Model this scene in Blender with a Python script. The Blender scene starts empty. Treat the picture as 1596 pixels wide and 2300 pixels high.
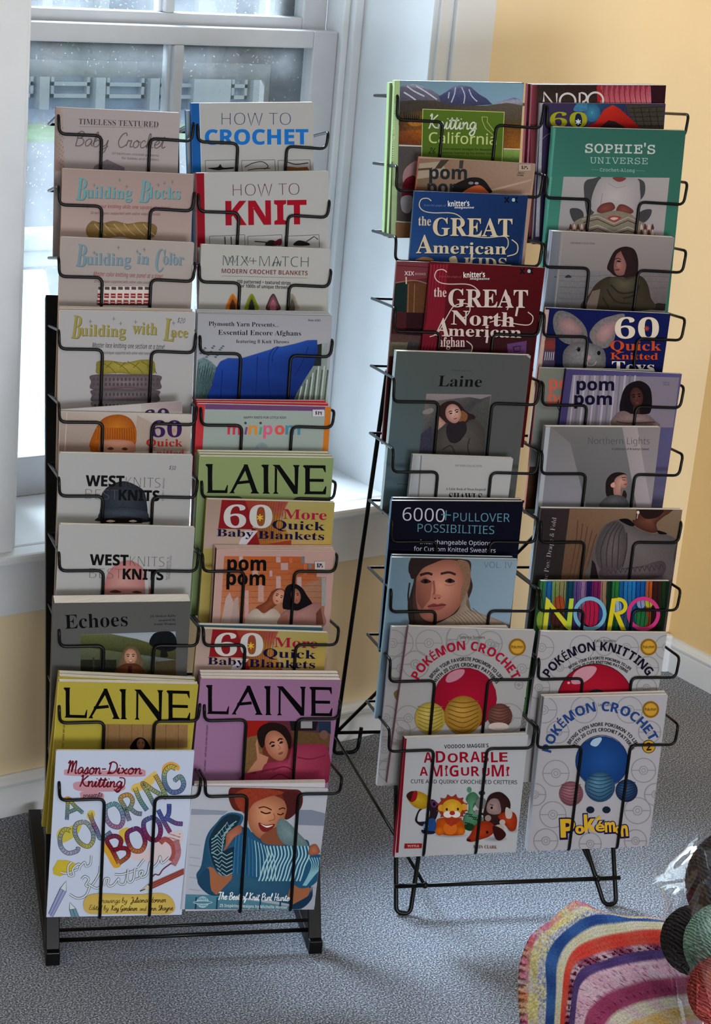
import bpy, bmesh, math, random
from mathutils import Vector, Matrix, geometry
import numpy as np

sc = bpy.context.scene
COL = sc.collection
random.seed(7)

# ------------------------------------------------------------------ camera
CAM = Vector((0.0, 0.0, 1.7483))
RIGHT = Vector((0.8154678, -0.5723605, 0.0861147))
DOWN = Vector((-0.1163774, -0.3078803, -0.9442806))
FWD = Vector((0.5669820, 0.7600087, -0.3176763))
FPX, PX0, PY0 = 4250.0, 798.0, 1150.0            # focal length and centre for the 1596 x 2300 frame
cd = bpy.data.cameras.new('camera')
cam = bpy.data.objects.new('camera', cd)
COL.objects.link(cam)
cd.sensor_fit = 'VERTICAL'
cd.sensor_height = 36.0
cd.lens = FPX / 2300.0 * 36.0
cd.clip_start, cd.clip_end = 0.05, 200
m3 = Matrix((RIGHT, -DOWN, -FWD)).transposed()
cam.matrix_world = Matrix.Translation(CAM) @ m3.to_4x4()
sc.camera = cam

# ------------------------------------------------------------------ view, world, lights
sc.view_settings.view_transform = 'Standard'
sc.view_settings.look = 'None'
sc.view_settings.gamma = 1
sc.view_settings.use_curve_mapping = False
sc.view_settings.exposure = 0.2

world = bpy.data.worlds.new('daylight')
sc.world = world
world.use_nodes = True
wn = world.node_tree
wn.nodes.clear()
w_out = wn.nodes.new('ShaderNodeOutputWorld')
w_bg = wn.nodes.new('ShaderNodeBackground')
w_tc = wn.nodes.new('ShaderNodeTexCoord')
w_sep = wn.nodes.new('ShaderNodeSeparateXYZ')
w_map = wn.nodes.new('ShaderNodeMapRange')
w_mix = wn.nodes.new('ShaderNodeMix')
w_mix.data_type = 'RGBA'
wn.links.new(w_tc.outputs['Generated'], w_sep.inputs[0])
wn.links.new(w_sep.outputs['Y'], w_map.inputs['Value'])
w_map.inputs['From Min'].default_value = -0.15
w_map.inputs['From Max'].default_value = 0.35
wn.links.new(w_map.outputs[0], w_mix.inputs['Factor'])
w_mix.inputs['A'].default_value = (0.90, 0.92, 0.98, 1)      # the room behind the camera
w_mix.inputs['B'].default_value = (1.9, 2.1, 2.3, 1)      # overcast sky beyond the window
wn.links.new(w_mix.outputs['Result'], w_bg.inputs['Color'])
w_bg.inputs['Strength'].default_value = 1.0
wn.links.new(w_bg.outputs[0], w_out.inputs['Surface'])


def area(name, loc, target, size, power, color, spread=180):
    l = bpy.data.lights.new(name, 'AREA')
    l.shape = 'RECTANGLE'
    l.size, l.size_y = size
    l.energy = power
    l.color = color
    l.spread = math.radians(spread)
    o = bpy.data.objects.new(name, l)
    o.location = loc
    o.rotation_euler = (Vector(target) - Vector(loc)).to_track_quat('-Z', 'Y').to_euler()
    COL.objects.link(o)
    return o


area('sky_daylight', (1.0, 7.4, 4.8), (1.95, 2.8, 0.7), (3.2, 2.6), 230, (0.80, 0.90, 1.0), 48)
area('ceiling_light', (1.4, 0.2, 2.55), (1.6, 0.9, 0.0), (1.6, 1.0), 25, (1.0, 0.97, 0.93))
area('low_front_fill', (0.1, -2.2, 0.7), (2.0, 2.7, 0.1), (1.6, 1.0), 34, (0.92, 0.96, 1.0), 100)  # unseen lamp added low behind the camera to brighten the lower covers
area('window_wall_fill', (1.75, 2.58, 2.56), (1.75, 2.95, 0.7), (1.7, 0.06), 2.5, (0.93, 0.97, 1.0))  # no fixture here: added to brighten the window wall but not the covers
area('warm_corner_fill', (2.9, 2.40, 2.15), (3.0, 2.93, 0.3), (0.5, 0.06), 1.3, (1.0, 0.80, 0.48), 120)  # unseen warm lamp added for the glow on the corner walls


# ------------------------------------------------------------------ helpers
def lin(c):
    return tuple(((v / 255.0) / 12.92 if v / 255.0 <= 0.04045 else ((v / 255.0 + 0.055) / 1.055) ** 2.4) for v in c[:3])


def ray(px, py):
    return RIGHT * ((px - PX0) / FPX) + DOWN * ((py - PY0) / FPX) + FWD


def on_z(px, py, z):
    d = ray(px, py)
    return CAM + d * ((z - CAM.z) / d.z)


def on_y(px, py, y):
    d = ray(px, py)
    return CAM + d * ((y - CAM.y) / d.y)


def new_mat(name, base, rough=0.6, spec=0.3, metal=0.0, noise=None, bump=None):
    """noise = (scale, amount, detail); bump = (scale, strength, distance)"""
    m = bpy.data.materials.new(name)
    m.use_nodes = True
    nt = m.node_tree
    b = nt.nodes['Principled BSDF']
    b.inputs['Base Color'].default_value = (*base, 1)
    b.inputs['Roughness'].default_value = rough
    b.inputs['Specular IOR Level'].default_value = spec
    b.inputs['Metallic'].default_value = metal
    tc = nt.nodes.new('ShaderNodeTexCoord')
    if noise:
        n = nt.nodes.new('ShaderNodeTexNoise')
        n.inputs['Scale'].default_value = noise[0]
        n.inputs['Detail'].default_value = noise[2]
        nt.links.new(tc.outputs['Object'], n.inputs['Vector'])
        r = nt.nodes.new('ShaderNodeMapRange')
        r.inputs['From Min'].default_value = 0.25
        r.inputs['From Max'].default_value = 0.75
        r.inputs['To Min'].default_value = 1 - noise[1]
        r.inputs['To Max'].default_value = 1 + noise[1]
        nt.links.new(n.outputs['Fac'], r.inputs['Value'])
        mx = nt.nodes.new('ShaderNodeVectorMath')
        mx.operation = 'SCALE'
        mx.inputs[0].default_value = base
        nt.links.new(r.outputs[0], mx.inputs['Scale'])
        nt.links.new(mx.outputs[0], b.inputs['Base Color'])
    if bump:
        n2 = nt.nodes.new('ShaderNodeTexNoise')
        n2.inputs['Scale'].default_value = bump[0]
        n2.inputs['Detail'].default_value = 4
        nt.links.new(tc.outputs['Object'], n2.inputs['Vector'])
        bp = nt.nodes.new('ShaderNodeBump')
        bp.inputs['Strength'].default_value = bump[1]
        bp.inputs['Distance'].default_value = bump[2]
        nt.links.new(n2.outputs['Fac'], bp.inputs['Height'])
        nt.links.new(bp.outputs[0], b.inputs['Normal'])
    return m


class MB:
    """collects geometry in world space; build() links it as ONE mesh object under parent"""
    def __init__(self):
        self.v, self.f, self.c = [], [], []

    def quad(self, a, b, c, d):
        i = len(self.v)
        self.v += [Vector(a), Vector(b), Vector(c), Vector(d)]
        self.f.append((i, i + 1, i + 2, i + 3))

    def hexa(self, p):
        """p: 8 corners, bottom loop then top loop (counter-clockwise from above)"""
        i = len(self.v)
        self.v += [Vector(q) for q in p]
        for f in ((3, 2, 1, 0), (4, 5, 6, 7), (0, 1, 5, 4), (1, 2, 6, 5), (2, 3, 7, 6), (3, 0, 4, 7)):
            self.f.append(tuple(i + k for k in f))

    def box(self, lo, hi):
        (a, b, c), (d, e, f) = lo, hi
        self.hexa([(a, b, c), (d, b, c), (d, e, c), (a, e, c), (a, b, f), (d, b, f), (d, e, f), (a, e, f)])

    def beam(self, p, q, side, w, h):
        """a square bar from p to q; side = direction of its width"""
        p, q = Vector(p), Vector(q)
        s = Vector(side).normalized() * (w / 2)
        n = (q - p).cross(Vector(side)).normalized() * (h / 2)
        self.hexa([p - s - n, p + s - n, p + s + n, p - s + n, q - s - n, q + s - n, q + s + n, q - s + n])

    def tube(self, pts, r, fillet=0.0, seg=8, closed=False):
        P = [Vector(p) for p in pts]
        if fillet > 0 and len(P) > 2:
            out = [P[0]]
            for k in range(1, len(P) - 1):
                a, b, c = P[k - 1], P[k], P[k + 1]
                la, lc = (a - b).length, (c - b).length
                fr = min(fillet, la * 0.45, lc * 0.45)
                s, e = b + (a - b).normalized() * fr, b + (c - b).normalized() * fr
                for t in (0.0, 0.25, 0.5, 0.75, 1.0):
                    out.append(s.lerp(b, t).lerp(b.lerp(e, t), t))
            out.append(P[-1])
            P = out
        rings = []
        prev = None
        for k, p in enumerate(P):
            d = (P[min(k + 1, len(P) - 1)] - P[max(k - 1, 0)]).normalized()
            if prev is None:
                n = d.orthogonal().normalized()
            else:
                n = (prev - d * prev.dot(d)).normalized()
            prev = n
            b = d.cross(n)
            i = len(self.v)
            for j in range(seg):
                a = 2 * math.pi * j / seg
                self.v.append(p + n * (math.cos(a) * r) + b * (math.sin(a) * r))
            rings.append(i)
        for a, b in zip(rings, rings[1:]):
            for j in range(seg):
                self.f.append((a + j, a + (j + 1) % seg, b + (j + 1) % seg, b + j))
        self.f.append(tuple(rings[0] + j for j in reversed(range(seg))))
        self.f.append(tuple(rings[-1] + j for j in range(seg)))

    def ball(self, c, rx, ry, rz, nu=24, nv=14):
        c = Vector(c)
        i = len(self.v)
        for a in range(nv + 1):
            t = math.pi * a / nv
            for b in range(nu):
                p = 2 * math.pi * b / nu
                self.v.append(c + Vector((rx * math.sin(t) * math.cos(p), ry * math.sin(t) * math.sin(p), rz * math.cos(t))))
        for a in range(nv):
            for b in range(nu):
                self.f.append((i + a * nu + b, i + (a + 1) * nu + b, i + (a + 1) * nu + (b + 1) % nu, i + a * nu + (b + 1) % nu))

    def lathe(self, c, prof, seg=16):
        c = Vector(c)
        i = len(self.v)
        for z, r in prof:
            for j in range(seg):
                a = 2 * math.pi * j / seg
                self.v.append(c + Vector((r * math.cos(a), r * math.sin(a), z)))
        for k in range(len(prof) - 1):
            for j in range(seg):
                self.f.append((i + k * seg + j, i + k * seg + (j + 1) % seg, i + (k + 1) * seg + (j + 1) % seg, i + (k + 1) * seg + j))
        self.f.append(tuple(i + j for j in reversed(range(seg))))
        self.f.append(tuple(i + (len(prof) - 1) * seg + j for j in range(seg)))

    def build(self, name, mat, parent=None, smooth=False, bevel=0.0, origin=None):
        base = Vector((0, 0, 0))
        if parent is not None:
            base = Vector(parent['world_base'])
        elif origin is not None:
            base = Vector(origin)
        me = bpy.data.meshes.new(name)
        me.from_pydata([tuple(v - base) for v in self.v], [], self.f)
        me.validate()
        me.update()
        if mat:
            me.materials.append(mat)
        if smooth:
            me.polygons.foreach_set('use_smooth', [True] * len(me.polygons))
        o = bpy.data.objects.new(name, me)
        COL.objects.link(o)
        if parent is not None:
            o.parent = parent
        else:
            o.location = base
        o['world_base'] = tuple(base)
        if bevel > 0:
            md = o.modifiers.new('bevel', 'BEVEL')
            md.width = bevel
            md.segments = 2
            md.limit_method = 'ANGLE'
        return o


def thing(name, label, cat, loc, group=None):
    o = bpy.data.objects.new(name, None)
    o.empty_display_size = 0.05
    COL.objects.link(o)
    o.location = loc
    o['world_base'] = tuple(loc)
    return tag(o, label, cat, group)


def tag(o, label, cat, group=None):
    o['label'] = label
    o['category'] = cat
    if group:
        o['group'] = group
    return o


def struct(o, label=None):
    o['kind'] = 'structure'
    if label:
        o['label'] = label
    return o

# ------------------------------------------------------------------ the room
YW, XR = 2.95, 3.172                                # window wall and right wall
OX0, OX1, OZ0, OZ1 = 1.425, 2.287, 0.525, 2.35      # window opening
YS = 3.20                                           # room face of the lower sash
M_YEL = new_mat('yellow_wall_paint', lin((232, 213, 176)), 0.55, 0.25, noise=(3.0, 0.05, 3), bump=(40, 0.12, 0.004))
M_YEL_WARM = new_mat('warm_lit_wall_paint', lin((224, 194, 140)), 0.55, 0.25, noise=(3.0, 0.05, 3), bump=(40, 0.12, 0.004))  # wall paint deepened: warm light on the right wall put into the colour
M_WHT = new_mat('old_white_gloss_paint', lin((214, 218, 222)), 0.35, 0.4, noise=(14, 0.03, 4), bump=(60, 0.15, 0.003))
M_SASH = new_mat('white_sash_paint', lin((184, 186, 190)), 0.4, 0.4, noise=(25, 0.04, 4), bump=(90, 0.12, 0.002))
M_CEIL = new_mat('ceiling_paint', lin((225, 222, 214)), 0.8, 0.2, noise=(6, 0.03, 2))
M_STORM = new_mat('weathered_dark_frame', lin((66, 66, 69)), 0.75, 0.2, noise=(70, 0.35, 6), bump=(120, 0.3, 0.002))


def carpet():
    m = bpy.data.materials.new('grey_loop_carpet')
    m.use_nodes = True
    nt = m.node_tree
    b = nt.nodes['Principled BSDF']
    b.inputs['Roughness'].default_value = 0.95
    b.inputs['Specular IOR Level'].default_value = 0.1
    tc = nt.nodes.new('ShaderNodeTexCoord')
    n = nt.nodes.new('ShaderNodeTexNoise')
    n.inputs['Scale'].default_value = 330
    n.inputs['Detail'].default_value = 2.5
    n.inputs['Roughness'].default_value = 0.6
    nt.links.new(tc.outputs['Object'], n.inputs['Vector'])
    r = nt.nodes.new('ShaderNodeValToRGB')
    e = r.color_ramp.elements
    e[0].position, e[0].color = 0.33, (*lin((54, 55, 60)), 1)
    e[1].position, e[1].color = 0.68, (*lin((196, 204, 220)), 1)
    k = e.new(0.5)
    k.color = (*lin((110, 117, 130)), 1)
    nt.links.new(n.outputs['Fac'], r.inputs[0])
    big = nt.nodes.new('ShaderNodeTexNoise')
    big.inputs['Scale'].default_value = 3
    big.inputs['Detail'].default_value = 3
    nt.links.new(tc.outputs['Object'], big.inputs['Vector'])
    mr = nt.nodes.new('ShaderNodeMapRange')
    mr.inputs['To Min'].default_value = 0.8
    mr.inputs['To Max'].default_value = 1.2
    nt.links.new(big.outputs['Fac'], mr.inputs['Value'])
    sc_ = nt.nodes.new('ShaderNodeVectorMath')
    sc_.operation = 'SCALE'
    nt.links.new(r.outputs['Color'], sc_.inputs[0])
    nt.links.new(mr.outputs[0], sc_.inputs['Scale'])
    nt.links.new(sc_.outputs[0], b.inputs['Base Color'])
    bp = nt.nodes.new('ShaderNodeBump')
    bp.inputs['Strength'].default_value = 0.6
    bp.inputs['Distance'].default_value = 0.004
    nt.links.new(n.outputs['Fac'], bp.inputs['Height'])
    nt.links.new(bp.outputs[0], b.inputs['Normal'])
    return m


mb = MB(); mb.box((-3.2, -2.6, -0.08), (XR, YW, 0.0))
struct(mb.build('floor', carpet()))
mb = MB(); mb.box((-3.2, -2.6, 2.62), (XR + 0.2, 3.34, 2.72))
struct(mb.build('ceiling', M_CEIL))
mb = MB()
mb.box((-3.2, YW, -0.08), (OX0, 3.34, 2.62))
mb.box((OX1, YW, -0.08), (XR + 0.2, 3.34, 2.62))
mb.box((OX0, YW, -0.08), (OX1, 3.34, OZ0 - 0.03))
mb.box((OX0, YW, OZ1), (OX1, 3.34, 2.62))
struct(mb.build('wall_back', M_YEL))
mb = MB(); mb.box((-3.4, -2.6, -0.08), (-3.2, 3.34, 2.62))
struct(mb.build('wall_left', M_YEL))
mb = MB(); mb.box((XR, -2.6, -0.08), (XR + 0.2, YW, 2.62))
struct(mb.build('wall_right', M_YEL_WARM))


def baseboard(name, a, b, inward):
    """profiled board from a to b: flat board with a moulded cap"""
    a, b, n = Vector(a), Vector(b), Vector(inward)
    prof = [(0, 0), (0.014, 0), (0.014, 0.057), (0.011, 0.060), (0.015, 0.064), (0.016, 0.069), (0.012, 0.076), (0.007, 0.080), (0.006, 0.084), (0, 0.084)]
    m = MB()
    for p in (a, b):
        for d, z in prof:
            m.v.append(p + n * d + Vector((0, 0, z)))
    k = len(prof)
    for j in range(k - 1):
        m.f.append((j, j + 1, k + j + 1, k + j))
    m.f.append(tuple(range(k)))
    m.f.append(tuple(reversed(range(k, 2 * k))))
    return struct(m.build(name, M_WHT))


baseboard('baseboard_back', (-3.2, YW, 0), (XR, YW, 0), (0, -1, 0))
baseboard('baseboard_right', (XR, YW, 0), (XR, -2.6, 0), (-1, 0, 0))
mb = MB()                                             # little corner block where the two boards meet
mb.lathe((XR - 0.018, YW - 0.018, 0.0), [(0, 0.012), (0.072, 0.012), (0.078, 0.011), (0.088, 0.012), (0.092, 0.008), (0.093, 0.002)], 12)
struct(mb.build('trim_1', M_WHT, smooth=False), 'small white rounded corner block joining the two baseboards')

# window trim: casing, reveal boards, sill, apron
mb = MB(); mb.box((OX1 + 0.03, YW - 0.022, OZ0 + 0.015), (2.414, YW, 2.5))
mb.box((OX1 - 0.002, YW - 0.013, OZ0 + 0.015), (OX1 + 0.03, YW, 2.5))
struct(mb.build('trim_2', M_WHT, bevel=0.003), 'white side casing board to the right of the window')
mb = MB(); mb.box((OX0 - 0.13, YW - 0.022, OZ0 + 0.015), (OX0, YW, 2.5))
struct(mb.build('trim_3', M_WHT, bevel=0.003), 'white side casing board to the left of the window')
mb = MB(); mb.box((OX0 - 0.13, YW - 0.022, OZ1), (2.414, YW, 2.48))
struct(mb.build('trim_4', M_WHT, bevel=0.003), 'white head casing board above the window')
mb = MB(); mb.box((OX1 - 0.012, YW - 0.005, OZ0 + 0.01), (OX1, 3.34, OZ1)); mb.box((OX0, YW - 0.005, OZ0 + 0.01), (OX0 + 0.012, 3.34, OZ1)); mb.box((OX0, YW - 0.005, OZ1 - 0.012), (OX1, 3.34, OZ1))
struct(mb.build('trim_5', M_WHT, bevel=0.002), 'white boards lining the deep window reveal')
mb = MB()
mb.box((OX0, YW - 0.001, OZ0 - 0.03), (OX1, 3.36, OZ0 + 0.018))
mb.box((OX0 - 0.16, YW - 0.048, OZ0 - 0.002), (2.45, YW, OZ0 + 0.018))
struct(mb.build('trim_6', M_WHT, bevel=0.006), 'deep white window sill with rounded nose')
mb = MB(); mb.box((OX0 - 0.14, YW - 0.02, 0.417), (2.43, YW, OZ0 - 0.002))
struct(mb.build('trim_7', M_WHT, bevel=0.002), 'white apron board under the window sill')
mb = MB()
for x0, x1 in ((OX1 - 0.034, OX1 - 0.012), (OX1 - 0.05, OX1 - 0.034)):
    mb.box((x0, YS - 0.028 if x0 > OX1 - 0.04 else YS - 0.012, OZ0 + 0.018), (x1, YS + 0.05, OZ1 - 0.012))
for x0, x1 in ((OX0 + 0.012, OX0 + 0.03), (OX0 + 0.03, OX0 + 0.05)):
    mb.box((x0, YS - 0.02, OZ0 + 0.018), (x1, YS + 0.05, OZ1 - 0.012))
struct(mb.build('trim_8', M_WHT, bevel=0.003), 'white stop beads beside the sashes')


def glass():
    m = bpy.data.materials.new('old_window_glass')
    m.use_nodes = True
    nt = m.node_tree
    nt.nodes.clear()
    out = nt.nodes.new('ShaderNodeOutputMaterial')
    tr = nt.nodes.new('ShaderNodeBsdfTransparent')
    tr.inputs[0].default_value = (0.93, 0.97, 0.98, 1)
    df = nt.nodes.new('ShaderNodeBsdfDiffuse')
    df.inputs[0].default_value = (0.8, 0.85, 0.9, 1)
    tl = nt.nodes.new('ShaderNodeBsdfTranslucent')
    tl.inputs[0].default_value = (0.85, 0.9, 0.95, 1)
    gl = nt.nodes.new('ShaderNodeBsdfGlossy')
    gl.inputs['Roughness'].default_value = 0.03
    tc = nt.nodes.new('ShaderNodeTexCoord')
    n = nt.nodes.new('ShaderNodeTexNoise')
    n.inputs['Scale'].default_value = 9
    n.inputs['Detail'].default_value = 6
    nt.links.new(tc.outputs['Object'], n.inputs['Vector'])
    v = nt.nodes.new('ShaderNodeTexNoise')
    v.inputs['Scale'].default_value = 210
    v.inputs['Detail'].default_value = 1
    nt.links.new(tc.outputs['Object'], v.inputs['Vector'])
    sp = nt.nodes.new('ShaderNodeMapRange')
    sp.inputs['From Min'].default_value = 0.68
    sp.inputs['From Max'].default_value = 0.76
    sp.inputs['To Max'].default_value = 0.3
    nt.links.new(v.outputs['Fac'], sp.inputs['Value'])
    mr = nt.nodes.new('ShaderNodeMapRange')
    mr.inputs['From Min'].default_value = 0.3
    mr.inputs['From Max'].default_value = 0.75
    mr.inputs['To Min'].default_value = 0.03
    mr.inputs['To Max'].default_value = 0.10
    nt.links.new(n.outputs['Fac'], mr.inputs['Value'])
    mxm = nt.nodes.new('ShaderNodeMath')
    mxm.operation = 'MAXIMUM'
    nt.links.new(sp.outputs[0], mxm.inputs[0])
    nt.links.new(mr.outputs[0], mxm.inputs[1])
    m1 = nt.nodes.new('ShaderNodeMixShader')           # dust film lit by the daylight behind it
    m1.inputs[0].default_value = 0.9
    nt.links.new(df.outputs[0], m1.inputs[1])
    nt.links.new(tl.outputs[0], m1.inputs[2])
    m2 = nt.nodes.new('ShaderNodeMixShader')
    nt.links.new(mxm.outputs[0], m2.inputs[0])
    nt.links.new(tr.outputs[0], m2.inputs[1])
    nt.links.new(m1.outputs[0], m2.inputs[2])
    m3_ = nt.nodes.new('ShaderNodeMixShader')
    m3_.inputs[0].default_value = 0.03
    nt.links.new(m2.outputs[0], m3_.inputs[1])
    nt.links.new(gl.outputs[0], m3_.inputs[2])
    nt.links.new(m3_.outputs[0], out.inputs['Surface'])
    return m


M_GLASS = glass()
SX0, SX1 = 1.472, 2.236                               # sash left and right edges
GX0, GX1, MU0, MU1 = 1.552, 2.178, 1.861, 1.883       # glass edges and the glazing bar


def sash(name, label, y, z0, z1, bottom, top):
    m = MB()
    t = 0.035
    m.box((SX0, y, z0), (GX0, y + t, z1)); m.box((GX1, y, z0), (SX1, y + t, z1))
    m.box((GX0, y, z0), (GX1, y + t, z0 + bottom)); m.box((GX0, y, z1 - top), (GX1, y + t, z1))
    m.box((MU0, y, z0 + bottom), (MU1, y + t, z1 - top))
    m.box((MU0 - 0.006, y + 0.012, z0 + bottom), (MU1 + 0.006, y + t, z1 - top))
    o = struct(m.build(name, M_SASH, bevel=0.003), label)
    for a, b in ((GX0, MU0), (MU1, GX1)):
        g = MB(); g.box((a - 0.004, y + 0.02, z0 + bottom - 0.004), (b + 0.004, y + 0.0225, z1 - top + 0.004))
        g.build('window_pane', M_GLASS, o)
    return o


sash('window_1', 'lower white sash with two dusty panes', YS, OZ0 + 0.018, 1.449, 0.081, 0.034)
sash('window_2', 'upper white sash above the meeting rail', YS + 0.045, 1.44, OZ1 - 0.012, 0.03, 0.06)
mb = MB()                                             # dark storm frame outside the sashes
ys = 3.262 + 0.03
mb.box((SX0 + 0.03, ys, 0.55), (GX0 + 0.004, ys + 0.03, 2.3)); mb.box((GX1 - 0.035, ys, 0.55), (SX1, ys + 0.03, 2.3))
mb.box((GX0, ys, 1.372), (GX1 - 0.035, ys + 0.03, 1.43))
mb.box((GX0, ys, 0.55), (GX1 - 0.035, ys + 0.03, 0.58)); mb.box((GX0, ys, 2.25), (GX1 - 0.035, ys + 0.03, 2.3))
struct(mb.build('window_3', M_STORM, bevel=0.002), 'weathered dark storm frame outside the glass')
mb = MB()
mb.box((GX1 - 0.047, ys + 0.004, 0.58), (GX1 - 0.035, ys + 0.022, 1.372)); mb.box((GX1 - 0.047, ys + 0.004, 1.43), (GX1 - 0.035, ys + 0.022, 2.25))
mb.box((GX0, ys + 0.004, 1.34), (GX1 - 0.047, ys + 0.02, 1.372))
struct(mb.build('window_4', new_mat('grey_inner_storm_frame', lin((130, 132, 132)), 0.6, 0.2, noise=(40, 0.15, 5))), 'pale inner edge of the storm frame')

# ------------------------------------------------------------------ outside the window
M_OUTW = new_mat('porch_white_paint', lin((186, 198, 208)), 0.6, 0.2)
M_PORCH = new_mat('pale_porch_boards', lin((146, 156, 162)), 0.7, 0.2, noise=(5, 0.05, 3))
M_FAC = new_mat('blue_grey_siding', lin((142, 162, 186)), 0.8, 0.1, noise=(2.5, 0.16, 5))
M_DGLS = new_mat('dark_shop_glass', lin((104, 126, 152)), 0.3, 0.4, noise=(1.6, 0.3, 4))
M_PAVE = new_mat('pale_pavement', lin((132, 142, 152)), 0.9, 0.1, noise=(2, 0.06, 3))
M_GRASS = new_mat('lawn_green', lin((124, 172, 78)), 0.9, 0.1, noise=(6, 0.2, 4))
mb = MB(); mb.box((-6, 3.36, -0.3), (12, 6.2, -0.15)); struct(mb.build('floor_porch', M_PORCH), 'pale porch floor outside the window')
mb = MB(); mb.box((-20, 6.2, -0.75), (40, 60, -0.65)); struct(mb.build('floor_street', M_PAVE), 'pale street outside')
mb = MB(); mb.box((-10, 14.9, -0.66), (30, 15.7, -0.62)); tag(mb.build('lawn', M_GRASS), 'strip of green lawn across the street seen through the window', 'lawn')['kind'] = 'stuff'

pr = thing('porch_railing', 'white wooden porch railing with turned balusters outside the window', 'railing', (2.6, 5.6, -0.15))
mb = MB(); mb.box((0.5, 5.55, 0.50), (6.5, 5.66, 0.56)); mb.box((0.5, 5.58, 0.44), (6.5, 5.63, 0.50)); mb.build('top_rail', M_OUTW, pr, bevel=0.01)
mb = MB(); mb.box((0.5, 5.57, -0.08), (6.5, 5.64, -0.02)); mb.build('bottom_rail', M_OUTW, pr, bevel=0.01)
for i in range(14):
    mb = MB()
    x = 1.0 + i * 0.39
    mb.lathe((x, 5.605, -0.02), [(0, 0.045), (0.05, 0.045), (0.07, 0.025), (0.1, 0.022), (0.16, 0.04), (0.2, 0.046), (0.46, 0.046)], 12)
    mb.build('baluster', M_OUTW, pr)

ch = thing('adirondack_chair', 'white slatted chair with a rounded back out on the porch', 'chair', (1.95, 4.35, -0.15))


def slab(mbx, pts, y0, y1):
    n = len(pts)
    i = len(mbx.v)
    for y in (y0, y1):
        for x, z, dy in pts:
            mbx.v.append(Vector((x, y + dy, z)))
    mbx.f.append(tuple(i + k for k in range(n)))
    mbx.f.append(tuple(i + n + k for k in reversed(range(n))))
    for k in range(n):
        mbx.f.append((i + k, i + n + k, i + n + (k + 1) % n, i + (k + 1) % n))


for j in range(6):
    mb = MB()
    x = 1.72 + j * 0.09
    top = 0.62 + 0.2 * math.sin(math.pi * (j + 0.7) / 6.4)
    slab(mb, [(x, 0.12, 0), (x + 0.08, 0.12, 0), (x + 0.08, top, 0.28), (x, top - (0.05 if j < 2 else 0.0), 0.28)], 4.2, 4.222)
    mb.build('back_slat', M_OUTW, ch)
for j in range(5):
    mb = MB(); mb.box((1.7, 4.19 - 0.09 * j, 0.14 + 0.02 * j), (2.28, 4.11 - 0.09 * j + 0.07, 0.16 + 0.02 * j)); mb.build('seat_slat', M_OUTW, ch)
for x in (1.66, 2.26):
    mb = MB(); mb.box((x, 3.78, 0.36), (x + 0.11, 4.35, 0.385)); mb.build('arm', M_OUTW, ch)
    mb = MB(); mb.box((x + 0.03, 3.8, -0.15), (x + 0.07, 3.9, 0.36)); mb.build('leg', M_OUTW, ch)
    mb = MB(); mb.box((x + 0.04, 4.3, -0.15), (x + 0.08, 4.4, 0.36)); mb.build('leg', M_OUTW, ch)

FY = 16.2
fc = thing('shopfront_building', 'pale blue grey shopfront with white pilasters across the street', 'building', (10, FY, -0.65))
mb = MB(); mb.box((-2, FY, -0.65), (24, FY + 4, 5.5)); mb.build('facade_wall', M_FAC, fc)
for i in range(16):
    x = 6.79 + i * 0.58
    wide = i % 6 == 5
    mb = MB(); mb.box((x - (0.1 if wide else 0), FY - 0.12, -0.65), (x + (0.32 if wide else 0.1), FY, 4.0)); mb.build('pilaster', M_OUTW, fc)
    x0 = x + (0.36 if wide else 0.14)
    mb = MB(); mb.box((x0, FY - 0.04, -0.13), (x + 0.54, FY, 2.6)); mb.build('shop_window', M_DGLS, fc)
    mb = MB()
    for z in (-0.44, -0.33, -0.22):
        mb.box((x0, FY - 0.07, z), (x + 0.54, FY, z + 0.035))
    mb.box((x0, FY - 0.07, -0.44), (x0 + 0.03, FY, -0.19)); mb.box((x + 0.51, FY - 0.07, -0.44), (x + 0.54, FY, -0.19))
    mb.build('stall_riser_panel', M_OUTW, fc)
mb = MB(); mb.box((-2, FY - 0.16, -0.66), (24, FY, -0.54)); mb.build('plinth', M_FAC, fc)

# ------------------------------------------------------------------ the two magazine racks
M_WIRE = new_mat('black_coated_wire', lin((8, 8, 9)), 0.3, 0.16, noise=(60, 0.2, 2))
M_POST = new_mat('black_square_tube', lin((7, 7, 8)), 0.35, 0.2, noise=(20, 0.2, 2))


class Rack:
    """a leaning grid of pockets; t runs back horizontally, u along the front, z up"""
    def __init__(self, o, yaw, lean, s, back_t, back_z, width, mag_lean):
        self.o = Vector(o)
        a = math.radians(yaw)
        self.u = Vector((math.cos(a), math.sin(a), 0))
        self.b = Vector((-math.sin(a), math.cos(a), 0))
        l = math.radians(lean)
        self.dt, self.dz = s * math.sin(l), s * math.cos(l)
        self.bt, self.bz, self.w = back_t, back_z, width
        self.ml = math.radians(mag_lean)

    def at(self, u, t, z, k=0.0):
        """point relative to the left front bar corner of pocket row k (0 = top row)"""
        return self.o + self.u * u + self.b * (t - k * self.dt) + Vector((0, 0, z - k * self.dz))

    def plane(self, k, off=0.0, lean=None):
        th = self.ml if lean is None else math.radians(lean)
        up = Vector((0, 0, math.cos(th))) + self.b * math.sin(th)
        nn = self.b * math.cos(th) - Vector((0, 0, math.sin(th)))
        return self.at(0, 0, 0, k) + nn * off, self.u, up, nn


RL = Rack((1.4435, 2.8472, 1.3031), -22.5, 27.197, 0.12094, 0.2178, -0.0146, 0.455, 4.0)
RR = Rack((1.9516, 2.6031, 1.3632), -21.935, 17.768, 0.1194, 0.1608, 0.0204, 0.529, 2.0)
WR = 0.0026


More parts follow.
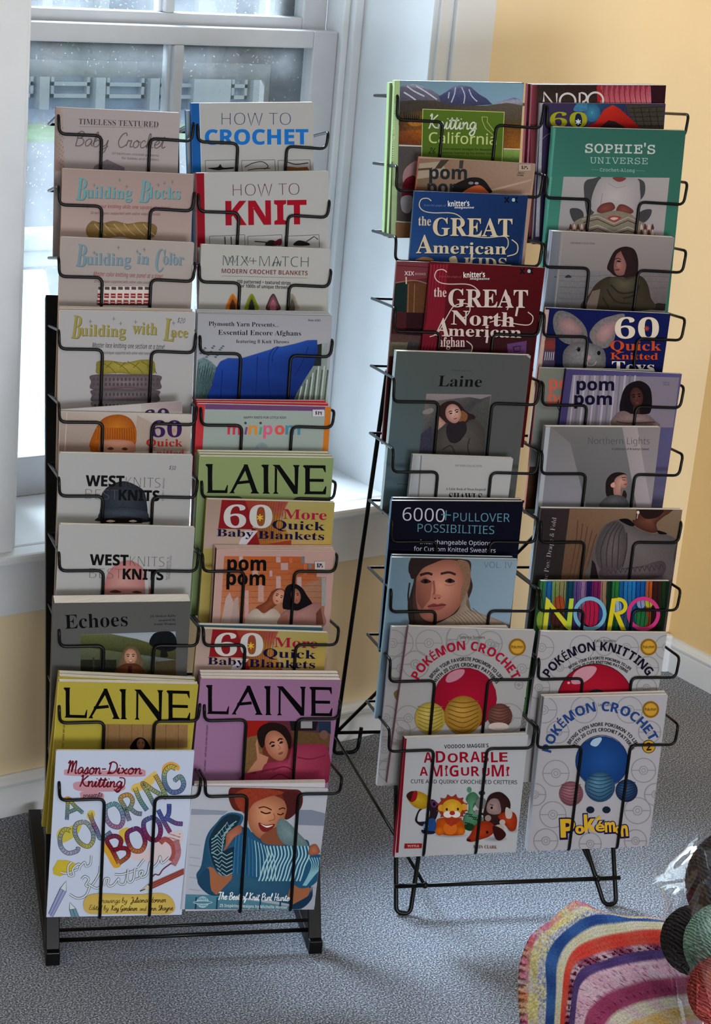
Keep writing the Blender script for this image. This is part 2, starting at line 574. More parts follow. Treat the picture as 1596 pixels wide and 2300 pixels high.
def pocket(rk, root, k, u0, u1, drop, inset, depth):
    """one pocket's front: two bent wires that run from the back frame round the front and down under the magazines"""
    for side in (0, 1):
        e = u0 if side == 0 else u1
        sgn = 1 if side == 0 else -1
        p0, pu, up, nn = rk.plane(k)
        bot = lambda uu, back=0.0: p0 + pu * uu - up * depth + rk.b * back
        pts = [rk.at(e, rk.bt, rk.bz, k), rk.at(e, 0, drop, k), rk.at(e + sgn * 0.002, 0, 0, k), rk.at(e + sgn * inset, 0, 0.001, k),
               bot(e + sgn * inset), bot(e + sgn * inset, 0.03)]
        m = MB()
        m.tube(pts, WR, fillet=0.011, seg=8)
        m.build('pocket_wire', M_WIRE, root, smooth=True)
    m = MB()                                          # wire shelf the magazines stand on
    p0, pu, up, nn = rk.plane(k)
    zf = -depth * math.cos(rk.ml)
    tf = -depth * math.sin(rk.ml)
    tb = rk.bt + (zf - rk.bz) * rk.dt / rk.dz
    for uu in (u0 + inset, u1 - inset):
        m.tube([rk.at(uu, tf + 0.02, zf - 0.0005, k), rk.at(uu, tb, zf - 0.0005, k)], WR * 0.9, seg=6)
    m.build('pocket_floor', M_WIRE, root, smooth=True)


def build_left():
    rk = RL
    kf = (rk.o.z + rk.bz) / rk.dz                     # where the back frame meets the floor
    pf = lambda u, t=0.0: rk.at(u, rk.bt + t, rk.bz, kf)
    root = thing('magazine_rack', 'black wire magazine rack with square tube base in front of the window', 'magazine rack', pf(rk.w / 2))
    for k in range(10):
        pocket(rk, root, k, 0.0, rk.w / 2 - 0.0035, 0.031, 0.072, 0.209)
        pocket(rk, root, k, rk.w / 2 + 0.0035, rk.w, 0.029, 0.07, 0.209)
    m = MB()
    for u in (0.06, rk.w / 2, rk.w - 0.06):
        m.tube([rk.at(u, rk.bt, rk.bz + 0.01, 0), rk.at(u, rk.bt, rk.bz, kf - 0.7)], WR, seg=6)
    for k in range(10):
        m.tube([rk.at(0, rk.bt, rk.bz, k), rk.at(rk.w, rk.bt, rk.bz, k)], WR, seg=6)
    m.build('back_frame', M_WIRE, root, smooth=True)
    for u in (0.0065, rk.w - 0.004):
        m = MB()
        m.beam(rk.at(u, rk.bt + 0.016, rk.bz, 2.6), pf(u, 0.016) + Vector((0, 0, 0.001)), rk.u, 0.023, 0.024)
        m.build('post', M_POST, root, bevel=0.0015)
        m = MB()
        a, b = pf(u, 0.002), pf(u, 0.505)
        a.z = b.z = 0.0125
        m.beam(a, b, rk.u, 0.023, 0.024)
        m.build('foot', M_POST, root, bevel=0.0015)
    for kk, t, r in ((kf - 0.30, 0.012, 0.0038), (kf - 0.47, 0.004, 0.003)):
        m = MB(); m.tube([rk.at(0.018, rk.bt + t, rk.bz, kk), rk.at(rk.w - 0.015, rk.bt + t, rk.bz, kk)], r)
        m.build('crossbar', M_WIRE, root, smooth=True)
    return root


def build_right():
    rk = RR
    A = lambda px, py: on_z(px, py, 0.004)
    fl, fl2 = A(889, 2050), A(921, 2052)
    fr, fr2 = A(1383, 2030), A(1356, 2032)
    bl, bl2 = A(748, 1692), A(802, 1688)
    root = thing('magazine_rack', 'black bent wire magazine rack on thin wire legs near the room corner', 'magazine rack', (fl + fr) / 2)
    for k in range(10):
        pocket(rk, root, k, 0.0, rk.w / 2 - 0.003, 0.041, 0.083, 0.203)
        pocket(rk, root, k, rk.w / 2 + 0.003, rk.w, 0.039, 0.085, 0.203)
    m = MB()
    for k in range(10):
        m.tube([rk.at(0, rk.bt, rk.bz, k), rk.at(rk.w, rk.bt, rk.bz, k)], WR, seg=6)
    for u in (0.11, rk.w / 2 - 0.04, rk.w - 0.12):
        m.tube([rk.at(u, rk.bt, rk.bz + 0.02, 0), rk.at(u, rk.bt, rk.bz - 0.06, 9)], WR, seg=6)
    m.build('back_frame', M_WIRE, root, smooth=True)
    R2 = 0.0042
    topl, topr = rk.at(0.06, rk.bt, rk.bz, 8.2), rk.at(rk.w - 0.075, rk.bt, rk.bz, 8.2)
    # front legs: straight uprights that loop round at the floor and rise again as slanted stays
    m = MB(); m.tube([rk.at(0.052, rk.bt + 0.004, rk.bz, 7.5), fl, fl2, rk.at(0.135, rk.bt + 0.004, rk.bz, 9.3)], R2, fillet=0.016)
    m.build('front_leg', M_WIRE, root, smooth=True)
    m = MB(); m.tube([rk.at(rk.w - 0.088, rk.bt + 0.004, rk.bz, 7.5), fr, fr2, rk.at(rk.w - 0.19, rk.bt + 0.004, rk.bz, 9.3)], R2, fillet=0.016)
    m.build('front_leg', M_WIRE, root, smooth=True)
    off = bl - fl
    br, br2 = fr + off * 0.97, fr2 + off * 0.97
    br.z = br2.z = 0.004
    # rear prop
    d = (fr - fl).normalized()
    up_l = on_y(848, 985, 2.62)
    dirp = (up_l - bl)
    top_l = bl + dirp * 1.18
    top_r = top_l + d * ((br - bl).dot(d))
    m = MB(); m.tube([top_l, bl, bl2, bl2 + Vector((0, 0, 0.055)) + d * 0.004], R2, fillet=0.014); m.build('rear_leg', M_WIRE, root, smooth=True)
    m = MB(); m.tube([top_r, br, br2, br2 + Vector((0, 0, 0.055)) - d * 0.004], R2, fillet=0.014); m.build('rear_leg', M_WIRE, root, smooth=True)
    cl = bl + dirp * 0.075
    cr = cl + d * ((br - bl).dot(d))
    m = MB(); m.tube([cl, cr], R2 * 0.9); m.build('rear_crossbar', M_WIRE, root, smooth=True)
    m = MB(); m.tube([cl, top_r * 0.75 + br * 0.25], R2 * 0.9); m.build('diagonal_brace', M_WIRE, root, smooth=True)
    # front crossbar and the stays that tie it to the rear feet
    c0, c1 = on_z(884, 1965, 0.062), on_z(1391, 1948, 0.062)
    c0 = fl + (rk.at(0.052, rk.bt + 0.004, rk.bz, 7.5) - fl) * 0.09 + rk.b * -0.006
    c1 = fr + (rk.at(rk.w - 0.088, rk.bt + 0.004, rk.bz, 7.5) - fr) * 0.09 + rk.b * -0.006
    m = MB(); m.tube([c0 - d * 0.004, c1 + d * 0.008], 0.0042); fcb = m.build('front_crossbar', M_WIRE, root, smooth=True)
    m = MB(); m.tube([cl + Vector((0, 0, -0.01)), c0 + d * 0.052], 0.003); m.build('tie_rod', M_WIRE, root, smooth=True)
    m = MB(); m.tube([cr + Vector((0, 0, -0.01)), c1 - d * 0.035], 0.003); m.build('tie_rod', M_WIRE, root, smooth=True)
    for p in (c0 + d * 0.052, c1 - d * 0.035):
        m = MB(); m.ball(p, 0.0062, 0.0062, 0.0062, 10, 6); bo = m.build('bolt', M_WIRE, root, smooth=True)
        bo.parent = fcb
    return root


build_left()
build_right()

# ------------------------------------------------------------------ printed covers
def print_mat():
    m = bpy.data.materials.new('printed_glossy_cover')
    m.use_nodes = True
    nt = m.node_tree
    b = nt.nodes['Principled BSDF']
    b.inputs['Roughness'].default_value = 0.45
    b.inputs['Specular IOR Level'].default_value = 0.03
    at = nt.nodes.new('ShaderNodeAttribute')
    at.attribute_name = 'ink'
    tc = nt.nodes.new('ShaderNodeTexCoord')
    n = nt.nodes.new('ShaderNodeTexNoise')             # printed grain of photographs and knitted fabric
    n.inputs['Scale'].default_value = 260
    n.inputs['Detail'].default_value = 4
    n.inputs['Roughness'].default_value = 0.7
    nt.links.new(tc.outputs['Object'], n.inputs['Vector'])
    inv = nt.nodes.new('ShaderNodeMath')
    inv.operation = 'SUBTRACT'
    inv.inputs[0].default_value = 1.0
    nt.links.new(at.outputs['Alpha'], inv.inputs[1])
    off = nt.nodes.new('ShaderNodeMath')
    off.operation = 'SUBTRACT'
    nt.links.new(n.outputs['Fac'], off.inputs[0])
    off.inputs[1].default_value = 0.5
    mul = nt.nodes.new('ShaderNodeMath')
    mul.operation = 'MULTIPLY'
    nt.links.new(off.outputs[0], mul.inputs[0])
    nt.links.new(inv.outputs[0], mul.inputs[1])
    mad = nt.nodes.new('ShaderNodeMath')
    mad.operation = 'MULTIPLY_ADD'
    nt.links.new(mul.outputs[0], mad.inputs[0])
    mad.inputs[1].default_value = 5.0
    mad.inputs[2].default_value = 1.0
    mad.use_clamp = False
    mx = nt.nodes.new('ShaderNodeMath')
    mx.operation = 'MAXIMUM'
    nt.links.new(mad.outputs[0], mx.inputs[0])
    mx.inputs[1].default_value = 0.1
    v = nt.nodes.new('ShaderNodeVectorMath')
    v.operation = 'SCALE'
    nt.links.new(at.outputs['Color'], v.inputs[0])
    nt.links.new(mx.outputs[0], v.inputs['Scale'])
    nt.links.new(v.outputs[0], b.inputs['Base Color'])
    return m


M_PRINT = print_mat()
COVER_SHADE = 0.355                                          # cover colours scaled down: white paper turned grey to carry the shade


def page_mat():
    m = new_mat('page_edges', lin((236, 234, 230)), 0.8, 0.15)
    nt = m.node_tree
    tc = nt.nodes.new('ShaderNodeTexCoord')
    w = nt.nodes.new('ShaderNodeTexNoise')
    mp = nt.nodes.new('ShaderNodeMapping')
    mp.inputs['Scale'].default_value = (30, 1500, 30)
    nt.links.new(tc.outputs['Object'], mp.inputs['Vector'])
    nt.links.new(mp.outputs[0], w.inputs['Vector'])
    w.inputs['Scale'].default_value = 1.0
    r = nt.nodes.new('ShaderNodeValToRGB')
    r.color_ramp.elements[0].position = 0.3
    r.color_ramp.elements[0].color = (*lin((205, 203, 200)), 1)
    r.color_ramp.elements[1].position = 0.7
    r.color_ramp.elements[1].color = (*lin((242, 241, 238)), 1)
    nt.links.new(w.outputs['Fac'], r.inputs[0])
    nt.links.new(r.outputs[0], nt.nodes['Principled BSDF'].inputs['Base Color'])
    return m


M_PAGE = page_mat()

ABC = {'sb': (0x1D400, 0x1D41A, 0x1D7CE), 'si': (0x1D434, 0x1D44E, None), 'sbi': (0x1D468, 0x1D482, 0x1D7CE), 'sc': (0x1D4D0, 0x1D4EA, None),
       'b': (0x1D5D4, 0x1D5EE, 0x1D7EC), 'r': (0x1D5A0, 0x1D5BA, 0x1D7E2), 'it': (0x1D608, 0x1D622, 0x1D7E2), 'bi': (0x1D63C, 0x1D656, 0x1D7EC), 'mono': (0x1D670, 0x1D68A, 0x1D7F6)}


def styled(s, st):
    key = st.split('.')[0]
    if key not in ABC:
        return s
    U, L, D = ABC[key]
    out = ''
    for ch in s:
        if 'A' <= ch <= 'Z':
            out += chr(U + ord(ch) - 65)
        elif 'a' <= ch <= 'z':
            out += 'ℎ' if (key == 'si' and ch == 'h') else chr(L + ord(ch) - 97)
        elif ch.isdigit() and D:
            out += chr(D + ord(ch) - 48)
        else:
            out += ch
    return out



# single-stroke handwriting: letter -> (advance, strokes), x-height 0.5, ascender 1, descender -0.4
HAND = {
    'a': (.52, [[(.42, .42), (.24, .5), (.06, .3), (.12, .03), (.3, .08), (.42, .4), (.42, .12), (.54, .03)]]),
    'b': (.46, [[(.0, .15), (.2, .8), (.14, 1), (.07, .75), (.07, .08), (.26, .0), (.4, .22), (.28, .46), (.1, .32)]]),
    'c': (.42, [[(.36, .4), (.22, .5), (.05, .28), (.12, .02), (.28, .02), (.44, .16)]]),
    'd': (.52, [[(.4, .4), (.22, .5), (.05, .25), (.15, .0), (.34, .15), (.44, 1)], [(.44, 1), (.4, .15), (.54, .03)]]),
    'e': (.42, [[(.04, .2), (.26, .28), (.34, .42), (.22, .5), (.07, .3), (.12, .03), (.28, .02), (.44, .16)]]),
    'f': (.36, [[(.0, .1), (.22, .6), (.34, .95), (.24, 1), (.15, .6), (.1, -.35), (.2, -.2), (.26, .08), (.38, .12)]]),
    'g': (.5, [[(.4, .42), (.22, .5), (.05, .28), (.14, .05), (.32, .12), (.42, .46), (.4, -.2), (.24, -.42), (.06, -.3), (.2, -.1), (.52, .08)]]),
    'h': (.5, [[(.0, .1), (.2, .75), (.14, 1), (.08, .7), (.07, .0), (.1, .25), (.26, .48), (.36, .38), (.36, .08), (.5, .03)]]),
    'i': (.26, [[(.0, .1), (.12, .48), (.1, .1), (.16, .02), (.28, .1)], [(.13, .68), (.15, .74)]]),
    'j': (.24, [[(.12, .48), (.1, -.3), (-.04, -.3), (.24, .06)], [(.13, .68), (.15, .74)]]),
    'k': (.48, [[(.0, .1), (.2, .8), (.14, 1), (.08, .7), (.07, .0)], [(.36, .46), (.12, .24), (.34, .04), (.48, .06)]]),
    'l': (.28, [[(.0, .1), (.2, .75), (.16, 1), (.08, .75), (.08, .12), (.16, .0), (.3, .1)]]),
    'm': (.76, [[(.02, .35), (.08, .48), (.08, .0), (.12, .3), (.26, .48), (.32, .35), (.32, .0), (.36, .3), (.5, .48), (.58, .35), (.58, .1), (.66, .02), (.78, .1)]]),
    'n': (.52, [[(.02, .35), (.08, .48), (.08, .0), (.12, .3), (.28, .48), (.36, .35), (.36, .1), (.42, .02), (.54, .1)]]),
    'o': (.46, [[(.24, .5), (.06, .34), (.08, .06), (.24, .0), (.38, .18), (.34, .42), (.22, .5), (.3, .4), (.48, .4)]]),
    'p': (.48, [[(.04, .4), (.1, .48), (.08, -.4)], [(.08, .3), (.26, .5), (.4, .3), (.3, .04), (.1, .08)]]),
    'r': (.42, [[(.0, .1), (.08, .5), (.14, .44), (.3, .48), (.26, .2), (.3, .03), (.44, .1)]]),
    's': (.4, [[(.0, .05), (.22, .5), (.3, .3), (.26, .05), (.08, .02), (.2, .0), (.42, .1)]]),
    't': (.34, [[(.02, .1), (.2, .8), (.14, .3), (.16, .05), (.24, .02), (.36, .12)], [(.0, .58), (.36, .62)]]),
    'u': (.52, [[(.02, .3), (.08, .48), (.08, .12), (.2, .0), (.36, .2), (.4, .48), (.38, .1), (.44, .02), (.54, .1)]]),
    'w': (.64, [[(.02, .3), (.08, .48), (.1, .08), (.22, .02), (.3, .4), (.34, .06), (.46, .04), (.54, .46), (.66, .42)]]),
    'x': (.48, [[(.02, .4), (.12, .46), (.32, .04), (.48, .06)], [(.42, .46), (.06, .02)]]),
    'y': (.5, [[(.02, .3), (.08, .48), (.08, .15), (.2, .04), (.36, .2), (.42, .48), (.38, -.2), (.22, -.42), (.06, -.3), (.5, .08)]]),
    'A': (.66, [[(.04, .0), (.2, .3), (.46, 1), (.5, .1), (.66, .04)], [(.14, .36), (.56, .38)]]),
    'B': (.62, [[(.14, .9), (.12, .0)], [(.02, .8), (.3, 1), (.5, .82), (.36, .56), (.16, .52), (.44, .5), (.56, .26), (.4, .02), (.1, .0)]]),
    'C': (.6, [[(.54, .8), (.44, 1), (.2, .85), (.05, .4), (.2, .02), (.42, .04), (.6, .2)]]),
    'D': (.66, [[(.16, .95), (.12, .04)], [(.02, .8), (.26, 1), (.54, .85), (.62, .45), (.44, .06), (.02, .02), (.3, .1)]]),
    'E': (.56, [[(.5, .86), (.32, 1), (.14, .8), (.32, .55), (.1, .4), (.1, .08), (.3, .0), (.56, .16)]]),
    'G': (.62, [[(.54, .82), (.36, 1), (.1, .7), (.1, .2), (.34, .1), (.5, .4), (.5, -.1), (.2, -.3), (.62, .06)]]),
    'H': (.66, [[(.08, .9), (.16, 1), (.12, .0)], [(.02, .42), (.6, .52)], [(.56, 1), (.48, .1), (.66, .04)]]),
    'J': (.5, [[(.1, .8), (.3, 1), (.44, .8), (.36, -.2), (.14, -.3), (.16, -.1), (.5, .1)]]),
    'K': (.62, [[(.04, .85), (.16, 1), (.12, .3), (.04, .0)], [(.56, .96), (.2, .5), (.42, .12), (.64, .06)]]),
    'M': (.86, [[(.02, .8), (.16, 1), (.14, .0), (.2, .6), (.36, 1), (.4, .1), (.48, .7), (.64, 1), (.7, .1), (.86, .06)]]),
    'P': (.56, [[(.16, .95), (.12, .0)], [(.02, .78), (.28, 1), (.52, .8), (.4, .5), (.16, .46)]]),
    'S': (.5, [[(.42, .84), (.26, 1), (.12, .75), (.4, .4), (.34, .05), (.06, .06), (.5, .12)]]),
    'T': (.56, [[(.02, .86), (.2, 1), (.56, .94)], [(.32, .96), (.26, .0), (.1, .06)]]),
    '-': (.4, [[(.08, .36), (.34, .38)]]), ' ': (.3, []), '$': (.44, [[(.36, .8), (.1, .75), (.34, .3), (.04, .2)], [(.22, 1), (.2, .05)]]),
    '0': (.46, [[(.24, .9), (.06, .5), (.2, .05), (.38, .45), (.24, .9)]]), '1': (.3, [[(.06, .7), (.2, .9), (.16, .05)]]), '2': (.44, [[(.06, .7), (.24, .9), (.34, .65), (.04, .06), (.42, .08)]]),
    '3': (.44, [[(.06, .85), (.3, .85), (.16, .5), (.36, .3), (.2, .02), (.04, .12)]]), '5': (.44, [[(.36, .9), (.1, .86), (.08, .5), (.34, .42), (.26, .05), (.04, .08)]]), '6': (.44, [[(.3, .92), (.06, .4), (.2, .02), (.36, .24), (.1, .4)]]), '9': (.44, [[(.34, .6), (.14, .5), (.1, .8), (.34, .85), (.3, .05)]]),
}


_tc = {}


def glyphs(s, st):
    """triangles of a string in em units: (points, faces, xmin, xmax, cap height). style 'key.offset'"""
    if (s, st) in _tc:
        return _tc[(s, st)]
    cu = bpy.data.curves.new('lettering', 'FONT')
    cu.body = styled(s, st)
    cu.resolution_u = 3
    if '.' in st:
        cu.offset = int(st.split('.')[1]) / 1000.0
    o = bpy.data.objects.new('lettering', cu)
    me = o.to_mesh()
    pts = [(v.co.x, v.co.y) for v in me.vertices]
    fs = [tuple(p.vertices) for p in me.polygons]
    o.to_mesh_clear()
    bpy.data.objects.remove(o)
    bpy.data.curves.remove(cu)
    xs = [p[0] for p in pts] or [0, 1]
    r = (pts, fs, min(xs), max(xs), 0.70)
    _tc[(s, st)] = r
    return r


def spline(P, closed=True, n=5):
    out = []
    N = len(P)
    rng = range(N) if closed else range(N - 1)
    for i in rng:
        g = (lambda k: P[k % N]) if closed else (lambda k: P[min(max(k, 0), N - 1)])
        p0, p1, p2, p3 = g(i - 1), g(i), g(i + 1), g(i + 2)
        for j in range(n):
            t = j / n
            out.append(tuple(0.5 * (2 * p1[a] + (p2[a] - p0[a]) * t + (2 * p0[a] - 5 * p1[a] + 4 * p2[a] - p3[a]) * t * t + (3 * p1[a] - p0[a] - 3 * p2[a] + p3[a]) * t ** 3) for a in (0, 1)))
    if not closed:
        out.append(tuple(P[-1]))
    return out


class Mag:
    """a magazine or book standing in a pocket; cover art is laid out in photo coordinates on its cover plane"""
    def __init__(self, rk, k, TL, TR, name, label, cat, thick=0.007, off=0.0035, lean=None, BL=None, h=None, paper=(165, 165, 165), white=165,
                 spine=None, group=None, shift=(0, 0), back=None):
        self.rk, self.k = rk, k
        self.white = lin((white,) * 3) if not isinstance(white, tuple) else lin(white)
        self.o, self.u, self.up, self.nn = rk.plane(k, off, lean)
        a, b = self.loc(*TL), self.loc(*TR)
        rot = math.atan2(b[1] - a[1], b[0] - a[0])
        if BL:
            c = self.loc(*BL)
            rl = math.atan2(c[0] - a[0], a[1] - c[1])
            rot = rot * 0.6 + rl * 0.4
        self.w = math.hypot(b[0] - a[0], b[1] - a[1])
        mid = ((a[0] + b[0]) / 2, (a[1] + b[1]) / 2)
        self.ex = (math.cos(rot), math.sin(rot))
        self.ey = (-math.sin(rot), math.cos(rot))
        self.tl = (mid[0] - self.ex[0] * self.w / 2 + shift[0], mid[1] - self.ex[1] * self.w / 2 + shift[1])
        floor = -0.2075 if rk is RL else -0.2015
        if h is None:                                  # stands on the pocket floor
            lo = min(self.tl[1], self.tl[1] + self.ex[1] * self.w)
            h = (lo - floor) / math.cos(rot)
        self.h, self.t = h, thick
        self.z = (0, 0, 1.0)
        self.tri = []
        self.layer = 0
        self.stick = None
        base = self.P(*self.c2p(self.w / 2, -self.h), thick / 2)
        self.root = thing(name, label, cat, base, group)
        self.paper = paper
        self.spine = spine or paper
        self.backc = back or paper

    # --- coordinates
    def loc(self, px, py):
        d = ray(px, py)
        X = CAM + d * ((self.o - CAM).dot(self.nn) / d.dot(self.nn)) - self.o
        return X.dot(self.u), X.dot(self.up)

    def P(self, x, y, depth=0.0):
        return self.o + self.u * x + self.up * y + self.nn * depth

    def c2p(self, x, y):                               # cover coordinates (from top left) to plane
        return self.tl[0] + self.ex[0] * x + self.ey[0] * y, self.tl[1] + self.ex[1] * x + self.ey[1] * y

    def L(self, x, y):                                 # drawing coordinates to cover coordinates
        a = self.loc(self.z[0] + x / self.z[2], self.z[1] + y / self.z[2])
        dx, dy = a[0] - self.tl[0], a[1] - self.tl[1]
        return dx * self.ex[0] + dy * self.ex[1], dx * self.ey[0] + dy * self.ey[1]

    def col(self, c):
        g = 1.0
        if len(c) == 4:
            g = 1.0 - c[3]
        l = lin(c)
        return tuple(min(0.9, COVER_SHADE * (l[i] / self.white[i]) ** 1.22) for i in range(3)) + (g,)

    # --- drawing
    def _emit(self, pts, cols, faces):
        q = [self.L(*p) for p in pts]
        W, H = self.w, self.h
        self.layer += 1
        for f in faces:
            poly = [(q[i][0], q[i][1], *cols[i]) for i in f]
            for ax, lim, sg in ((0, 0.0003, 1), (0, W - 0.0003, -1), (1, -0.0003, -1), (1, -H + 0.0003, 1)):
                out = []
                for i in range(len(poly)):
                    a, b = poly[i - 1], poly[i]
                    ia, ib = (a[ax] - lim) * sg >= 0, (b[ax] - lim) * sg >= 0
                    if ia != ib:
                        t = (lim - a[ax]) / (b[ax] - a[ax])
                        out.append(tuple(a[j] + (b[j] - a[j]) * t for j in range(6)))
                    if ib:
                        out.append(b)
                poly = out
                if len(poly) < 3:
                    break
            if len(poly) >= 3:
                self.tri.append((self.layer, poly))
        return self

    def poly(self, pts, c):
        if isinstance(c, list):
            cols = [self.col(x) for x in c]
        else:
            cols = [self.col(c)] * len(pts)
        f = geometry.tessellate_polygon([[Vector((p[0], p[1], 0)) for p in pts]])
        return self._emit(pts, cols, [tuple(t) for t in f])

    def rect(self, x0, y0, x1, y1, c, c2=None):
        return self.poly([(x0, y0), (x1, y0), (x1, y1), (x0, y1)], [c, c, c2, c2] if c2 else c)

    def grad(self, p4, c4):
        return self._emit(list(p4), [self.col(c) for c in c4], [(0, 1, 2), (0, 2, 3)])

    def fan(self, pts, c, edge=None, cen=None):
        n = len(pts)
        if cen is None:
            cen = (sum(p[0] for p in pts) / n, sum(p[1] for p in pts) / n)
        cols = [self.col(c)] + [self.col(edge or c)] * n
        return self._emit([cen] + list(pts), cols, [(0, 1 + i, 1 + (i + 1) % n) for i in range(n)])

    def ell(self, cx, cy, rx, ry, c, edge=None, rot=0.0, n=22, off=(0, 0)):
        r = math.radians(rot)
        P = []
        for i in range(n):
            a = 2 * math.pi * i / n
            x, y = rx * math.cos(a), ry * math.sin(a)
            P.append((cx + x * math.cos(r) - y * math.sin(r), cy + x * math.sin(r) + y * math.cos(r)))
        return self.fan(P, c, edge, (cx + off[0], cy + off[1]))

    def ring(self, cx, cy, r, w, c, n=26, sy=1.0, a0=0, a1=360):
        pts, f = [], []
        for i in range(n + 1):
            a = math.radians(a0 + (a1 - a0) * i / n)
            for q in (r - w / 2, r + w / 2):
                pts.append((cx + q * math.cos(a), cy + q * math.sin(a) * sy))
        for i in range(n):
            f.append((2 * i, 2 * i + 1, 2 * i + 3, 2 * i + 2))
        return self._emit(pts, [self.col(c)] * len(pts), f)

    def blob(self, pts, c, edge=None, cen=None):
        s = spline(pts)
        if edge is None:
            return self.poly(s, c)
        return self.fan(s, c, edge, cen)

    def line(self, pts, w, c, smooth=True, closed=False):
        P = spline(pts, closed, 5) if smooth and len(pts) > 2 else list(pts)
        if closed:
            P = P + [P[0]]
        q, f = [], []
        for i, p in enumerate(P):
            a, b = P[max(i - 1, 0)], P[min(i + 1, len(P) - 1)]
            d = (b[0] - a[0], b[1] - a[1])
            l = math.hypot(*d) or 1
            n = (-d[1] / l * w / 2, d[0] / l * w / 2)
            q += [(p[0] + n[0], p[1] + n[1]), (p[0] - n[0], p[1] - n[1])]
        for i in range(len(P) - 1):
            f.append((2 * i, 2 * i + 1, 2 * i + 3, 2 * i + 2))
        return self._emit(q, [self.col(c)] * len(q), f)

    def text(self, s, st, x0, y0, x1, y1, h, c, slant=0.0, c2=None):
        pts, fs, a, b, cap = glyphs(s, st)
        L = math.hypot(x1 - x0, y1 - y0)
        d = ((x1 - x0) / L, (y1 - y0) / L)
        n = (d[1], -d[0])
        k, ky = L / (b - a), h / cap
        out = []
        for x, y in pts:
            X, Y = (x - a) * k + slant * y * ky, y * ky
            out.append((x0 + d[0] * X + n[0] * Y, y0 + d[1] * X + n[1] * Y))
        if c2:
            A, B = self.col(c), self.col(c2)
            cols = [tuple(A[j] + (B[j] - A[j]) * min(1, max(0, p[1] / cap)) for j in range(4)) for p in pts]
        else:
            cols = [self.col(c)] * len(pts)
        return self._emit(out, cols, fs)

    def hand(self, s, x0, y0, x1, y1, h, c, w, slant=0.18):
        tot = sum(HAND[ch][0] for ch in s)
        L = math.hypot(x1 - x0, y1 - y0)
        d = ((x1 - x0) / L, (y1 - y0) / L)
        n = (d[1], -d[0])
        k = L / tot
        q, f, pos = [], [], 0.0
        for ch in s:
            adv, strokes = HAND[ch]
            for st in strokes:
                P = []
                for x, y in st:
                    X, Y = (pos + x) * k + slant * y * h, y * h
                    P.append((x0 + d[0] * X + n[0] * Y, y0 + d[1] * X + n[1] * Y))
                P = spline(P, False, 5) if len(P) > 2 else P
                b0 = len(q)
                for i, p in enumerate(P):
                    a, b = P[max(i - 1, 0)], P[min(i + 1, len(P) - 1)]
                    e = (b[0] - a[0], b[1] - a[1])
                    l = math.hypot(*e) or 1
                    m = (-e[1] / l * w / 2, e[0] / l * w / 2)
                    q += [(p[0] + m[0], p[1] + m[1]), (p[0] - m[0], p[1] - m[1])]
                f += [(b0 + 2 * i, b0 + 2 * i + 1, b0 + 2 * i + 3, b0 + 2 * i + 2) for i in range(len(P) - 1)]
            pos += adv
        return self._emit(q, [self.col(c)] * len(q), f)

    def arc(self, s, st, cx, cy, r, a0, a1, h, c, ry=None, gap=0.06):
        gl = [glyphs(ch, st) if ch != ' ' else None for ch in s]
        wd = [(g[3] - g[2] + gap) if g else 0.32 for g in gl]
        tot, pos = sum(wd), 0.0
        for g, w in zip(gl, wd):
            if g:
                am = math.radians(a0 + (a1 - a0) * (pos + w / 2) / tot)
                k = (abs(math.radians(a1 - a0)) * r) / tot
                ky = h / g[4]
                out = []
                for x, y in g[0]:
                    X, Y = (x - (g[2] + g[3]) / 2) * k, y * ky
                    ex, ey = cx + r * math.sin(am), cy - (ry or r) * math.cos(am)
                    out.append((ex + X * math.cos(am) + Y * math.sin(am), ey + X * math.sin(am) - Y * math.cos(am)))
                self._emit(out, [self.col(c)] * len(out), g[1])
            pos += w
        return self

    def face(self, cx, cy, rx, ry, rot, skin, shade, lip=(140, 80, 75), dark=(50, 38, 34), smile=False, side=0.0):
        r = math.radians(rot)
        T = lambda x, y: (cx + (x * rx) * math.cos(r) - (y * ry) * math.sin(r), cy + (x * rx) * math.sin(r) + (y * ry) * math.cos(r))
        P = [T(math.cos(a) * (1 - 0.16 * max(0, math.sin(a)) ** 2), math.sin(a)) for a in [2 * math.pi * i / 24 for i in range(24)]]
        self.fan(P, skin, shade, T(0.1 + side, -0.05))
        for s in (-1, 1):
            x = 0.4 * s + side
            self.line([T(x - 0.24, -0.24), T(x, -0.33), T(x + 0.24, -0.24)], 0.09 * ry, dark)
            self.blob([T(x - 0.2, -0.08), T(x, -0.16), T(x + 0.2, -0.08), T(x, -0.01)], dark)
        self.line([T(0.06 + side, -0.05), T(0.14 + side, 0.22), T(-0.08 + side, 0.26)], 0.05 * ry, shade)
        if smile:
            self.blob([T(-0.38 + side, 0.4), T(side, 0.46), T(0.38 + side, 0.38), T(0.15 + side, 0.66), T(-0.15 + side, 0.66)], lip)
            self.blob([T(-0.3 + side, 0.43), T(side, 0.47), T(0.3 + side, 0.42), T(side, 0.54)], (225, 215, 210))
        else:
            self.blob([T(-0.26 + side, 0.52), T(side, 0.46), T(0.26 + side, 0.52), T(side, 0.62)], lip)
        return self

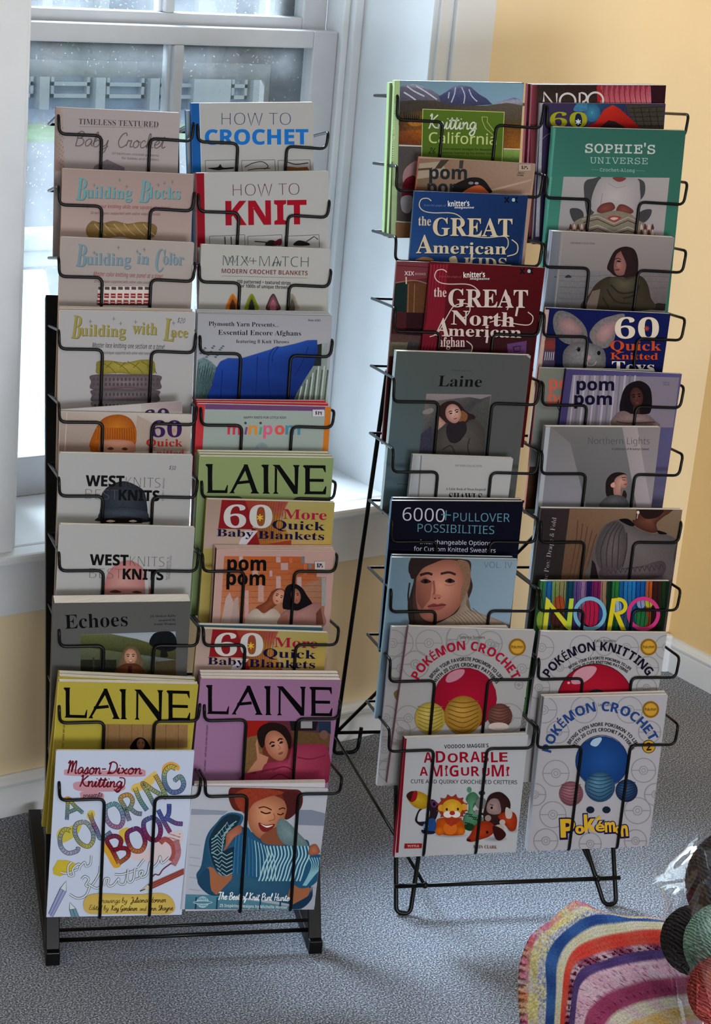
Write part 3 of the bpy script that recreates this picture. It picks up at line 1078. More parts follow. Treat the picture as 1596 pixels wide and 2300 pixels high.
    # --- build
    def done(self):
        W, H, t = self.w, self.h, self.t
        g = 0.0006
        def slabm(x0, y0, x1, y1, d0, d1, m):
            q = []
            for d in (d1, d0):
                for x, y in ((x0, y0), (x1, y0), (x1, y1), (x0, y1)):
                    q.append(self.P(*self.c2p(x, y), d))
            m.hexa([q[0], q[1], q[2], q[3], q[4], q[5], q[6], q[7]])
        m = MB(); slabm(0.0012, -H + 0.0012, W - 0.0008, -0.0003, g, t - g, m); m.build('pages', M_PAGE, self.root)
        def coloured(mb_, name, cols):
            o = mb_.build(name, M_PRINT, self.root)
            at = o.data.color_attributes.new('ink', 'FLOAT_COLOR', 'CORNER')
            flat = []
            for p in o.data.polygons:
                for j in range(p.loop_total):
                    flat += cols[p.index][j] if isinstance(cols[p.index], list) else cols[p.index]
            at.data.foreach_set('color', flat)
            return o
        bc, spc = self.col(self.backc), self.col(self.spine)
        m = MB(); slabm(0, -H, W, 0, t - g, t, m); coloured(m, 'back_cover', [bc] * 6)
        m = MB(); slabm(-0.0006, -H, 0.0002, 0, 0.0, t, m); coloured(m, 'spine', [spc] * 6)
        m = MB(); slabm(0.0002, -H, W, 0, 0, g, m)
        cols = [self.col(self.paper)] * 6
        step = min(2.5e-5, 0.0016 / max(1, self.layer))
        for ly, poly in self.tri:
            i = len(m.v)
            n = len(poly)
            pp, cc = poly, [tuple(p[2:6]) for p in poly]
            area2 = sum(pp[j - 1][0] * pp[j][1] - pp[j][0] * pp[j - 1][1] for j in range(n))
            if abs(area2) < 1e-10:
                continue
            order = range(n) if area2 > 0 else range(n - 1, -1, -1)
            for j in order:
                m.v.append(self.P(*self.c2p(pp[j][0], pp[j][1]), -step * ly - 2e-5))
            m.f.append(tuple(range(i, i + n)))
            cols.append([cc[j] for j in order])
        base = Vector(self.root['world_base'])
        me = bpy.data.meshes.new('front_cover')
        me.from_pydata([tuple(v - base) for v in m.v], [], m.f)
        me.update()
        me.materials.append(M_PRINT)
        at = me.color_attributes.new('ink', 'FLOAT_COLOR', 'CORNER')
        flat = []
        for p in me.polygons:
            cc = cols[p.index]
            for j in range(p.loop_total):
                flat += cc[j] if isinstance(cc, list) else cc
        at.data.foreach_set('color', flat)
        o = bpy.data.objects.new('front_cover', me)
        COL.objects.link(o)
        o.parent = self.root
        if self.stick:
            self.stick.parent = o
        return self.root

    def sticker(self, x0, y0, x1, y1, c, txt, tc=(60, 60, 62)):
        """small price label stuck on the cover, a part of its own"""
        m = MB()
        q = [self.L(*p) for p in ((x0, y1), (x1, y1), (x1, y0), (x0, y0))]
        d0, d1 = -0.0019, -0.0021
        m.hexa([self.P(*self.c2p(*p), d0) for p in q] + [self.P(*self.c2p(*p), d1) for p in q])
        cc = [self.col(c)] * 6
        tot = sum(HAND[ch][0] for ch in txt)
        k, pos, hh, w = (x1 - x0) * 0.6 / tot, 0.0, (y1 - y0) * 0.6, (y1 - y0) * 0.07
        for ch in txt:
            for st in HAND[ch][1]:
                for A, B in zip(st, st[1:]):
                    pa = (x0 + (x1 - x0) * .2 + (pos + A[0]) * k, y1 - (y1 - y0) * .2 - A[1] * hh)
                    pb = (x0 + (x1 - x0) * .2 + (pos + B[0]) * k, y1 - (y1 - y0) * .2 - B[1] * hh)
                    i = len(m.v)
                    for p in ((pa[0] - w, pa[1]), (pa[0] + w, pa[1]), (pb[0] + w, pb[1]), (pb[0] - w, pb[1])):
                        m.v.append(self.P(*self.c2p(*self.L(*p)), -0.00215))
                    m.f.append((i, i + 1, i + 2, i + 3))
                    cc.append(self.col(tc))
            pos += HAND[ch][0]
        o = self.stick = m.build('price_sticker', M_PRINT, self.root)
        at = o.data.color_attributes.new('ink', 'FLOAT_COLOR', 'CORNER')
        flat = []
        for p in o.data.polygons:
            for j in range(p.loop_total):
                flat += cc[min(p.index, len(cc) - 1)]
        at.data.foreach_set('color', flat)
        return self

# ------------------------------------------------------------------ magazines, left rack, left column
BLK = (14, 14, 16)


def plain(rk, k, TL, TR, name, label, cat, thick, off, group=None, paper=(180, 180, 180), spine=None, white=170, shift=(0, 0), h=None, lean=None, BL=None):
    m = Mag(rk, k, TL, TR, name, label, cat, thick, off, lean, BL, h, paper, white, spine, group, shift)
    m.done()
    return m


# row 1: pale baby crochet book
g = Mag(RL, 0, (126, 239), (403.7, 255), 'book', 'pale grey hardback with thin script title, top left pocket of the square tube rack', 'book', 0.016, BL=(126, 382), paper=(163, 155, 156), spine=(160, 145, 138), white=168)
g.z = (80, 200, 2.28)
g.grad([(105, 85), (140, 85), (150, 420), (100, 420)], [(150, 138, 132, .1), (165, 155, 150, .1), (165, 150, 145, .1), (150, 130, 122, .1)])
for i in range(26):
    g.ell(118 + (i * 37 % 27), 180 + i * 9, 2.2, 2.6, (118, 104, 98))
g.text('TIMELESS TEXTURED', 'sb.-12', 220, 180, 628, 196, 30, (84, 76, 80))
g.line([(225, 192), (630, 200)], 1.5, (140, 132, 134), False)
g.hand('Baby', 195, 290, 370, 298, 76, (112, 98, 100), 4.5)
g.hand('Crochet', 415, 298, 660, 304, 74, (112, 98, 100), 4.5)
g.text('20 heirloom crochet patterns', 'r', 390, 334, 630, 346, 11, (120, 112, 114))
g.text('for babies and toddlers', 'r', 440, 358, 630, 368, 11, (120, 112, 114))
g.poly([(300, 395), (365, 360), (455, 402), (455, 430), (290, 430)], (120, 112, 118, .2))
g.done()

# rows 2-4: the three pattern books of one series
SER = 'whimsical lettered knitting books in the left column'
g = Mag(RL, 1, (141, 380), (435, 390.5), 'book', 'peach knitting book with teal fancy lettering and a cream skein', 'book', 0.013, BL=(135, 530), paper=(160, 143, 138), spine=(176, 156, 148), white=166)
g.z = (80, 200, 2.28)
g.grad([(140, 410), (812, 432), (800, 770), (120, 760)], [(156, 140, 136), (152, 136, 132), (164, 146, 142), (172, 154, 150)])
def fancy(words, col, dark, y):
    for (s, x0, x1, h, yy) in words:
        g.text(s, 'sb', x0 + 3, y + yy + 3, x1 + 3, y + yy + 9, h, dark)
        g.text(s, 'sb', x0, y + yy, x1, y + yy + 6, h, col)
fancy([('B', 204, 254, 118, 565 - 565), ('uilding', 256, 492, 62, -10), ('B', 528, 578, 118, 12), ('locks', 580, 740, 62, -8)], (112, 152, 156), (92, 110, 116), 566)
for x, y in ((430, 466), (300, 492), (628, 492), (660, 482), (700, 476), (466, 500)):
    g.line([(x - 7, y), (x + 7, y)], 3, (112, 120, 128), False); g.line([(x, y - 10), (x, y + 10)], 3, (112, 120, 128), False)
g.text('Improve your knitting skills one square at a time!', 'it', 240, 606, 686, 618, 18, (150, 84, 84))
g.text('20 techniques supported with online video tutorials', 'it', 280, 640, 640, 648, 13, (140, 96, 94))
g.blob([(258, 715), (290, 675), (330, 690), (400, 675), (470, 690), (540, 680), (600, 690), (622, 715), (600, 760), (520, 770), (430, 755), (340, 768), (275, 760)], (150, 128, 86, .12), (122, 100, 64, .15))
for i in range(6):
    g.line([(300 + i * 50, 690), (330 + i * 50, 725), (360 + i * 50, 750)], 5, (168, 148, 108, .1))
g.done()
g = Mag(RL, 2, (137, 532), (436, 546), 'book', 'grey knitting book with blue fancy lettering over red and white mosaic swatch', 'book', 0.013, BL=(132, 690), paper=(160, 152, 149), spine=(180, 162, 154), white=168)
g.z = (80, 200, 2.28)
fancy([('B', 204, 254, 118, 0), ('uilding', 256, 486, 62, -8), ('in', 516, 578, 58, -14), ('C', 606, 650, 118, 24), ('olor', 650, 756, 62, -10)], (122, 142, 152), (104, 118, 126), 906)
for x, y in ((424, 812), (300, 838), (556, 822), (710, 850), (520, 832)):
    g.line([(x - 7, y), (x + 7, y)], 3, (112, 120, 128), False); g.line([(x, y - 10), (x, y + 10)], 3, (112, 120, 128), False)
g.text('Master color knitting one panel at a time!', 'it', 296, 956, 650, 970, 22, (150, 90, 90))
g.text('20 techniques supported with online video tutorials', 'it', 300, 990, 600, 998, 13, (140, 100, 98))
g.rect(318, 1010, 588, 1116, (196, 188, 184, .1))
for j in range(3):
    for i in range(8):
        x = 320 + i * 34 - j * 3
        y = 1012 + j * 34
        c = (146, 52, 50) if j else (92, 76, 80)
        g.poly([(x, y), (x + 24, y + 1), (x + 24, y + 24 - (8 if j == 0 else 0)), (x, y + 23 - (8 if j == 0 else 0))], (*c, .12))
        if j: g.line([(x + 2, y + 12), (x + 22, y + 12)], 4, (196, 180, 176), False)
g.line([(318, 1102), (585, 1104)], 7, (60, 50, 50), False)
g.done()
g = Mag(RL, 3, (133, 695), (437.8, 703.5), 'book', 'grey knitting book with olive fancy lettering above a stack of folded lace knits', 'book', 0.009, BL=(134, 917), paper=(165, 163, 164), spine=(186, 170, 160), white=168)
g.z = (80, 680, 2.28)
fancy([('B', 180, 226, 122, 0), ('uilding', 228, 460, 60, -12), ('with', 494, 620, 62, -22), ('L', 652, 706, 118, 12), ('ace', 690, 778, 50, -8)], (150, 142, 84), (112, 106, 70), 180)
for x, y in ((400, 82), (435, 106), (512, 98), (706, 104), (280, 96)):
    g.line([(x - 8, y), (x + 8, y)], 3, (120, 120, 116), False); g.line([(x, y - 10), (x, y + 10)], 3, (120, 120, 116), False)
g.hand('$20', 722, 104, 764, 106, 30, (110, 110, 116), 2.5)
g.text('Master lace knitting one section at a time!', 'it', 290, 228, 660, 238, 24, (66, 60, 70))
g.text('20 techniques supported with online video tutorials', 'it', 330, 262, 600, 266, 14, (84, 78, 84))
g.blob([(310, 330), (318, 300), (380, 296), (460, 306), (540, 292), (600, 296), (612, 330), (606, 362), (520, 368), (420, 360), (318, 364)], (160, 150, 78, .12), (128, 120, 56, .12))
for i in range(4):
    g.line([(330 + i * 70, 300), (380 + i * 70, 330), (330 + i * 70 + 80, 362)], 4, (110, 102, 46))
    g.line([(390 + i * 70, 304), (360 + i * 70, 332)], 4, (110, 102, 46))
for j, (y0, y1, x0, x1, c) in enumerate(((366, 444, 284, 638, (128, 116, 118)), (442, 506, 288, 630, (122, 114, 118)), (500, 560, 290, 624, (150, 146, 150)))):
    g.blob([(x0, (y0 + y1) / 2), (x0 + 6, y0 + 4), ((x0 + x1) / 2, y0), (x1 - 6, y0 + 6), (x1, (y0 + y1) / 2), (x1 - 8, y1), ((x0 + x1) / 2, y1 - 4), (x0 + 8, y1)], (*c, .14), (c[0] - 34, c[1] - 34, c[2] - 32, .14))
    for i in range(17):
        x = x0 + 14 + i * (x1 - x0 - 28) / 16
        for yy in range(2 if j == 0 else 1):
            g.ell(x, y0 + 26 + yy * 26, 6, 9, (86, 78, 82), n=10)
g.done()
for i in range(2):
    plain(RL, 3, (133 + i * 0, 691 - 3 * i), (432, 698 - 3 * i), 'book', 'white knitting book edge showing just behind the olive lettered lace book', 'book', 0.006, 0.014 + 0.0068 * i, 'copies behind the lace book', (190, 180, 172), (196, 176, 164))

# row 5: orange hat magazine and its copy set askew behind
g = Mag(RL, 4, (135, 923.5), (431, 932), 'magazine', 'white magazine with a baby in an orange ribbed hat in fifth row', 'magazine', 0.006, BL=(133, 1008), paper=(178, 170, 165), white=172)
g.z = (80, 680, 2.28)
g.grad([(125, 555), (800, 575), (800, 760), (120, 760)], [(170, 158, 150, .04), (186, 180, 176, .04), (160, 146, 136, .04), (144, 128, 120, .04)])
g.line([(160, 560), (150, 760)], 3, (196, 180, 172), False)
g.poly([(520, 575), (640, 640), (560, 760), (500, 760)], (166, 152, 142, .06))
g.blob([(280, 745), (276, 720), (310, 640), (350, 590), (420, 572), (480, 590), (512, 640), (515, 700), (505, 745), (495, 765), (300, 765)], (184, 120, 44, .12), (150, 84, 24, .12), (420, 640))
g.grad([(310, 640), (512, 642), (515, 712), (318, 690)], [(176, 104, 30, .1), (168, 98, 26, .1), (160, 90, 22, .1), (166, 94, 26, .1)])
for i in range(16):
    g.line([(322 + i * 12, 640), (318 + i * 12.5, 702)], 3, (128, 70, 16), False)
g.blob([(335, 712), (420, 700), (500, 715), (495, 770), (338, 770)], (196, 152, 130), (168, 120, 100))
g.blob([(365, 748), (385, 738), (400, 748), (385, 754)], (90, 66, 58)); g.blob([(440, 748), (458, 740), (472, 750), (456, 756)], (90, 66, 58))
g.text('60', 'sb', 590, 688, 748, 688, 84, (66, 34, 92))
g.text('✻', 'r', 696, 664, 718, 664, 22, (196, 120, 90))
g.text('Quick', 'sb', 566, 734, 752, 736, 38, (164, 46, 40))
g.text('Knitted', 'sb', 575, 786, 760, 788, 38, (190, 90, 80))
g.done()
g = Mag(RL, 4, (137, 920), (408, 901), 'magazine', 'white magazine tilted behind the orange hat magazine', 'magazine', 0.004, 0.0115, lean=4, h=0.225, paper=(176, 172, 172), white=172)
g.z = (80, 680, 2.28)
g.text('60', 'sb', 556, 640, 690, 628, 78, (60, 40, 80))
g.grad([(540, 515), (750, 500), (750, 560), (540, 560)], [(170, 158, 158, .05), (150, 138, 138, .05), (150, 138, 138, .05), (176, 170, 168, .05)])
g.text('60', 'sb', 556, 632, 690, 620, 80, (60, 40, 80))
g.done()


# rows 6 and 7: two white books with bold black titles
def west(k, TL, TR, BL, label, dx, dy, cap):
    global g
    g = Mag(RL, k, TL, TR, 'book', label, 'book', 0.012, BL=BL, paper=(160, 160, 160), spine=(176, 172, 172), white=166)
    g.z = (100, 1000, 4.339)
    if cap:
        g.blob([(520, 740), (528, 700), (545, 600), (560, 470), (640, 390), (770, 350), (900, 395), (975, 460), (1000, 600), (1005, 680), (1000, 750)], (62, 68, 78, .14), (40, 44, 52, .12), (760, 520))
        g.line([(765, 350), (755, 600)], 6, (50, 56, 64))
        g.line([(560, 640), (760, 605), (990, 640)], 7, (40, 44, 52))
        g.blob([(525, 715), (560, 640), (760, 606), (985, 645), (1005, 715), (900, 705), (760, 700), (620, 712)], (74, 82, 92, .12), (54, 60, 70, .12))
        g.rect(545, 712, 950, 760, (36, 30, 30))
        g.blob([(600, 740), (640, 728), (690, 740), (640, 750)], (190, 180, 170)); g.blob([(820, 740), (860, 728), (900, 740), (860, 750)], (190, 180, 170))
        g.hand('$30', 1208, 240, 1276, 244, 46, (84, 84, 90), 4)
    else:
        g.blob([(580, 1450), (585, 1360), (620, 1240), (700, 1160), (800, 1120), (900, 1150), (980, 1230), (1010, 1350), (1010, 1460)], (176, 140, 134), (160, 110, 110), (760, 1330))
        g.blob([(960, 1200), (1010, 1320), (1010, 1460), (985, 1460), (975, 1320)], (170, 168, 166))
        g.blob([(630, 1430), (690, 1410), (750, 1432), (690, 1440)], (84, 58, 54)); g.blob([(850, 1432), (900, 1418), (950, 1436), (900, 1444)], (84, 58, 54))
    g.text('WEST', 'b.18', 400 + dx, 396 + dy, 778 + dx, 402 + dy, 100, BLK)
    g.text('KNITS', 'r.-26', 790 + dx, 406 + dy, 1125 + dx, 416 + dy, 96, (70, 70, 74))
    g.text('BEST', 'r.-26', 396 + dx, 524 + dy, 716 + dx, 534 + dy, 98, (96, 92, 96))
    g.text('KNITS', 'b.18', 720 + dx, 534 + dy, 1118 + dx, 544 + dy, 98, BLK)
    g.text('NUMBER 4   SWATCHES' if cap else 'NUMBER 5', 'r', 1158 + dx, 542 + dy, 1172 + dx, 320 + dy, 16, (96, 96, 100))
    if not cap:
        g.text('SHAWL EVOLUTION', 'r', 1180 + dx, 536 + dy, 1200 + dx, 310 + dy, 18, (90, 90, 94))
    return g.done()


west(5, (134, 1018), (433, 1023), (128, 1176), 'white book with bold black title over a dark denim cap', 0, 0, True)
west(6, (134.5, 1178.5), (437.6, 1185), (125, 1340), 'white book with bold black title over a bald head', 40, 770, False)

# row 8: grey hardback
g = Mag(RL, 7, (120.7, 1356.5), (428.4, 1349), 'book', 'thick grey hardback with serif title and photo of a curly haired woman on a hill', 'book', 0.03, lean=-3, BL=(113, 1520), paper=(92, 92, 91), spine=(96, 96, 95), white=166)
g.z = (100, 1000, 4.339)
g.text('Echoes', 'sb.-4', 200, 1790, 812, 1762, 140, (20, 20, 22))
for i, (s, x) in enumerate((('24 Modern Knits', 1030), ('inspired by', 1112), ('Iconic Women', 1066))):
    g.text(s, 'sb.-6', x, 1678 + i * 38, 1278, 1670 + i * 40, 22, (26, 26, 28))
def pic(pts, cols): g.grad(pts, cols)
pic([(352, 1845), (1276, 1815), (1280, 2250), (350, 2260)], [(104, 112, 88, .1), (150, 158, 172, .03), (64, 66, 50, .16), (46, 48, 38, .18)])
g.poly([(640, 1836), (1276, 1815), (1278, 1960), (1100, 1950), (900, 1885)], [(140, 148, 160), (140, 150, 166), (126, 132, 140), (140, 146, 150), (150, 156, 160)])
g.poly([(352, 1850), (640, 1838), (900, 1890), (1100, 1950), (1280, 1965), (1280, 2090), (700, 2010), (352, 1960)], [(92, 98, 66, .14), (98, 104, 74, .14), (86, 90, 62, .16), (82, 84, 56, .16), (86, 84, 56, .16), (70, 70, 46, .2), (58, 62, 40, .2), (76, 80, 50, .2)])
g.blob([(1020, 1930), (1060, 1840), (1140, 1815), (1230, 1820), (1280, 1880), (1280, 1980), (1200, 2010), (1100, 1990)], (28, 32, 36, .2))
g.blob([(1140, 1990), (1180, 1990), (1200, 2060), (1130, 2060)], (36, 34, 32, .1))
g.poly([(1080, 2110), (1278, 2090), (1280, 2260), (1080, 2260)], (78, 70, 52, .16))
g.rect(352, 2090, 700, 2260, (44, 46, 38, .25)); g.rect(540, 1960, 566, 2250, (62, 56, 48, .1)); g.rect(470, 2070, 486, 2250, (64, 60, 52, .1))
g.blob([(720, 2130), (750, 2040), (790, 1975), (850, 1955), (910, 1990), (940, 2060), (960, 2140), (930, 2180), (760, 2190)], (122, 106, 84, .16), (96, 82, 64, .16))
g.face(838, 2062, 62, 80, 0, (186, 152, 130), (150, 112, 94), smile=True)
g.blob([(680, 2250), (700, 2180), (780, 2130), (900, 2130), (960, 2180), (985, 2260), (830, 2280)], (104, 66, 44, .1), (84, 50, 34, .1))
g.rect(812, 2150, 850, 2260, (66, 36, 34))
g.done()


# row 9 and others: the block letter magazines
def laine_title(L, c=BLK):
    """tall flared serif capitals; L = five pairs (left, right) plus baseline/top rows in drawing units"""
    (lx0, lx1), (ax0, ax1), (ix0, ix1), (nx0, nx1), (ex0, ex1) = L['x']
    f = lambda x, v: L['y0'] + (L['y1'] - L['y0']) * v + L['s'] * (x - lx0)      # v = 0 top .. 1 baseline
    def S(pts): g.poly([(x, f(x, v)) for x, v in pts], c)
    def stem(x0, x1, w, up=True):
        S([(x0, 0), (x1 + w * .1, 0.0), (x1, 0.05), (x1 - w * .04, 0.45), (x1, 0.94), (x1 + w * .3, 1), (x0 - w * .02, 1), (x0 + w * .18, 0.94), (x0 + w * .16, 0.12), (x0 - w * .25, 0.03)])
    w = L['w']
    stem(lx0 + w * .3, lx0 + w * 1.25, w)
    S([(lx0 + w * 1.0, 0.9), (lx1 - w * .5, 0.9), (lx1 - w * .15, 0.72), (lx1, 0.72), (lx1 - w * .1, 1), (lx0 + w * .4, 1)])
    am = ax0 + (ax1 - ax0) * .5
    S([(am - w * .1, 0.0), (am + w * .55, 0.0), (ax1 - w * .35, 0.92), (ax1, 1), (ax1 - w * 1.5, 1), (ax1 - w * 1.2, 0.92), (am + w * .12, 0.2)])
    S([(am, 0.02), (am + w * .2, 0.2), (ax0 + w * .75, 0.93), (ax0 + w * .95, 1), (ax0, 1), (ax0 + w * .3, 0.93)])
    S([(ax0 + w * 1.1, 0.60), (am + w * .8, 0.54), (am + w * .9, 0.64), (ax0 + w * 1.0, 0.70)])
    stem(ix0 + w * .45, ix0 + w * 1.4, w)
    S([(nx0, 0), (nx0 + w * 1.2, 0), (nx1 - w * .75, 0.72), (nx1 - w * .6, 1), (nx1 - w * .95, 1), (nx0 + w * .75, 0.12), (nx0 + w * .35, 0.06)])
    S([(nx0 + w * .42, 0.06), (nx0 + w * .8, 0.14), (nx0 + w * .75, 0.93), (nx0 + w * 1.05, 1), (nx0 + w * .1, 1), (nx0 + w * .38, 0.93)])
    S([(nx1 - w * 1.1, 0), (nx1 + w * .05, 0), (nx1 - w * .15, 0.07), (nx1 - w * .3, 1), (nx1 - w * .75, 1), (nx1 - w * .8, 0.1)])
    stem(ex0 + w * .3, ex0 + w * 1.25, w)
    S([(ex0 + w, 0), (ex1 - w * .05, 0), (ex1 - w * .02, 0.24), (ex1 - w * .15, 0.24), (ex1 - w * .5, 0.1), (ex0 + w, 0.1)])
    S([(ex0 + w, 0.47), (ex1 - w * .35, 0.47), (ex1 - w * .35, 0.57), (ex0 + w, 0.57)])
    S([(ex0 + w * .5, 0.9), (ex1 - w * .5, 0.9), (ex1 - w * .05, 0.72), (ex1 + w * .1, 0.72), (ex1, 1), (ex0 + w * .3, 1)])


YLW = (166, 154, 72)
for i in range(1, 3):
    plain(RL, 8, (132, 1529 - 7.4 * i), (440, 1539 - 7.4 * i), 'magazine', 'yellow spined magazine behind the yellow bannered magazine, only its white top edge showing', 'magazine', 0.0120, 0.0035 + 0.0124 * i, 'copies behind the yellow bannered magazine', YLW, (188, 174, 90), 185, BL=(107, 1700), lean=-1)
g = Mag(RL, 8, (132, 1529), (445, 1539.5), 'magazine', 'yellow magazine with huge black serif capitals and wood panel photo', 'magazine', 0.012, lean=-1, BL=(124, 1680), paper=YLW, spine=(190, 176, 92), white=170)
g.z = (100, 1500, 2.347)
laine_title(dict(x=((98, 225), (230, 398), (388, 446), (472, 624), (640, 765)), y0=103, y1=262, s=0.028, w=28))
g.grad([(305, 296), (755, 300), (752, 420), (300, 425)], [(140, 112, 80, .1), (146, 118, 84, .1), (134, 106, 74, .1), (126, 100, 70, .1)])
for x in (335, 395, 460, 520, 580, 640, 705):
    g.line([(x, 298), (x - 2, 424)], 2.2, (104, 82, 56), False)
g.blob([(455, 430), (462, 395), (490, 368), (525, 372), (548, 400), (552, 432)], (24, 20, 20))
g.face(507, 402, 22, 30, 0, (150, 112, 92), (116, 82, 66))
g.text('ISSUE  ·  NORDIC KNIT LIFE', 'r', 100, 420, 108, 300, 9, (60, 56, 40))
g.done()

# row 10: colouring book
g = Mag(RL, 9, (127, 1686), (436.5, 1687), 'book', 'white paperback colouring book with rope lettering, bottom left of the square tube rack', 'book', 0.006, BL=(105, 2066), paper=(178, 186, 202), spine=(180, 188, 204), white=168)
g.z = (100, 1670, 4.4333)
PNK = (176, 138, 148)
g.blob([(195, 290), (240, 255), (600, 270), (960, 255), (1005, 300), (960, 330), (600, 325), (240, 320)], PNK)
g.blob([(283, 420), (330, 380), (600, 380), (790, 420), (770, 470), (560, 480), (330, 470)], PNK)
g.blob([(358, 530), (370, 480), (560, 485), (592, 530), (560, 560), (380, 560)], PNK)
DR = (112, 34, 48)
for o_, c_ in ((0, DR),):
    g.hand('Mason', 215, 298, 560, 304, 125, c_, 15)
    g.line([(570, 255), (612, 253)], 14, c_, False)
    g.hand('Dixon', 620, 298, 965, 304, 116, c_, 15)
    g.hand('Knitting', 345, 430, 770, 436, 116, c_, 15)
    g.line([(690, 455), (720, 475), (790, 420), (795, 350), (745, 340)], 12, c_)
g.hand('presents', 382, 538, 575, 526, 52, (70, 40, 54), 5.5)


def rope(paths, w, cols):
    """hand drawn rope letter strokes: dark outline, coloured fill that changes along the stroke, stitch marks"""
    for P in paths:
        S = spline(P, False, 6)
        g.line(S, w + 9, (28, 30, 40), False)
    for P in paths:
        S = spline(P, False, 6)
        n = len(S)
        q, f, cc = [], [], []
        for i, p in enumerate(S):
            a, b = S[max(i - 1, 0)], S[min(i + 1, n - 1)]
            d = (b[0] - a[0], b[1] - a[1]); l = math.hypot(*d) or 1
            nx, ny = -d[1] / l * w / 2, d[0] / l * w / 2
            t = min(max((p[1] - cols[0]) / (cols[1] - cols[0]), 0), 0.999) * (len(cols[2]) - 1)
            j = int(t); e = t - j
            c = tuple(cols[2][j][k] * (1 - e) + cols[2][min(j + 1, len(cols[2]) - 1)][k] * e for k in range(3)) + (.12,)
            q += [(p[0] + nx, p[1] + ny), (p[0] - nx, p[1] - ny)]
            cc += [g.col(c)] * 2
        g._emit(q, cc, [(2 * i, 2 * i + 1, 2 * i + 3, 2 * i + 2) for i in range(n - 1)])
    q, f = [], []
    for P in paths:                                    # stitch marks: one layer of little chevrons
        S = spline(P, False, 6)
        acc = 0
        for i in range(1, len(S)):
            a, b = S[i - 1], S[i]
            d = (b[0] - a[0], b[1] - a[1]); l = math.hypot(*d)
            acc += l
            if acc > 17 and l > 0:
                acc = 0
                d = (d[0] / l, d[1] / l); nx, ny = -d[1], d[0]
                for s in (-1, 1):
                    p0 = (b[0] + nx * s * w * .45 - d[0] * 7, b[1] + ny * s * w * .45 - d[1] * 7)
                    p1 = (b[0] + d[0] * 6, b[1] + d[1] * 6)
                    k = len(q)
                    q += [p0, (p0[0] + d[0] * 4.5, p0[1] + d[1] * 4.5), (p1[0] + d[0] * 4.5, p1[1] + d[1] * 4.5), p1]
                    f.append((k, k + 1, k + 2, k + 3))
    g._emit(q, [g.col((34, 36, 48))] * len(q), f)


GLOW = (196, 176, 110)
g.blob([(120, 930), (150, 850), (240, 830), (320, 790), (380, 760), (330, 900), (180, 990)], (176, 168, 84))
g.blob([(180, 560), (230, 525), (285, 560), (240, 600)], (180, 130, 70))
g.blob([(590, 990), (640, 1010), (700, 1160), (760, 1215), (690, 1235), (620, 1120), (560, 1010)], (190, 150, 60))
g.blob([(740, 880), (800, 840), (850, 850), (820, 960), (770, 980)], (186, 164, 80))
g.blob([(1170, 290), (1180, 220), (1260, 180), (1340, 220), (1330, 270), (1250, 230), (1200, 300)], (196, 150, 84))
g.blob([(860, 470), (880, 410), (960, 380), (1060, 300), (1110, 280), (1080, 400), (920, 480)], (196, 170, 100))
g.blob([(420, 720), (440, 670), (490, 670), (500, 720), (450, 760)], (186, 170, 84))
g.blob([(830, 1090), (1000, 1060), (1060, 1000), (1180, 930), (1340, 860), (1380, 900), (1360, 1000), (1250, 1180), (900, 1160)], (190, 178, 182))
CG = [(168, 160, 80), (110, 140, 130), (104, 118, 150)]
rope([[(222, 760), (228, 660), (240, 560), (300, 620), (380, 690)], [(226, 690), (320, 650)]], 30, (560, 760, CG))
rope([[(262, 870), (200, 855), (155, 930), (165, 1030), (230, 1090), (320, 1070), (335, 1030)]], 36, (850, 1090, [(170, 164, 84), (120, 130, 150), (150, 150, 170)]))
rope([[(390, 780), (320, 800), (300, 880), (345, 980), (430, 1025), (480, 970), (480, 880), (430, 800), (390, 780)]], 36, (780, 1030, [(150, 156, 150), (120, 134, 150), (168, 164, 90)]))
rope([[(450, 690), (480, 780), (520, 860), (560, 945), (665, 880)]], 36, (690, 950, [(170, 160, 84), (120, 90, 130), (110, 140, 160)]))
rope([[(680, 600), (610, 640), (610, 730), (660, 810), (740, 830), (780, 770), (770, 680), (720, 610), (680, 600)]], 38, (600, 830, [(110, 150, 156), (120, 130, 156), (150, 110, 140)]))
rope([[(845, 770), (800, 640), (755, 545), (830, 510), (875, 560), (850, 640), (790, 660)], [(850, 640), (910, 690), (970, 700)]], 36, (510, 770, [(176, 140, 80), (120, 140, 130), (120, 110, 150)]))
rope([[(900, 440), (950, 560), (1020, 665)]], 38, (440, 665, [(178, 160, 84), (110, 140, 130), (100, 130, 150)]))
rope([[(1095, 620), (1040, 510), (975, 395), (1090, 470), (1215, 540)], [(1215, 540), (1160, 420), (1100, 310)]], 36, (310, 620, [(178, 150, 84), (140, 150, 110), (100, 130, 150)]))
rope([[(1310, 250), (1250, 230), (1195, 290), (1200, 400), (1260, 480), (1350, 470), (1385, 400), (1350, 330), (1290, 370)]], 40, (230, 480, [(180, 164, 80), (110, 140, 150), (96, 112, 150)]))
BR_ = [(120, 56, 80), (130, 40, 52), (160, 110, 70)]
rope([[(740, 1190), (680, 1070), (620, 960), (700, 920), (760, 960), (740, 1040), (680, 1060)], [(740, 1040), (820, 1050), (830, 1120), (740, 1190)]], 36, (920, 1190, BR_))
rope([[(890, 850), (825, 890), (830, 980), (880, 1060), (960, 1065), (1000, 990), (980, 900), (930, 850), (890, 850)]], 38, (850, 1065, [(110, 60, 110), (120, 44, 84), (170, 110, 66)]))
rope([[(1050, 740), (990, 780), (995, 870), (1050, 950), (1120, 955), (1155, 880), (1140, 790), (1090, 740), (1050, 740)]], 38, (740, 955, [(90, 104, 150), (110, 60, 110), (130, 50, 80)]))
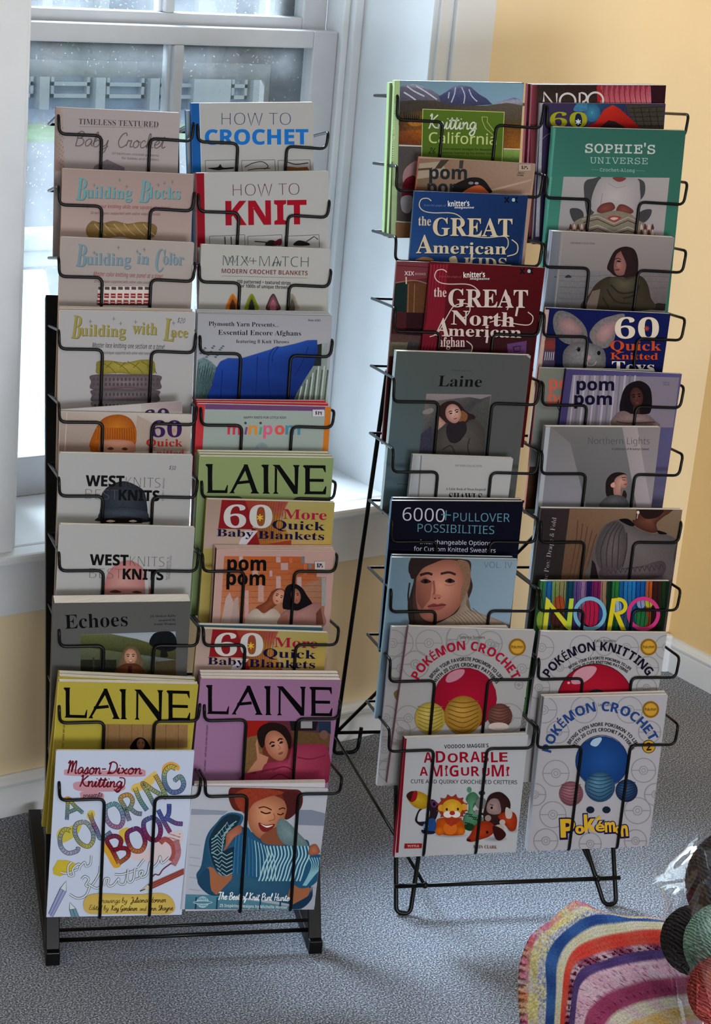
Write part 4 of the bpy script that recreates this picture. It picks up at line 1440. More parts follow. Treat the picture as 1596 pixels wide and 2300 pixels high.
rope([[(1130, 660), (1190, 780), (1250, 885)], [(1240, 600), (1235, 700), (1190, 770)], [(1210, 740), (1300, 790), (1375, 800)]], 36, (600, 885, [(70, 84, 150), (84, 96, 150), (150, 70, 100)]))
g.fan([(80, 1250), (130, 1160), (220, 1160), (280, 1180), (330, 1210), (250, 1290), (150, 1320), (90, 1300)], (184, 168, 60), (178, 162, 66))
OUT = (58, 64, 66)


def cord(P):
    g.line(P, 22, OUT); g.line(P, 14, (186, 194, 200))


cord([(160, 1280), (230, 1290), (330, 1250)]); cord([(270, 1180), (235, 1220), (240, 1310), (290, 1310), (280, 1250), (330, 1200), (355, 1210), (340, 1260)]); cord([(355, 1220), (400, 1180), (410, 1220), (455, 1200), (465, 1115)])
cord([(370, 1350), (400, 1320), (440, 1350), (410, 1410), (470, 1410), (540, 1300), (550, 1220)]); cord([(250, 1500), (330, 1540), (410, 1510), (450, 1420)]); cord([(440, 1400), (520, 1440), (580, 1400)])
cord([(590, 1420), (600, 1350), (640, 1345), (630, 1410), (680, 1410), (740, 1340), (740, 1390), (800, 1390), (830, 1250)]); cord([(700, 1300), (780, 1300), (930, 1250)]); cord([(830, 1260), (830, 1370), (880, 1360), (900, 1240)])
cord([(905, 1350), (950, 1330), (980, 1270), (945, 1280), (960, 1330), (1020, 1300), (1050, 1180), (1080, 1230), (1130, 1180), (1150, 1120), (1170, 1190), (1240, 1130)]); cord([(930, 1230), (990, 1150)])
g.line([(1150, 990), (1200, 950), (1270, 1000), (1290, 1090), (1260, 1170)], 50, (150, 84, 84, .3)); g.line([(1310, 960), (1330, 1090), (1280, 1210)], 56, (156, 110, 118, .3))
g.line([(1070, 1330), (1100, 1300), (1140, 1305), (1180, 1250), (1260, 1190)], 12, (110, 60, 70))
for i in range(40):
    x, y = 1245 + (i * 53 % 110), 890 + (i * 17 % 70)
    g.line([(x, y), (x - 5, y + 9)], 3, (150, 90, 70), False)
g.poly([(1025, 1400), (1385, 1240), (1385, 1300), (1060, 1450)], (150, 84, 76)); g.poly([(950, 1465), (1025, 1400), (1060, 1450)], (184, 176, 160))
for o_ in (0, 16, 34):
    g.line([(1030 + o_, 1408 + o_), (1385, 1252 + o_)], 4, (84, 40, 44), False)
g.line([(950, 1466), (1000, 1445)], 9, (40, 40, 44), False)
for (a, b, c, d, f1, tip) in (((155, 1440), (215, 1470), (75, 1735), (40, 1690), (140, 146, 180), (215, 1365)), ((248, 1650), (310, 1640), (355, 1750), (275, 1750), (104, 136, 150), (252, 1580))):
    g.poly([a, b, c, d], f1); g.poly([a, b, tip], (186, 190, 196)); g.line([a, b, c], 4, OUT, False); g.line([d, a, tip, b], 4, OUT, False)
    g.line([((a[0] + b[0]) / 2, (a[1] + b[1]) / 2), ((c[0] + d[0]) / 2, (c[1] + d[1]) / 2)], 4, OUT, False)
g.blob([(385, 1600), (420, 1520), (540, 1490), (900, 1500), (1180, 1490), (1290, 1580), (1250, 1690), (900, 1690), (540, 1695), (420, 1680)], (186, 172, 96), (180, 156, 90))
g.hand('Drawings by', 532, 1584, 820, 1580, 52, (84, 74, 44), 5); g.hand('Juliana Horner', 850, 1580, 1205, 1576, 54, (44, 40, 36), 6)
g.hand('Edited by', 438, 1650, 634, 1656, 48, (84, 74, 44), 5); g.hand('Kay Gardiner', 660, 1658, 920, 1660, 50, (44, 40, 36), 6); g.hand('and', 945, 1660, 1010, 1660, 42, (84, 74, 44), 5); g.hand('Ann Shayne', 1026, 1660, 1275, 1654, 50, (44, 40, 36), 6)
g.done()

# ------------------------------------------------------------------ left rack, right column
def howto(k, TL, TR, BL, label, word, band, accent, big, thin, zz, off):
    global g
    g = Mag(RL, k, TL, TR, 'book', label, 'book', 0.014, BL=BL, paper=(164, 164, 163), spine=band, white=166)
    g.z = (80, 200, 2.28)
    a, b = zz
    g.text('HOW TO', 'r.-24', a[0], a[1], a[2], a[3], a[4], thin)
    g.text(word, 'b.14', b[0], b[1], b[2], b[3], b[4], big)
    return g


g = howto(0, (429, 230.5), (703.5, 230.5), (434, 390), 'white book with blue spine band and bold blue capitals, top of second column', 'CROCHET', (34, 92, 150), None, (32, 112, 178), (58, 72, 112), ((952, 184, 1306, 184, 62), (866, 284, 1396, 282, 74)), 0)
g.poly([(780, 60), (838, 60), (850, 430), (790, 430)], (32, 94, 152)); g.line([(838, 60), (849, 430)], 3, (190, 196, 204), False)
for x0, x1 in ((868, 1030), (1054, 1224), (1240, 1404)):
    g.line([(x0, 366), (x1, 362)], 2.5, (90, 90, 94), False); g.line([(x0, 366), (x0 + 3, 430)], 2.5, (90, 90, 94), False); g.line([(x1, 362), (x1 + 4, 430)], 2.5, (90, 90, 94), False)
g.blob([(880, 405), (930, 400), (945, 385), (960, 402), (1010, 400), (1010, 408), (960, 412), (930, 415)], (40, 40, 42))
g.line([(1070, 400), (1110, 380), (1160, 372), (1190, 395), (1170, 410)], 4, (60, 60, 62)); g.line([(1085, 415), (1130, 408), (1200, 405)], 4, (60, 60, 62))
g.poly([(1270, 418), (1280, 395), (1340, 402), (1390, 398), (1402, 418)], (116, 82, 50, .1)); g.line([(1285, 372), (1330, 385), (1395, 378)], 5, (50, 50, 52))
g.done()
plain(RL, 0, (417, 245), (680, 246), 'book', 'teal spined book just behind the white book with bold blue capitals', 'book', 0.012, 0.0185, None, (150, 160, 164), (44, 104, 132), 166, BL=(427, 400))
g = howto(1, (440.5, 389), (737.5, 384), (443, 550), 'white book with red spine band and bold red capitals, second row', 'KNIT', (138, 18, 40), None, (148, 14, 40), (92, 40, 62), ((1010, 548, 1350, 542, 60), (972, 696, 1388, 690, 118)), 0)
g.poly([(815, 425), (862, 425), (868, 810), (820, 810)], (136, 18, 40))
for x0, x1 in ((890, 1070), (1085, 1260), (1275, 1450)):
    g.line([(x0, 754), (x1, 746)], 2.5, (90, 90, 94), False); g.line([(x0, 754), (x0 + 2, 810)], 2.5, (90, 90, 94), False); g.line([(x1, 746), (x1 + 2, 810)], 2.5, (90, 90, 94), False)
for x in (968, 1000, 1030):
    g.line([(x, 755), (x + 3, 810)], 5, (60, 60, 62), False)
g.line([(1120, 780), (1180, 785), (1250, 800)], 5, (50, 50, 52)); g.blob([(1175, 800), (1195, 775), (1225, 778), (1240, 800)], (52, 46, 48)); g.blob([(1215, 790), (1255, 765), (1255, 800)], (96, 40, 46))
g.blob([(1320, 800), (1345, 775), (1390, 785), (1400, 800)], (40, 38, 42)); g.line([(1380, 785), (1425, 755), (1445, 770)], 5, (70, 68, 70), False)
g.done()
g = Mag(RL, 2, (452.8, 549.5), (742, 560), 'book', 'white crochet blanket book with thin dark title and four motif peaks', 'book', 0.013, BL=(446, 695), paper=(164, 163, 160), spine=(176, 174, 172), white=166)
g.z = (80, 200, 2.28)
DKG = (60, 74, 74)
g.text('MIX+MATCH', 'r.-20', 958, 904, 1396, 912, 52, DKG)
for x in (985, 1002, 1020, 1072, 1088):
    g.line([(x - 14, 858), (x, 890), (x + 12, 862)], 4, (84, 100, 96), False)
for x in (1222, 1240, 1256):
    g.line([(x, 880), (x - 6, 908)], 4, DKG, False)
g.text('MODERN CROCHET BLANKETS', 'b.-6', 952, 942, 1392, 954, 22, (116, 60, 66))
g.line([(952, 957), (1390, 968)], 2, (120, 116, 118), False)
g.text('100 patterned + textured strips', 'b', 1030, 994, 1305, 1002, 17, (50, 50, 52)); g.text('for 1000s of unique throws', 'b', 1042, 1016, 1290, 1024, 17, (50, 50, 52))
for x, c, d in ((1008, (190, 120, 40), (80, 50, 30)), (1105, (134, 140, 40), (44, 48, 44)), (1215, (56, 40, 48), (150, 100, 110)), (1312, (150, 144, 132), (84, 78, 70))):
    g.blob([(x - 34, 1130), (x - 24, 1085), (x - 6, 1052), (x + 8, 1052), (x + 26, 1090), (x + 36, 1130)], (*d, .2), (*c, .2)); g.blob([(x - 16, 1130), (x, 1078), (x + 16, 1130)], (*d, .2))
g.done()

# row 4: throw leaflet
for i in range(1, 4):
    plain(RL, 3, (445 - 1.6 * i, 705 - 3.4 * i), (745 - 3 * i, 709 - 3 * i), 'leaflet', 'pale leaflet stacked behind the royal blue throw leaflet, only its edge showing', 'magazine', 0.0035, 0.0035 + 0.0045 * i, 'leaflets behind the blue throw leaflet', (168, 170, 174), (168, 170, 174))
g = Mag(RL, 3, (445, 705), (745.7, 709), 'leaflet', 'grey leaflet with a royal blue throw draped over a garden bench', 'magazine', 0.0035, BL=(437, 900), paper=(152, 153, 160), spine=(150, 152, 160), white=168)
g.z = (420, 690, 4.56)
g.grad([(115, 60), (1490, 80), (1420, 980), (60, 980)], [(152, 153, 158), (150, 150, 156), (166, 168, 174), (160, 164, 172)])
g.text('Plymouth Yarn Presents...', 'sb.-4', 220, 190, 938, 202, 46, (20, 20, 28)); g.text('Essential Encore Afghans', 'sb.-4', 318, 282, 1166, 292, 52, (20, 20, 28)); g.text('featuring 8 Knit Throws', 'sb.-4', 502, 366, 1042, 372, 36, (24, 24, 32)); g.text('Item #561', 'sb', 1238, 142, 1366, 146, 22, (30, 30, 36))
g.poly([(80, 940), (110, 540), (170, 510), (250, 560), (310, 620), (280, 700), (220, 880), (210, 980), (70, 980)], [(96, 120, 122, .3), (110, 132, 134, .4), (118, 138, 140, .4), (104, 128, 130, .4), (96, 120, 124, .4), (84, 108, 110, .4), (74, 98, 98, .4), (60, 84, 84, .4), (60, 84, 84, .4)])
for i in range(16):
    x, y = 110 + (i * 61 % 260), 380 + (i * 37 % 130)
    g.blob([(x, y), (x + 14, y - 8), (x + 30, y + 6), (x + 12, y + 10)], (92, 106, 112, .2))
for i in range(12):
    x = 100 + i * 14
    g.line([(x + 20, 560 + (i * 53) % 120), (x, 760), (x - 10 + i * 3, 950)], 6, (56, 76, 78))
g.poly([(1340, 385), (1440, 370), (1420, 980), (1090, 980), (1130, 840), (1240, 660)], [(150, 160, 158, .1), (140, 150, 146, .1), (130, 142, 136, .1), (96, 108, 100, .1), (100, 112, 104, .1), (110, 124, 116, .1)])
for i in range(6):
    x = 1110 + i * 58
    g.line([(x + 40, 640 + max(0, 3 - i) * 70), (x, 980)], 14, (84, 96, 84, .2), False); g.line([(x + 62, 600 + max(0, 3 - i) * 70), (x + 24, 980)], 12, (176, 186, 184), False)
g.poly([(1330, 385), (1378, 372), (1370, 600), (1290, 600)], (44, 48, 50, .1))
g.poly([(210, 900), (250, 800), (300, 620), (340, 555), (420, 520), (550, 525), (700, 480), (860, 430), (920, 400), (960, 405), (1100, 375), (1230, 338), (1330, 335), (1335, 460), (1290, 600), (1200, 740), (1120, 880), (1080, 980), (220, 980)], [(30, 66, 140, .05), (26, 60, 132, .05), (36, 74, 150, .05), (40, 78, 152, .05), (46, 86, 160, .05), (42, 80, 156, .05), (40, 80, 156, .05), (46, 86, 160, .05), (30, 66, 140, .05), (44, 84, 160, .05), (48, 88, 164, .05), (44, 84, 158, .05), (40, 76, 146, .05), (30, 62, 128, .05), (24, 52, 114, .05), (26, 56, 120, .05), (22, 48, 108, .05), (22, 48, 110, .05), (22, 48, 110, .05)])
for P in (((890, 415), (840, 500), (830, 700), (860, 960)), ((930, 410), (880, 480), (870, 560)), ((360, 640), (350, 800), (340, 960)), ((720, 500), (700, 960)), ((1240, 400), (1180, 560), (1100, 700)), ((560, 560), (540, 960))):
    g.line(list(P), 9, (20, 46, 108))
g.done()

# row 5: small kids' pattern magazine
for i in range(1, 3):
    plain(RL, 4, (443 - 2 * i, 906 - 5 * i), (743 - 6 * i, 912.6 - 5.5 * i), 'magazine', 'pink edged magazine behind the rainbow lettered magazine', 'magazine', 0.007, 0.0035 + 0.0085 * i, 'copies behind the rainbow lettered magazine', (178, 60, 68), (160, 40, 60), 170, BL=(437, 1020))
g = Mag(RL, 4, (443, 907), (743.5, 913), 'magazine', 'pale green magazine with rainbow lettering and a coral and orange border', 'magazine', 0.007, BL=(437, 1018), paper=(150, 160, 156), spine=(178, 60, 68), white=168)
g.z = (420, 690, 4.56)
g.poly([(100, 980), (184, 985), (155, 1490), (70, 1490)], (176, 62, 68)); g.poly([(184, 985), (1415, 1015), (1408, 1065), (184, 1045)], (110, 74, 114)); g.poly([(1415, 1010), (1480, 1012), (1445, 1490), (1385, 1490)], (186, 120, 48))
g.text('HAPPY KNITS FOR LITTLE KIDS', 'b', 580, 1140, 1014, 1142, 22, (70, 74, 78))
for s, x0, x1, c in (('m', 412, 545, (184, 66, 86)), ('ı', 585, 606, (120, 78, 130)), ('n', 626, 716, (196, 136, 60)), ('ı', 734, 756, (84, 152, 130)), ('p', 778, 872, (196, 100, 130)), ('o', 896, 995, (198, 88, 84)), ('m', 1004, 1158, (84, 136, 156))):
    g.text(s, 'b.6' if s != 'ı' else 'b', x0, 1302, x1, 1306, 118 if s != 'ı' else 122, c)
g.ell(597, 1186, 13, 13, (70, 76, 84)); g.ell(752, 1186, 13, 13, (70, 76, 84))
g.blob([(700, 1440), (730, 1400), (770, 1385), (815, 1410), (820, 1440), (760, 1450)], (132, 146, 152, .2)); g.ell(760, 1478, 90, 38, (176, 168, 164), (150, 156, 154))
g.sticker(1282, 1046, 1402, 1116, (186, 184, 190), '$19')
g.done()

# row 6: green block letter magazine
for i in range(1, 3):
    plain(RL, 5, (448.5 - 2.2 * i, 1024 - 5.6 * i), (749 - 5 * i, 1030 - 5.8 * i), 'magazine', 'green spined magazine behind the sage green bannered magazine, only its top edge showing', 'magazine', 0.0110, 0.0035 + 0.0114 * i, 'copies behind the green bannered magazine', (136, 150, 108), (150, 170, 124), 172, BL=(428, 1390), lean=1)
g = Mag(RL, 5, (448.5, 1024.5), (749, 1030), 'magazine', 'sage green magazine with huge black serif capitals', 'magazine', 0.011, lean=1, BL=(432, 1390), paper=(136, 150, 108), spine=(150, 170, 124), white=170)
g.z = (420, 690, 4.56)
laine_title(dict(x=((182, 418), (430, 740), (745, 850), (872, 1150), (1180, 1420)), y0=1605, y1=1902, s=0.012, w=62))
g.z = (430, 1100, 4.694)
g.poly([(150, 590), (235, 600), (225, 760), (135, 755)], (128, 40, 44, .1)); g.poly([(130, 770), (225, 770), (195, 1110), (110, 1110)], [(150, 166, 140, .1), (140, 150, 150, .1), (130, 140, 120, .1), (160, 170, 160, .1)]); g.poly([(85, 1120), (195, 1120), (180, 1420), (70, 1420)], (104, 100, 108, .3))
g.done()


# rows 7 and 8: baby blanket books
def sixty(k, TL, TR, BL, label, dx, dy, off, group=None):
    global g
    g = Mag(RL, k, TL, TR, 'book', label, 'book', 0.011, off, BL=BL, paper=(164, 150, 90), spine=(172, 160, 112), white=168, group=group)
    g.z = (430 + dx / 4.694, 1100 + dy / 4.694, 4.694)
    g.poly([(165, 95), (1510, 140), (1470, 620), (120, 620)], [(150, 130, 122), (158, 148, 96), (176, 150, 80), (170, 150, 146)])
    g.poly([(320, 98), (760, 118), (640, 400), (560, 600), (800, 600), (700, 420), (280, 410)], (132, 34, 40, .06))
    g.poly([(560, 105), (1020, 125), (930, 300), (1060, 540), (720, 580), (640, 300)], [(150, 60, 50, .1), (150, 90, 74, .1), (160, 118, 60, .1), (170, 130, 70, .1), (150, 100, 50, .1), (132, 70, 40, .1)])
    for i in range(9):
        g.line([(760 + i * 28, 118), (740 + i * 26, 330), (760 + i * 22, 540)], 5, (120, 70, 38))
    for i in range(7):
        g.line([(900 + i * 18, 125), (890 + i * 15, 200), (905 + i * 12, 300)], 4, (170, 60, 84))
    g.poly([(1020, 125), (1510, 140), (1480, 480), (1060, 470), (960, 300)], [(160, 152, 104), (156, 148, 96), (170, 152, 84), (168, 146, 84), (164, 146, 92)])
    g.poly([(560, 430), (700, 430), (560, 600), (480, 600)], (186, 180, 186, .06)); g.poly([(740, 580), (1050, 530), (1050, 610), (740, 610)], (150, 64, 48, .1))
    g.text('60', 'sb', 336, 398, 850, 404, 238, (186, 184, 182))
    for a in range(6):
        t = math.radians(a * 60 + 30)
        g.line([(720, 292), (720 + 34 * math.cos(t), 292 + 36 * math.sin(t))], 13, (206, 170, 66), False)
    g.text('More', 'sb', 965, 304, 1422, 318, 104, (156, 34, 70)); g.text('Quick', 'sb', 848, 410, 1405, 430, 92, (30, 24, 66)); g.text('Baby', 'sb', 264, 488, 650, 498, 78, (30, 24, 66)); g.text('Blankets', 'sb', 700, 514, 1396, 530, 84, (30, 24, 66))
    g.text('COZY KNITS IN SUPERWASH', 'r', 1068, 592, 1384, 598, 15, (120, 106, 60))
    return g.done()


sixty(6, (465, 1120.5), (751.7, 1130), (449, 1395), 'yellow and red baby blanket book behind the orange tiled magazine', 0, 0, 0.028)
for i in range(1, 4):
    plain(RL, 6, (487.5 - 2.2 * i, 1234 - 4 * i), (752.7 - 2.4 * i, 1238.5 - 3 * i), 'magazine', 'pale pink magazine edge behind the orange tiled magazine with two women', 'magazine', 0.0052, 0.0035 + 0.0058 * i, 'copies behind the orange tiled magazine', (190, 160, 150), (26, 24, 34) if i == 1 else (190, 166, 156), 172, BL=(478, 1400))
g = Mag(RL, 6, (487.5, 1234), (752.7, 1238.5), 'magazine', 'pink bordered magazine with two women leaning together before orange tiles', 'magazine', 0.005, BL=(478, 1400), paper=(178, 150, 144), spine=(196, 166, 156), white=170)
g.z = (430, 1100, 4.694)
g.poly([(345, 700), (1190, 705), (1190, 775), (1320, 780), (1318, 918), (1420, 922), (1390, 1430), (295, 1430)], [(176, 104, 64, .1), (170, 96, 56, .1), (166, 96, 60, .1), (164, 96, 60, .1), (166, 100, 64, .1), (150, 120, 100, .1), (160, 104, 76, .1), (178, 128, 100, .1)])
for j in range(8):
    g.line([(340 - j * 4, 760 + j * 62), (1190 + min(j, 3) * 60, 765 + j * 62)], 4, (150, 80, 46), False)
for (x, y, w_, h_, c) in ((500, 702, 40, 80, (184, 160, 160)), (890, 706, 48, 60, (180, 150, 148)), (940, 770, 76, 76, (176, 150, 146)), (820, 850, 30, 66, (180, 150, 150)), (890, 910, 50, 130, (180, 152, 150)), (1110, 920, 48, 110, (180, 152, 150)), (640, 850, 60, 52, (180, 150, 140)), (1030, 720, 30, 50, (190, 110, 76)), (1180, 780, 34, 120, (186, 110, 76)), (560, 1060, 40, 340, (186, 150, 146)), (700, 1000, 60, 180, (180, 146, 140)), (1370, 925, 44, 300, (150, 150, 150)), (1155, 702, 36, 72, (120, 120, 124)), (1230, 776, 34, 60, (120, 120, 124))):
    g.rect(x, y, x + w_, y + h_, (*c, .1))
g.poly([(300, 1430), (360, 1140), (400, 1080), (450, 1200), (400, 1430)], (176, 156, 150, .06)); g.poly([(400, 1430), (450, 1150), (490, 1120), (510, 1430)], (168, 148, 142, .06))
g.text('pom', 'b.10', 376, 846, 786, 852, 142, BLK); g.text('pom', 'b.10', 366, 1000, 776, 1006, 142, BLK)
g.blob([(650, 1340), (680, 1240), (780, 1180), (850, 1070), (930, 1040), (990, 1080), (940, 1180), (850, 1250), (780, 1360), (700, 1370)], (140, 84, 56, .12), (112, 62, 42, .12))
g.face(918, 1130, 62, 84, 24, (206, 160, 140), (176, 126, 108))
g.blob([(580, 1430), (600, 1310), (680, 1250), (760, 1300), (860, 1250), (940, 1330), (930, 1440)], (190, 178, 166, .05), (170, 156, 146, .05))
g.blob([(960, 1240), (970, 1120), (1000, 1020), (1080, 990), (1160, 1030), (1220, 1120), (1270, 1200), (1240, 1260), (1150, 1270), (1080, 1270), (1000, 1260)], (22, 18, 24), (30, 24, 30))
g.face(1098, 1120, 52, 82, -10, (176, 124, 104), (140, 94, 78))
g.blob([(930, 1440), (950, 1310), (1040, 1260), (1120, 1270), (1300, 1190), (1360, 1230), (1390, 1440)], (166, 128, 122, .05), (146, 108, 104, .05))
g.poly([(1310, 1300), (1360, 1240), (1390, 1420), (1310, 1420)], (110, 70, 60)); g.poly([(930, 1430), (945, 1330), (1010, 1320), (1020, 1430)], (150, 104, 90))
g.sticker(1296, 752, 1402, 836, (184, 176, 178), '$25')
g.done()
sixty(7, (445, 1411), (736.8, 1423), (437, 1508), 'yellow and red baby blanket book just above the lilac bannered magazine', -96, 1352, 0.0035)
plain(RL, 7, (447, 1404), (725, 1409), 'magazine', 'white magazine with teal back tucked behind the lower baby blanket book', 'magazine', 0.012, 0.0155, None, (60, 96, 110), (176, 176, 180), BL=(438, 1508))

# row 9: lilac block letter magazine
for i in range(1, 3):
    plain(RL, 8, (451.5 - 1.2 * i, 1520 - 7.0 * i), (764.7 - 2.6 * i, 1531.5 - 7.2 * i), 'magazine', 'lilac spined magazine behind the lilac bannered magazine, only its white top edge showing', 'magazine', 0.0120, 0.0035 + 0.0124 * i, 'copies behind the lilac bannered magazine', (150, 116, 146), (150, 116, 146), 185, BL=(440, 1760), lean=-1)
g = Mag(RL, 8, (451.5, 1520), (764.7, 1531.5), 'magazine', 'lilac magazine with huge black serif capitals and a woman resting her head on her hand', 'magazine', 0.012, lean=-1, BL=(440, 1755), paper=(150, 116, 146), spine=(156, 122, 152), white=170)
g.z = (100, 1500, 2.347)
laine_title(dict(x=((848, 972), (985, 1150), (1150, 1210), (1222, 1376), (1393, 1514)), y0=90, y1=243, s=0.018, w=28))
g.grad([(1058, 278), (1508, 282), (1490, 600), (1040, 598)], [(120, 30, 30, .1), (60, 66, 84, .1), (110, 60, 50, .1), (112, 86, 60, .14)])
g.poly([(1058, 278), (1180, 280), (1140, 350), (1055, 370)], (150, 40, 36)); g.poly([(1290, 280), (1440, 282), (1430, 330), (1300, 330)], (40, 34, 40)); g.rect(1350, 282, 1410, 318, (150, 150, 150)); g.rect(1445, 283, 1508, 350, (44, 62, 84))
g.poly([(1050, 370), (1140, 350), (1150, 470), (1090, 560), (1042, 580)], (124, 98, 66, .25)); g.poly([(1300, 330), (1505, 345), (1500, 420), (1310, 400)], (104, 82, 56, .25)); g.ell(1472, 352, 22, 24, (120, 92, 84))
g.blob([(1130, 400), (1120, 340), (1150, 300), (1210, 288), (1270, 310), (1300, 370), (1290, 430), (1250, 350), (1180, 360), (1150, 420)], (44, 30, 28))
g.poly([(1120, 370), (1130, 450), (1180, 470), (1150, 560), (1060, 560), (1120, 480), (1112, 400)], (176, 130, 108))
g.face(1222, 410, 58, 84, -22, (196, 146, 122), (156, 106, 86), side=0.1)
g.blob([(1040, 600), (1060, 555), (1130, 560), (1170, 500), (1280, 480), (1310, 410), (1420, 400), (1490, 420), (1495, 600), (1300, 610)], (166, 76, 100, .08), (140, 56, 80, .08))
for P in (((1200, 540), (1260, 520), (1310, 540)), ((1330, 470), (1400, 480), (1480, 460)), ((1180, 590), (1240, 560), (1300, 590))):
    g.line(list(P), 7, (126, 44, 70))
g.text('THE ENERGY  ·  KNIT SLOW, LIVE WELL AND ENJOY', 'r', 848, 545, 862, 300, 9, (80, 60, 78))
g.done()

# row 10: cowl pattern magazine
for i in range(1, 4):
    plain(RL, 9, (437, 1763 - 2.2 * i), (730, 1761.5 - 3.0 * i), 'magazine', 'white magazine behind the teal cowl magazine, only its pale edge showing', 'magazine', 0.0045, 0.0035 + 0.0055 * i, 'copies behind the teal cowl magazine', (190, 186, 192), (190, 190, 196), 172, BL=(418, 2040))
g = Mag(RL, 9, (433, 1763.5), (736.5, 1775), 'magazine', 'magazine with laughing red haired woman in teal striped cowl, bottom of the left rack', 'magazine', 0.004, BL=(414, 2054), paper=(170, 174, 184), spine=(180, 184, 192), white=168)
g.z = (400, 1740, 4.4333)
g.grad([(140, 100), (1490, 158), (1420, 1447), (60, 1390)], [(168, 170, 178), (172, 174, 182), (156, 160, 170), (160, 166, 178)])
g.poly([(130, 340), (500, 360), (450, 400), (125, 400)], (134, 140, 154)); g.poly([(1180, 350), (1330, 350), (1480, 390), (1478, 510), (1170, 500)], (126, 134, 148))
for y in (690, 820, 900, 1020, 1140):
    g.line([(110, y), (220, y + 15)], 7, (140, 146, 158)); g.line([(1330, y + 300), (1430, y + 330)], 6, (140, 146, 158))
g.poly([(75, 1190), (400, 1200), (1230, 1330), (1210, 1450), (60, 1400)], [(84, 124, 140), (84, 128, 144), (88, 132, 146), (80, 124, 140), (70, 112, 130)])
for x in (180, 390, 620, 820, 1020):
    g.line([(x, 1220), (x - 15, 1430)], 16, (36, 70, 92), False)
g.blob([(180, 1000), (230, 900), (280, 620), (380, 480), (480, 400), (640, 520), (900, 640), (1080, 620), (1250, 640), (1310, 720), (1320, 1160), (1250, 1300), (900, 1250), (420, 1200), (330, 1180), (230, 1120)], (58, 98, 122, .05), (44, 82, 106, .05), (700, 1100))
g.poly([(285, 930), (310, 915), (540, 990), (530, 1040), (380, 1200), (330, 1150)], (150, 102, 76)); g.poly([(1130, 1070), (1320, 1130), (1260, 1290), (1130, 1320), (1090, 1200)], (150, 102, 76))
g.blob([(190, 1060), (300, 930), (330, 1160), (420, 1200), (300, 1190)], (40, 74, 98)); g.blob([(1100, 1320), (1300, 1200), (1330, 1110), (1330, 1230), (1230, 1330)], (34, 62, 86))
g.blob([(520, 290), (500, 200), (530, 125), (700, 125), (880, 135), (1100, 145), (1215, 160), (1240, 260), (1200, 360), (1080, 420), (1000, 460), (760, 420), (640, 370), (560, 350)], (124, 60, 46, .22), (92, 44, 40, .22))
g.blob([(690, 330), (700, 250), (860, 190), (1030, 240), (1080, 330), (1040, 480), (930, 600), (830, 640), (730, 560), (690, 440)], (196, 146, 116), (150, 100, 76), (860, 400))
g.blob([(820, 620), (980, 520), (1040, 640), (1100, 690), (900, 700)], (130, 84, 64))
g.blob([(600, 330), (560, 200), (700, 130), (900, 140), (1060, 180), (900, 220), (760, 280), (700, 360), (680, 400)], (140, 66, 48, .25)); g.blob([(1040, 180), (1200, 180), (1230, 300), (1130, 420), (1060, 440), (1080, 330)], (84, 40, 40, .25))
g.line([(800, 330), (860, 320), (930, 350)], 12, (74, 44, 36)); g.line([(1000, 345), (1040, 330), (1065, 340)], 12, (74, 44, 36))
g.line([(820, 365), (870, 385), (920, 375)], 13, (46, 28, 26)); g.line([(985, 388), (1020, 398), (1050, 380)], 11, (46, 28, 26)); g.line([(950, 380), (960, 440), (900, 460)], 9, (150, 98, 78))
g.blob([(800, 475), (870, 500), (960, 490), (930, 540), (860, 570), (815, 540)], (120, 44, 46)); g.blob([(815, 485), (870, 508), (945, 500), (880, 525)], (216, 206, 200))
g.blob([(980, 500), (1010, 440), (1080, 460), (1180, 560), (1290, 690), (1210, 720), (1060, 690), (990, 600)], (122, 142, 144, .14), (100, 120, 124, .14))
# the cowl: dark body with rows of pale chevron stitches
g.blob([(300, 760), (300, 620), (380, 480), (500, 380), (640, 400), (620, 500), (500, 620), (470, 740), (560, 640), (680, 520), (760, 620), (880, 690), (1100, 705), (1300, 720), (1310, 800), (1440, 800), (1440, 960), (1350, 1090), (1220, 1130), (1080, 1060), (800, 1050), (680, 1000), (560, 990), (420, 1000), (340, 900)], (46, 92, 122, .1))
g.blob([(310, 740), (310, 630), (390, 490), (500, 395), (620, 420), (560, 540), (480, 660), (440, 760), (560, 720), (540, 900), (530, 990), (430, 990), (350, 900)], (36, 56, 70, .12))
PALE = (158, 190, 196)
for i in range(9):
    y = 470 + i * 34
    g.line([(330 + max(0, 4 - i) * 34, y + 40), (390 + max(0, 4 - i) * 24, y), (430 + max(0, 3 - i) * 24, y + 44), (500 - i * 8 + max(0, 4 - i) * 20, y - 10)], 10, (132, 164, 170), False)
for i in range(6):
    y = 770 + i * 40
    g.line([(330 + i * 14, y), (390 + i * 8, y + 30), (430, y), (480, y + 34), (540, y + 4)], 10, (132, 164, 170), False)
for i in range(12):
    x = 600 + i * 24
    g.line([(x - 20 + i * 6, 570 + i * 14), (x - 40 + i * 12, 760 + i * 8), (x - 50 + i * 14, 980 + i * 6)], 8, (70, 120, 156) if i < 6 else PALE)
for i in range(13):
    x = 880 + i * 34
    g.line([(x, 706), (x + 14, 800), (x - 30, 900), (x - 60, 1000 + (i % 2) * 10), (x - 80, 1056)], 14, PALE)
for i in range(6):
    g.line([(1300 + i * 26, 820), (1330 + i * 20, 900), (1290 + i * 10, 1010), (1240 + i * 6, 1100)], 11, (130, 172, 184))
g.blob([(470, 690), (480, 590), (560, 520), (620, 500), (630, 570), (560, 620), (480, 730), (450, 750)], (170, 116, 92), (140, 92, 72)); g.blob([(1295, 770), (1310, 710), (1370, 690), (1410, 760), (1380, 790), (1310, 800)], (170, 116, 92), (136, 88, 70))
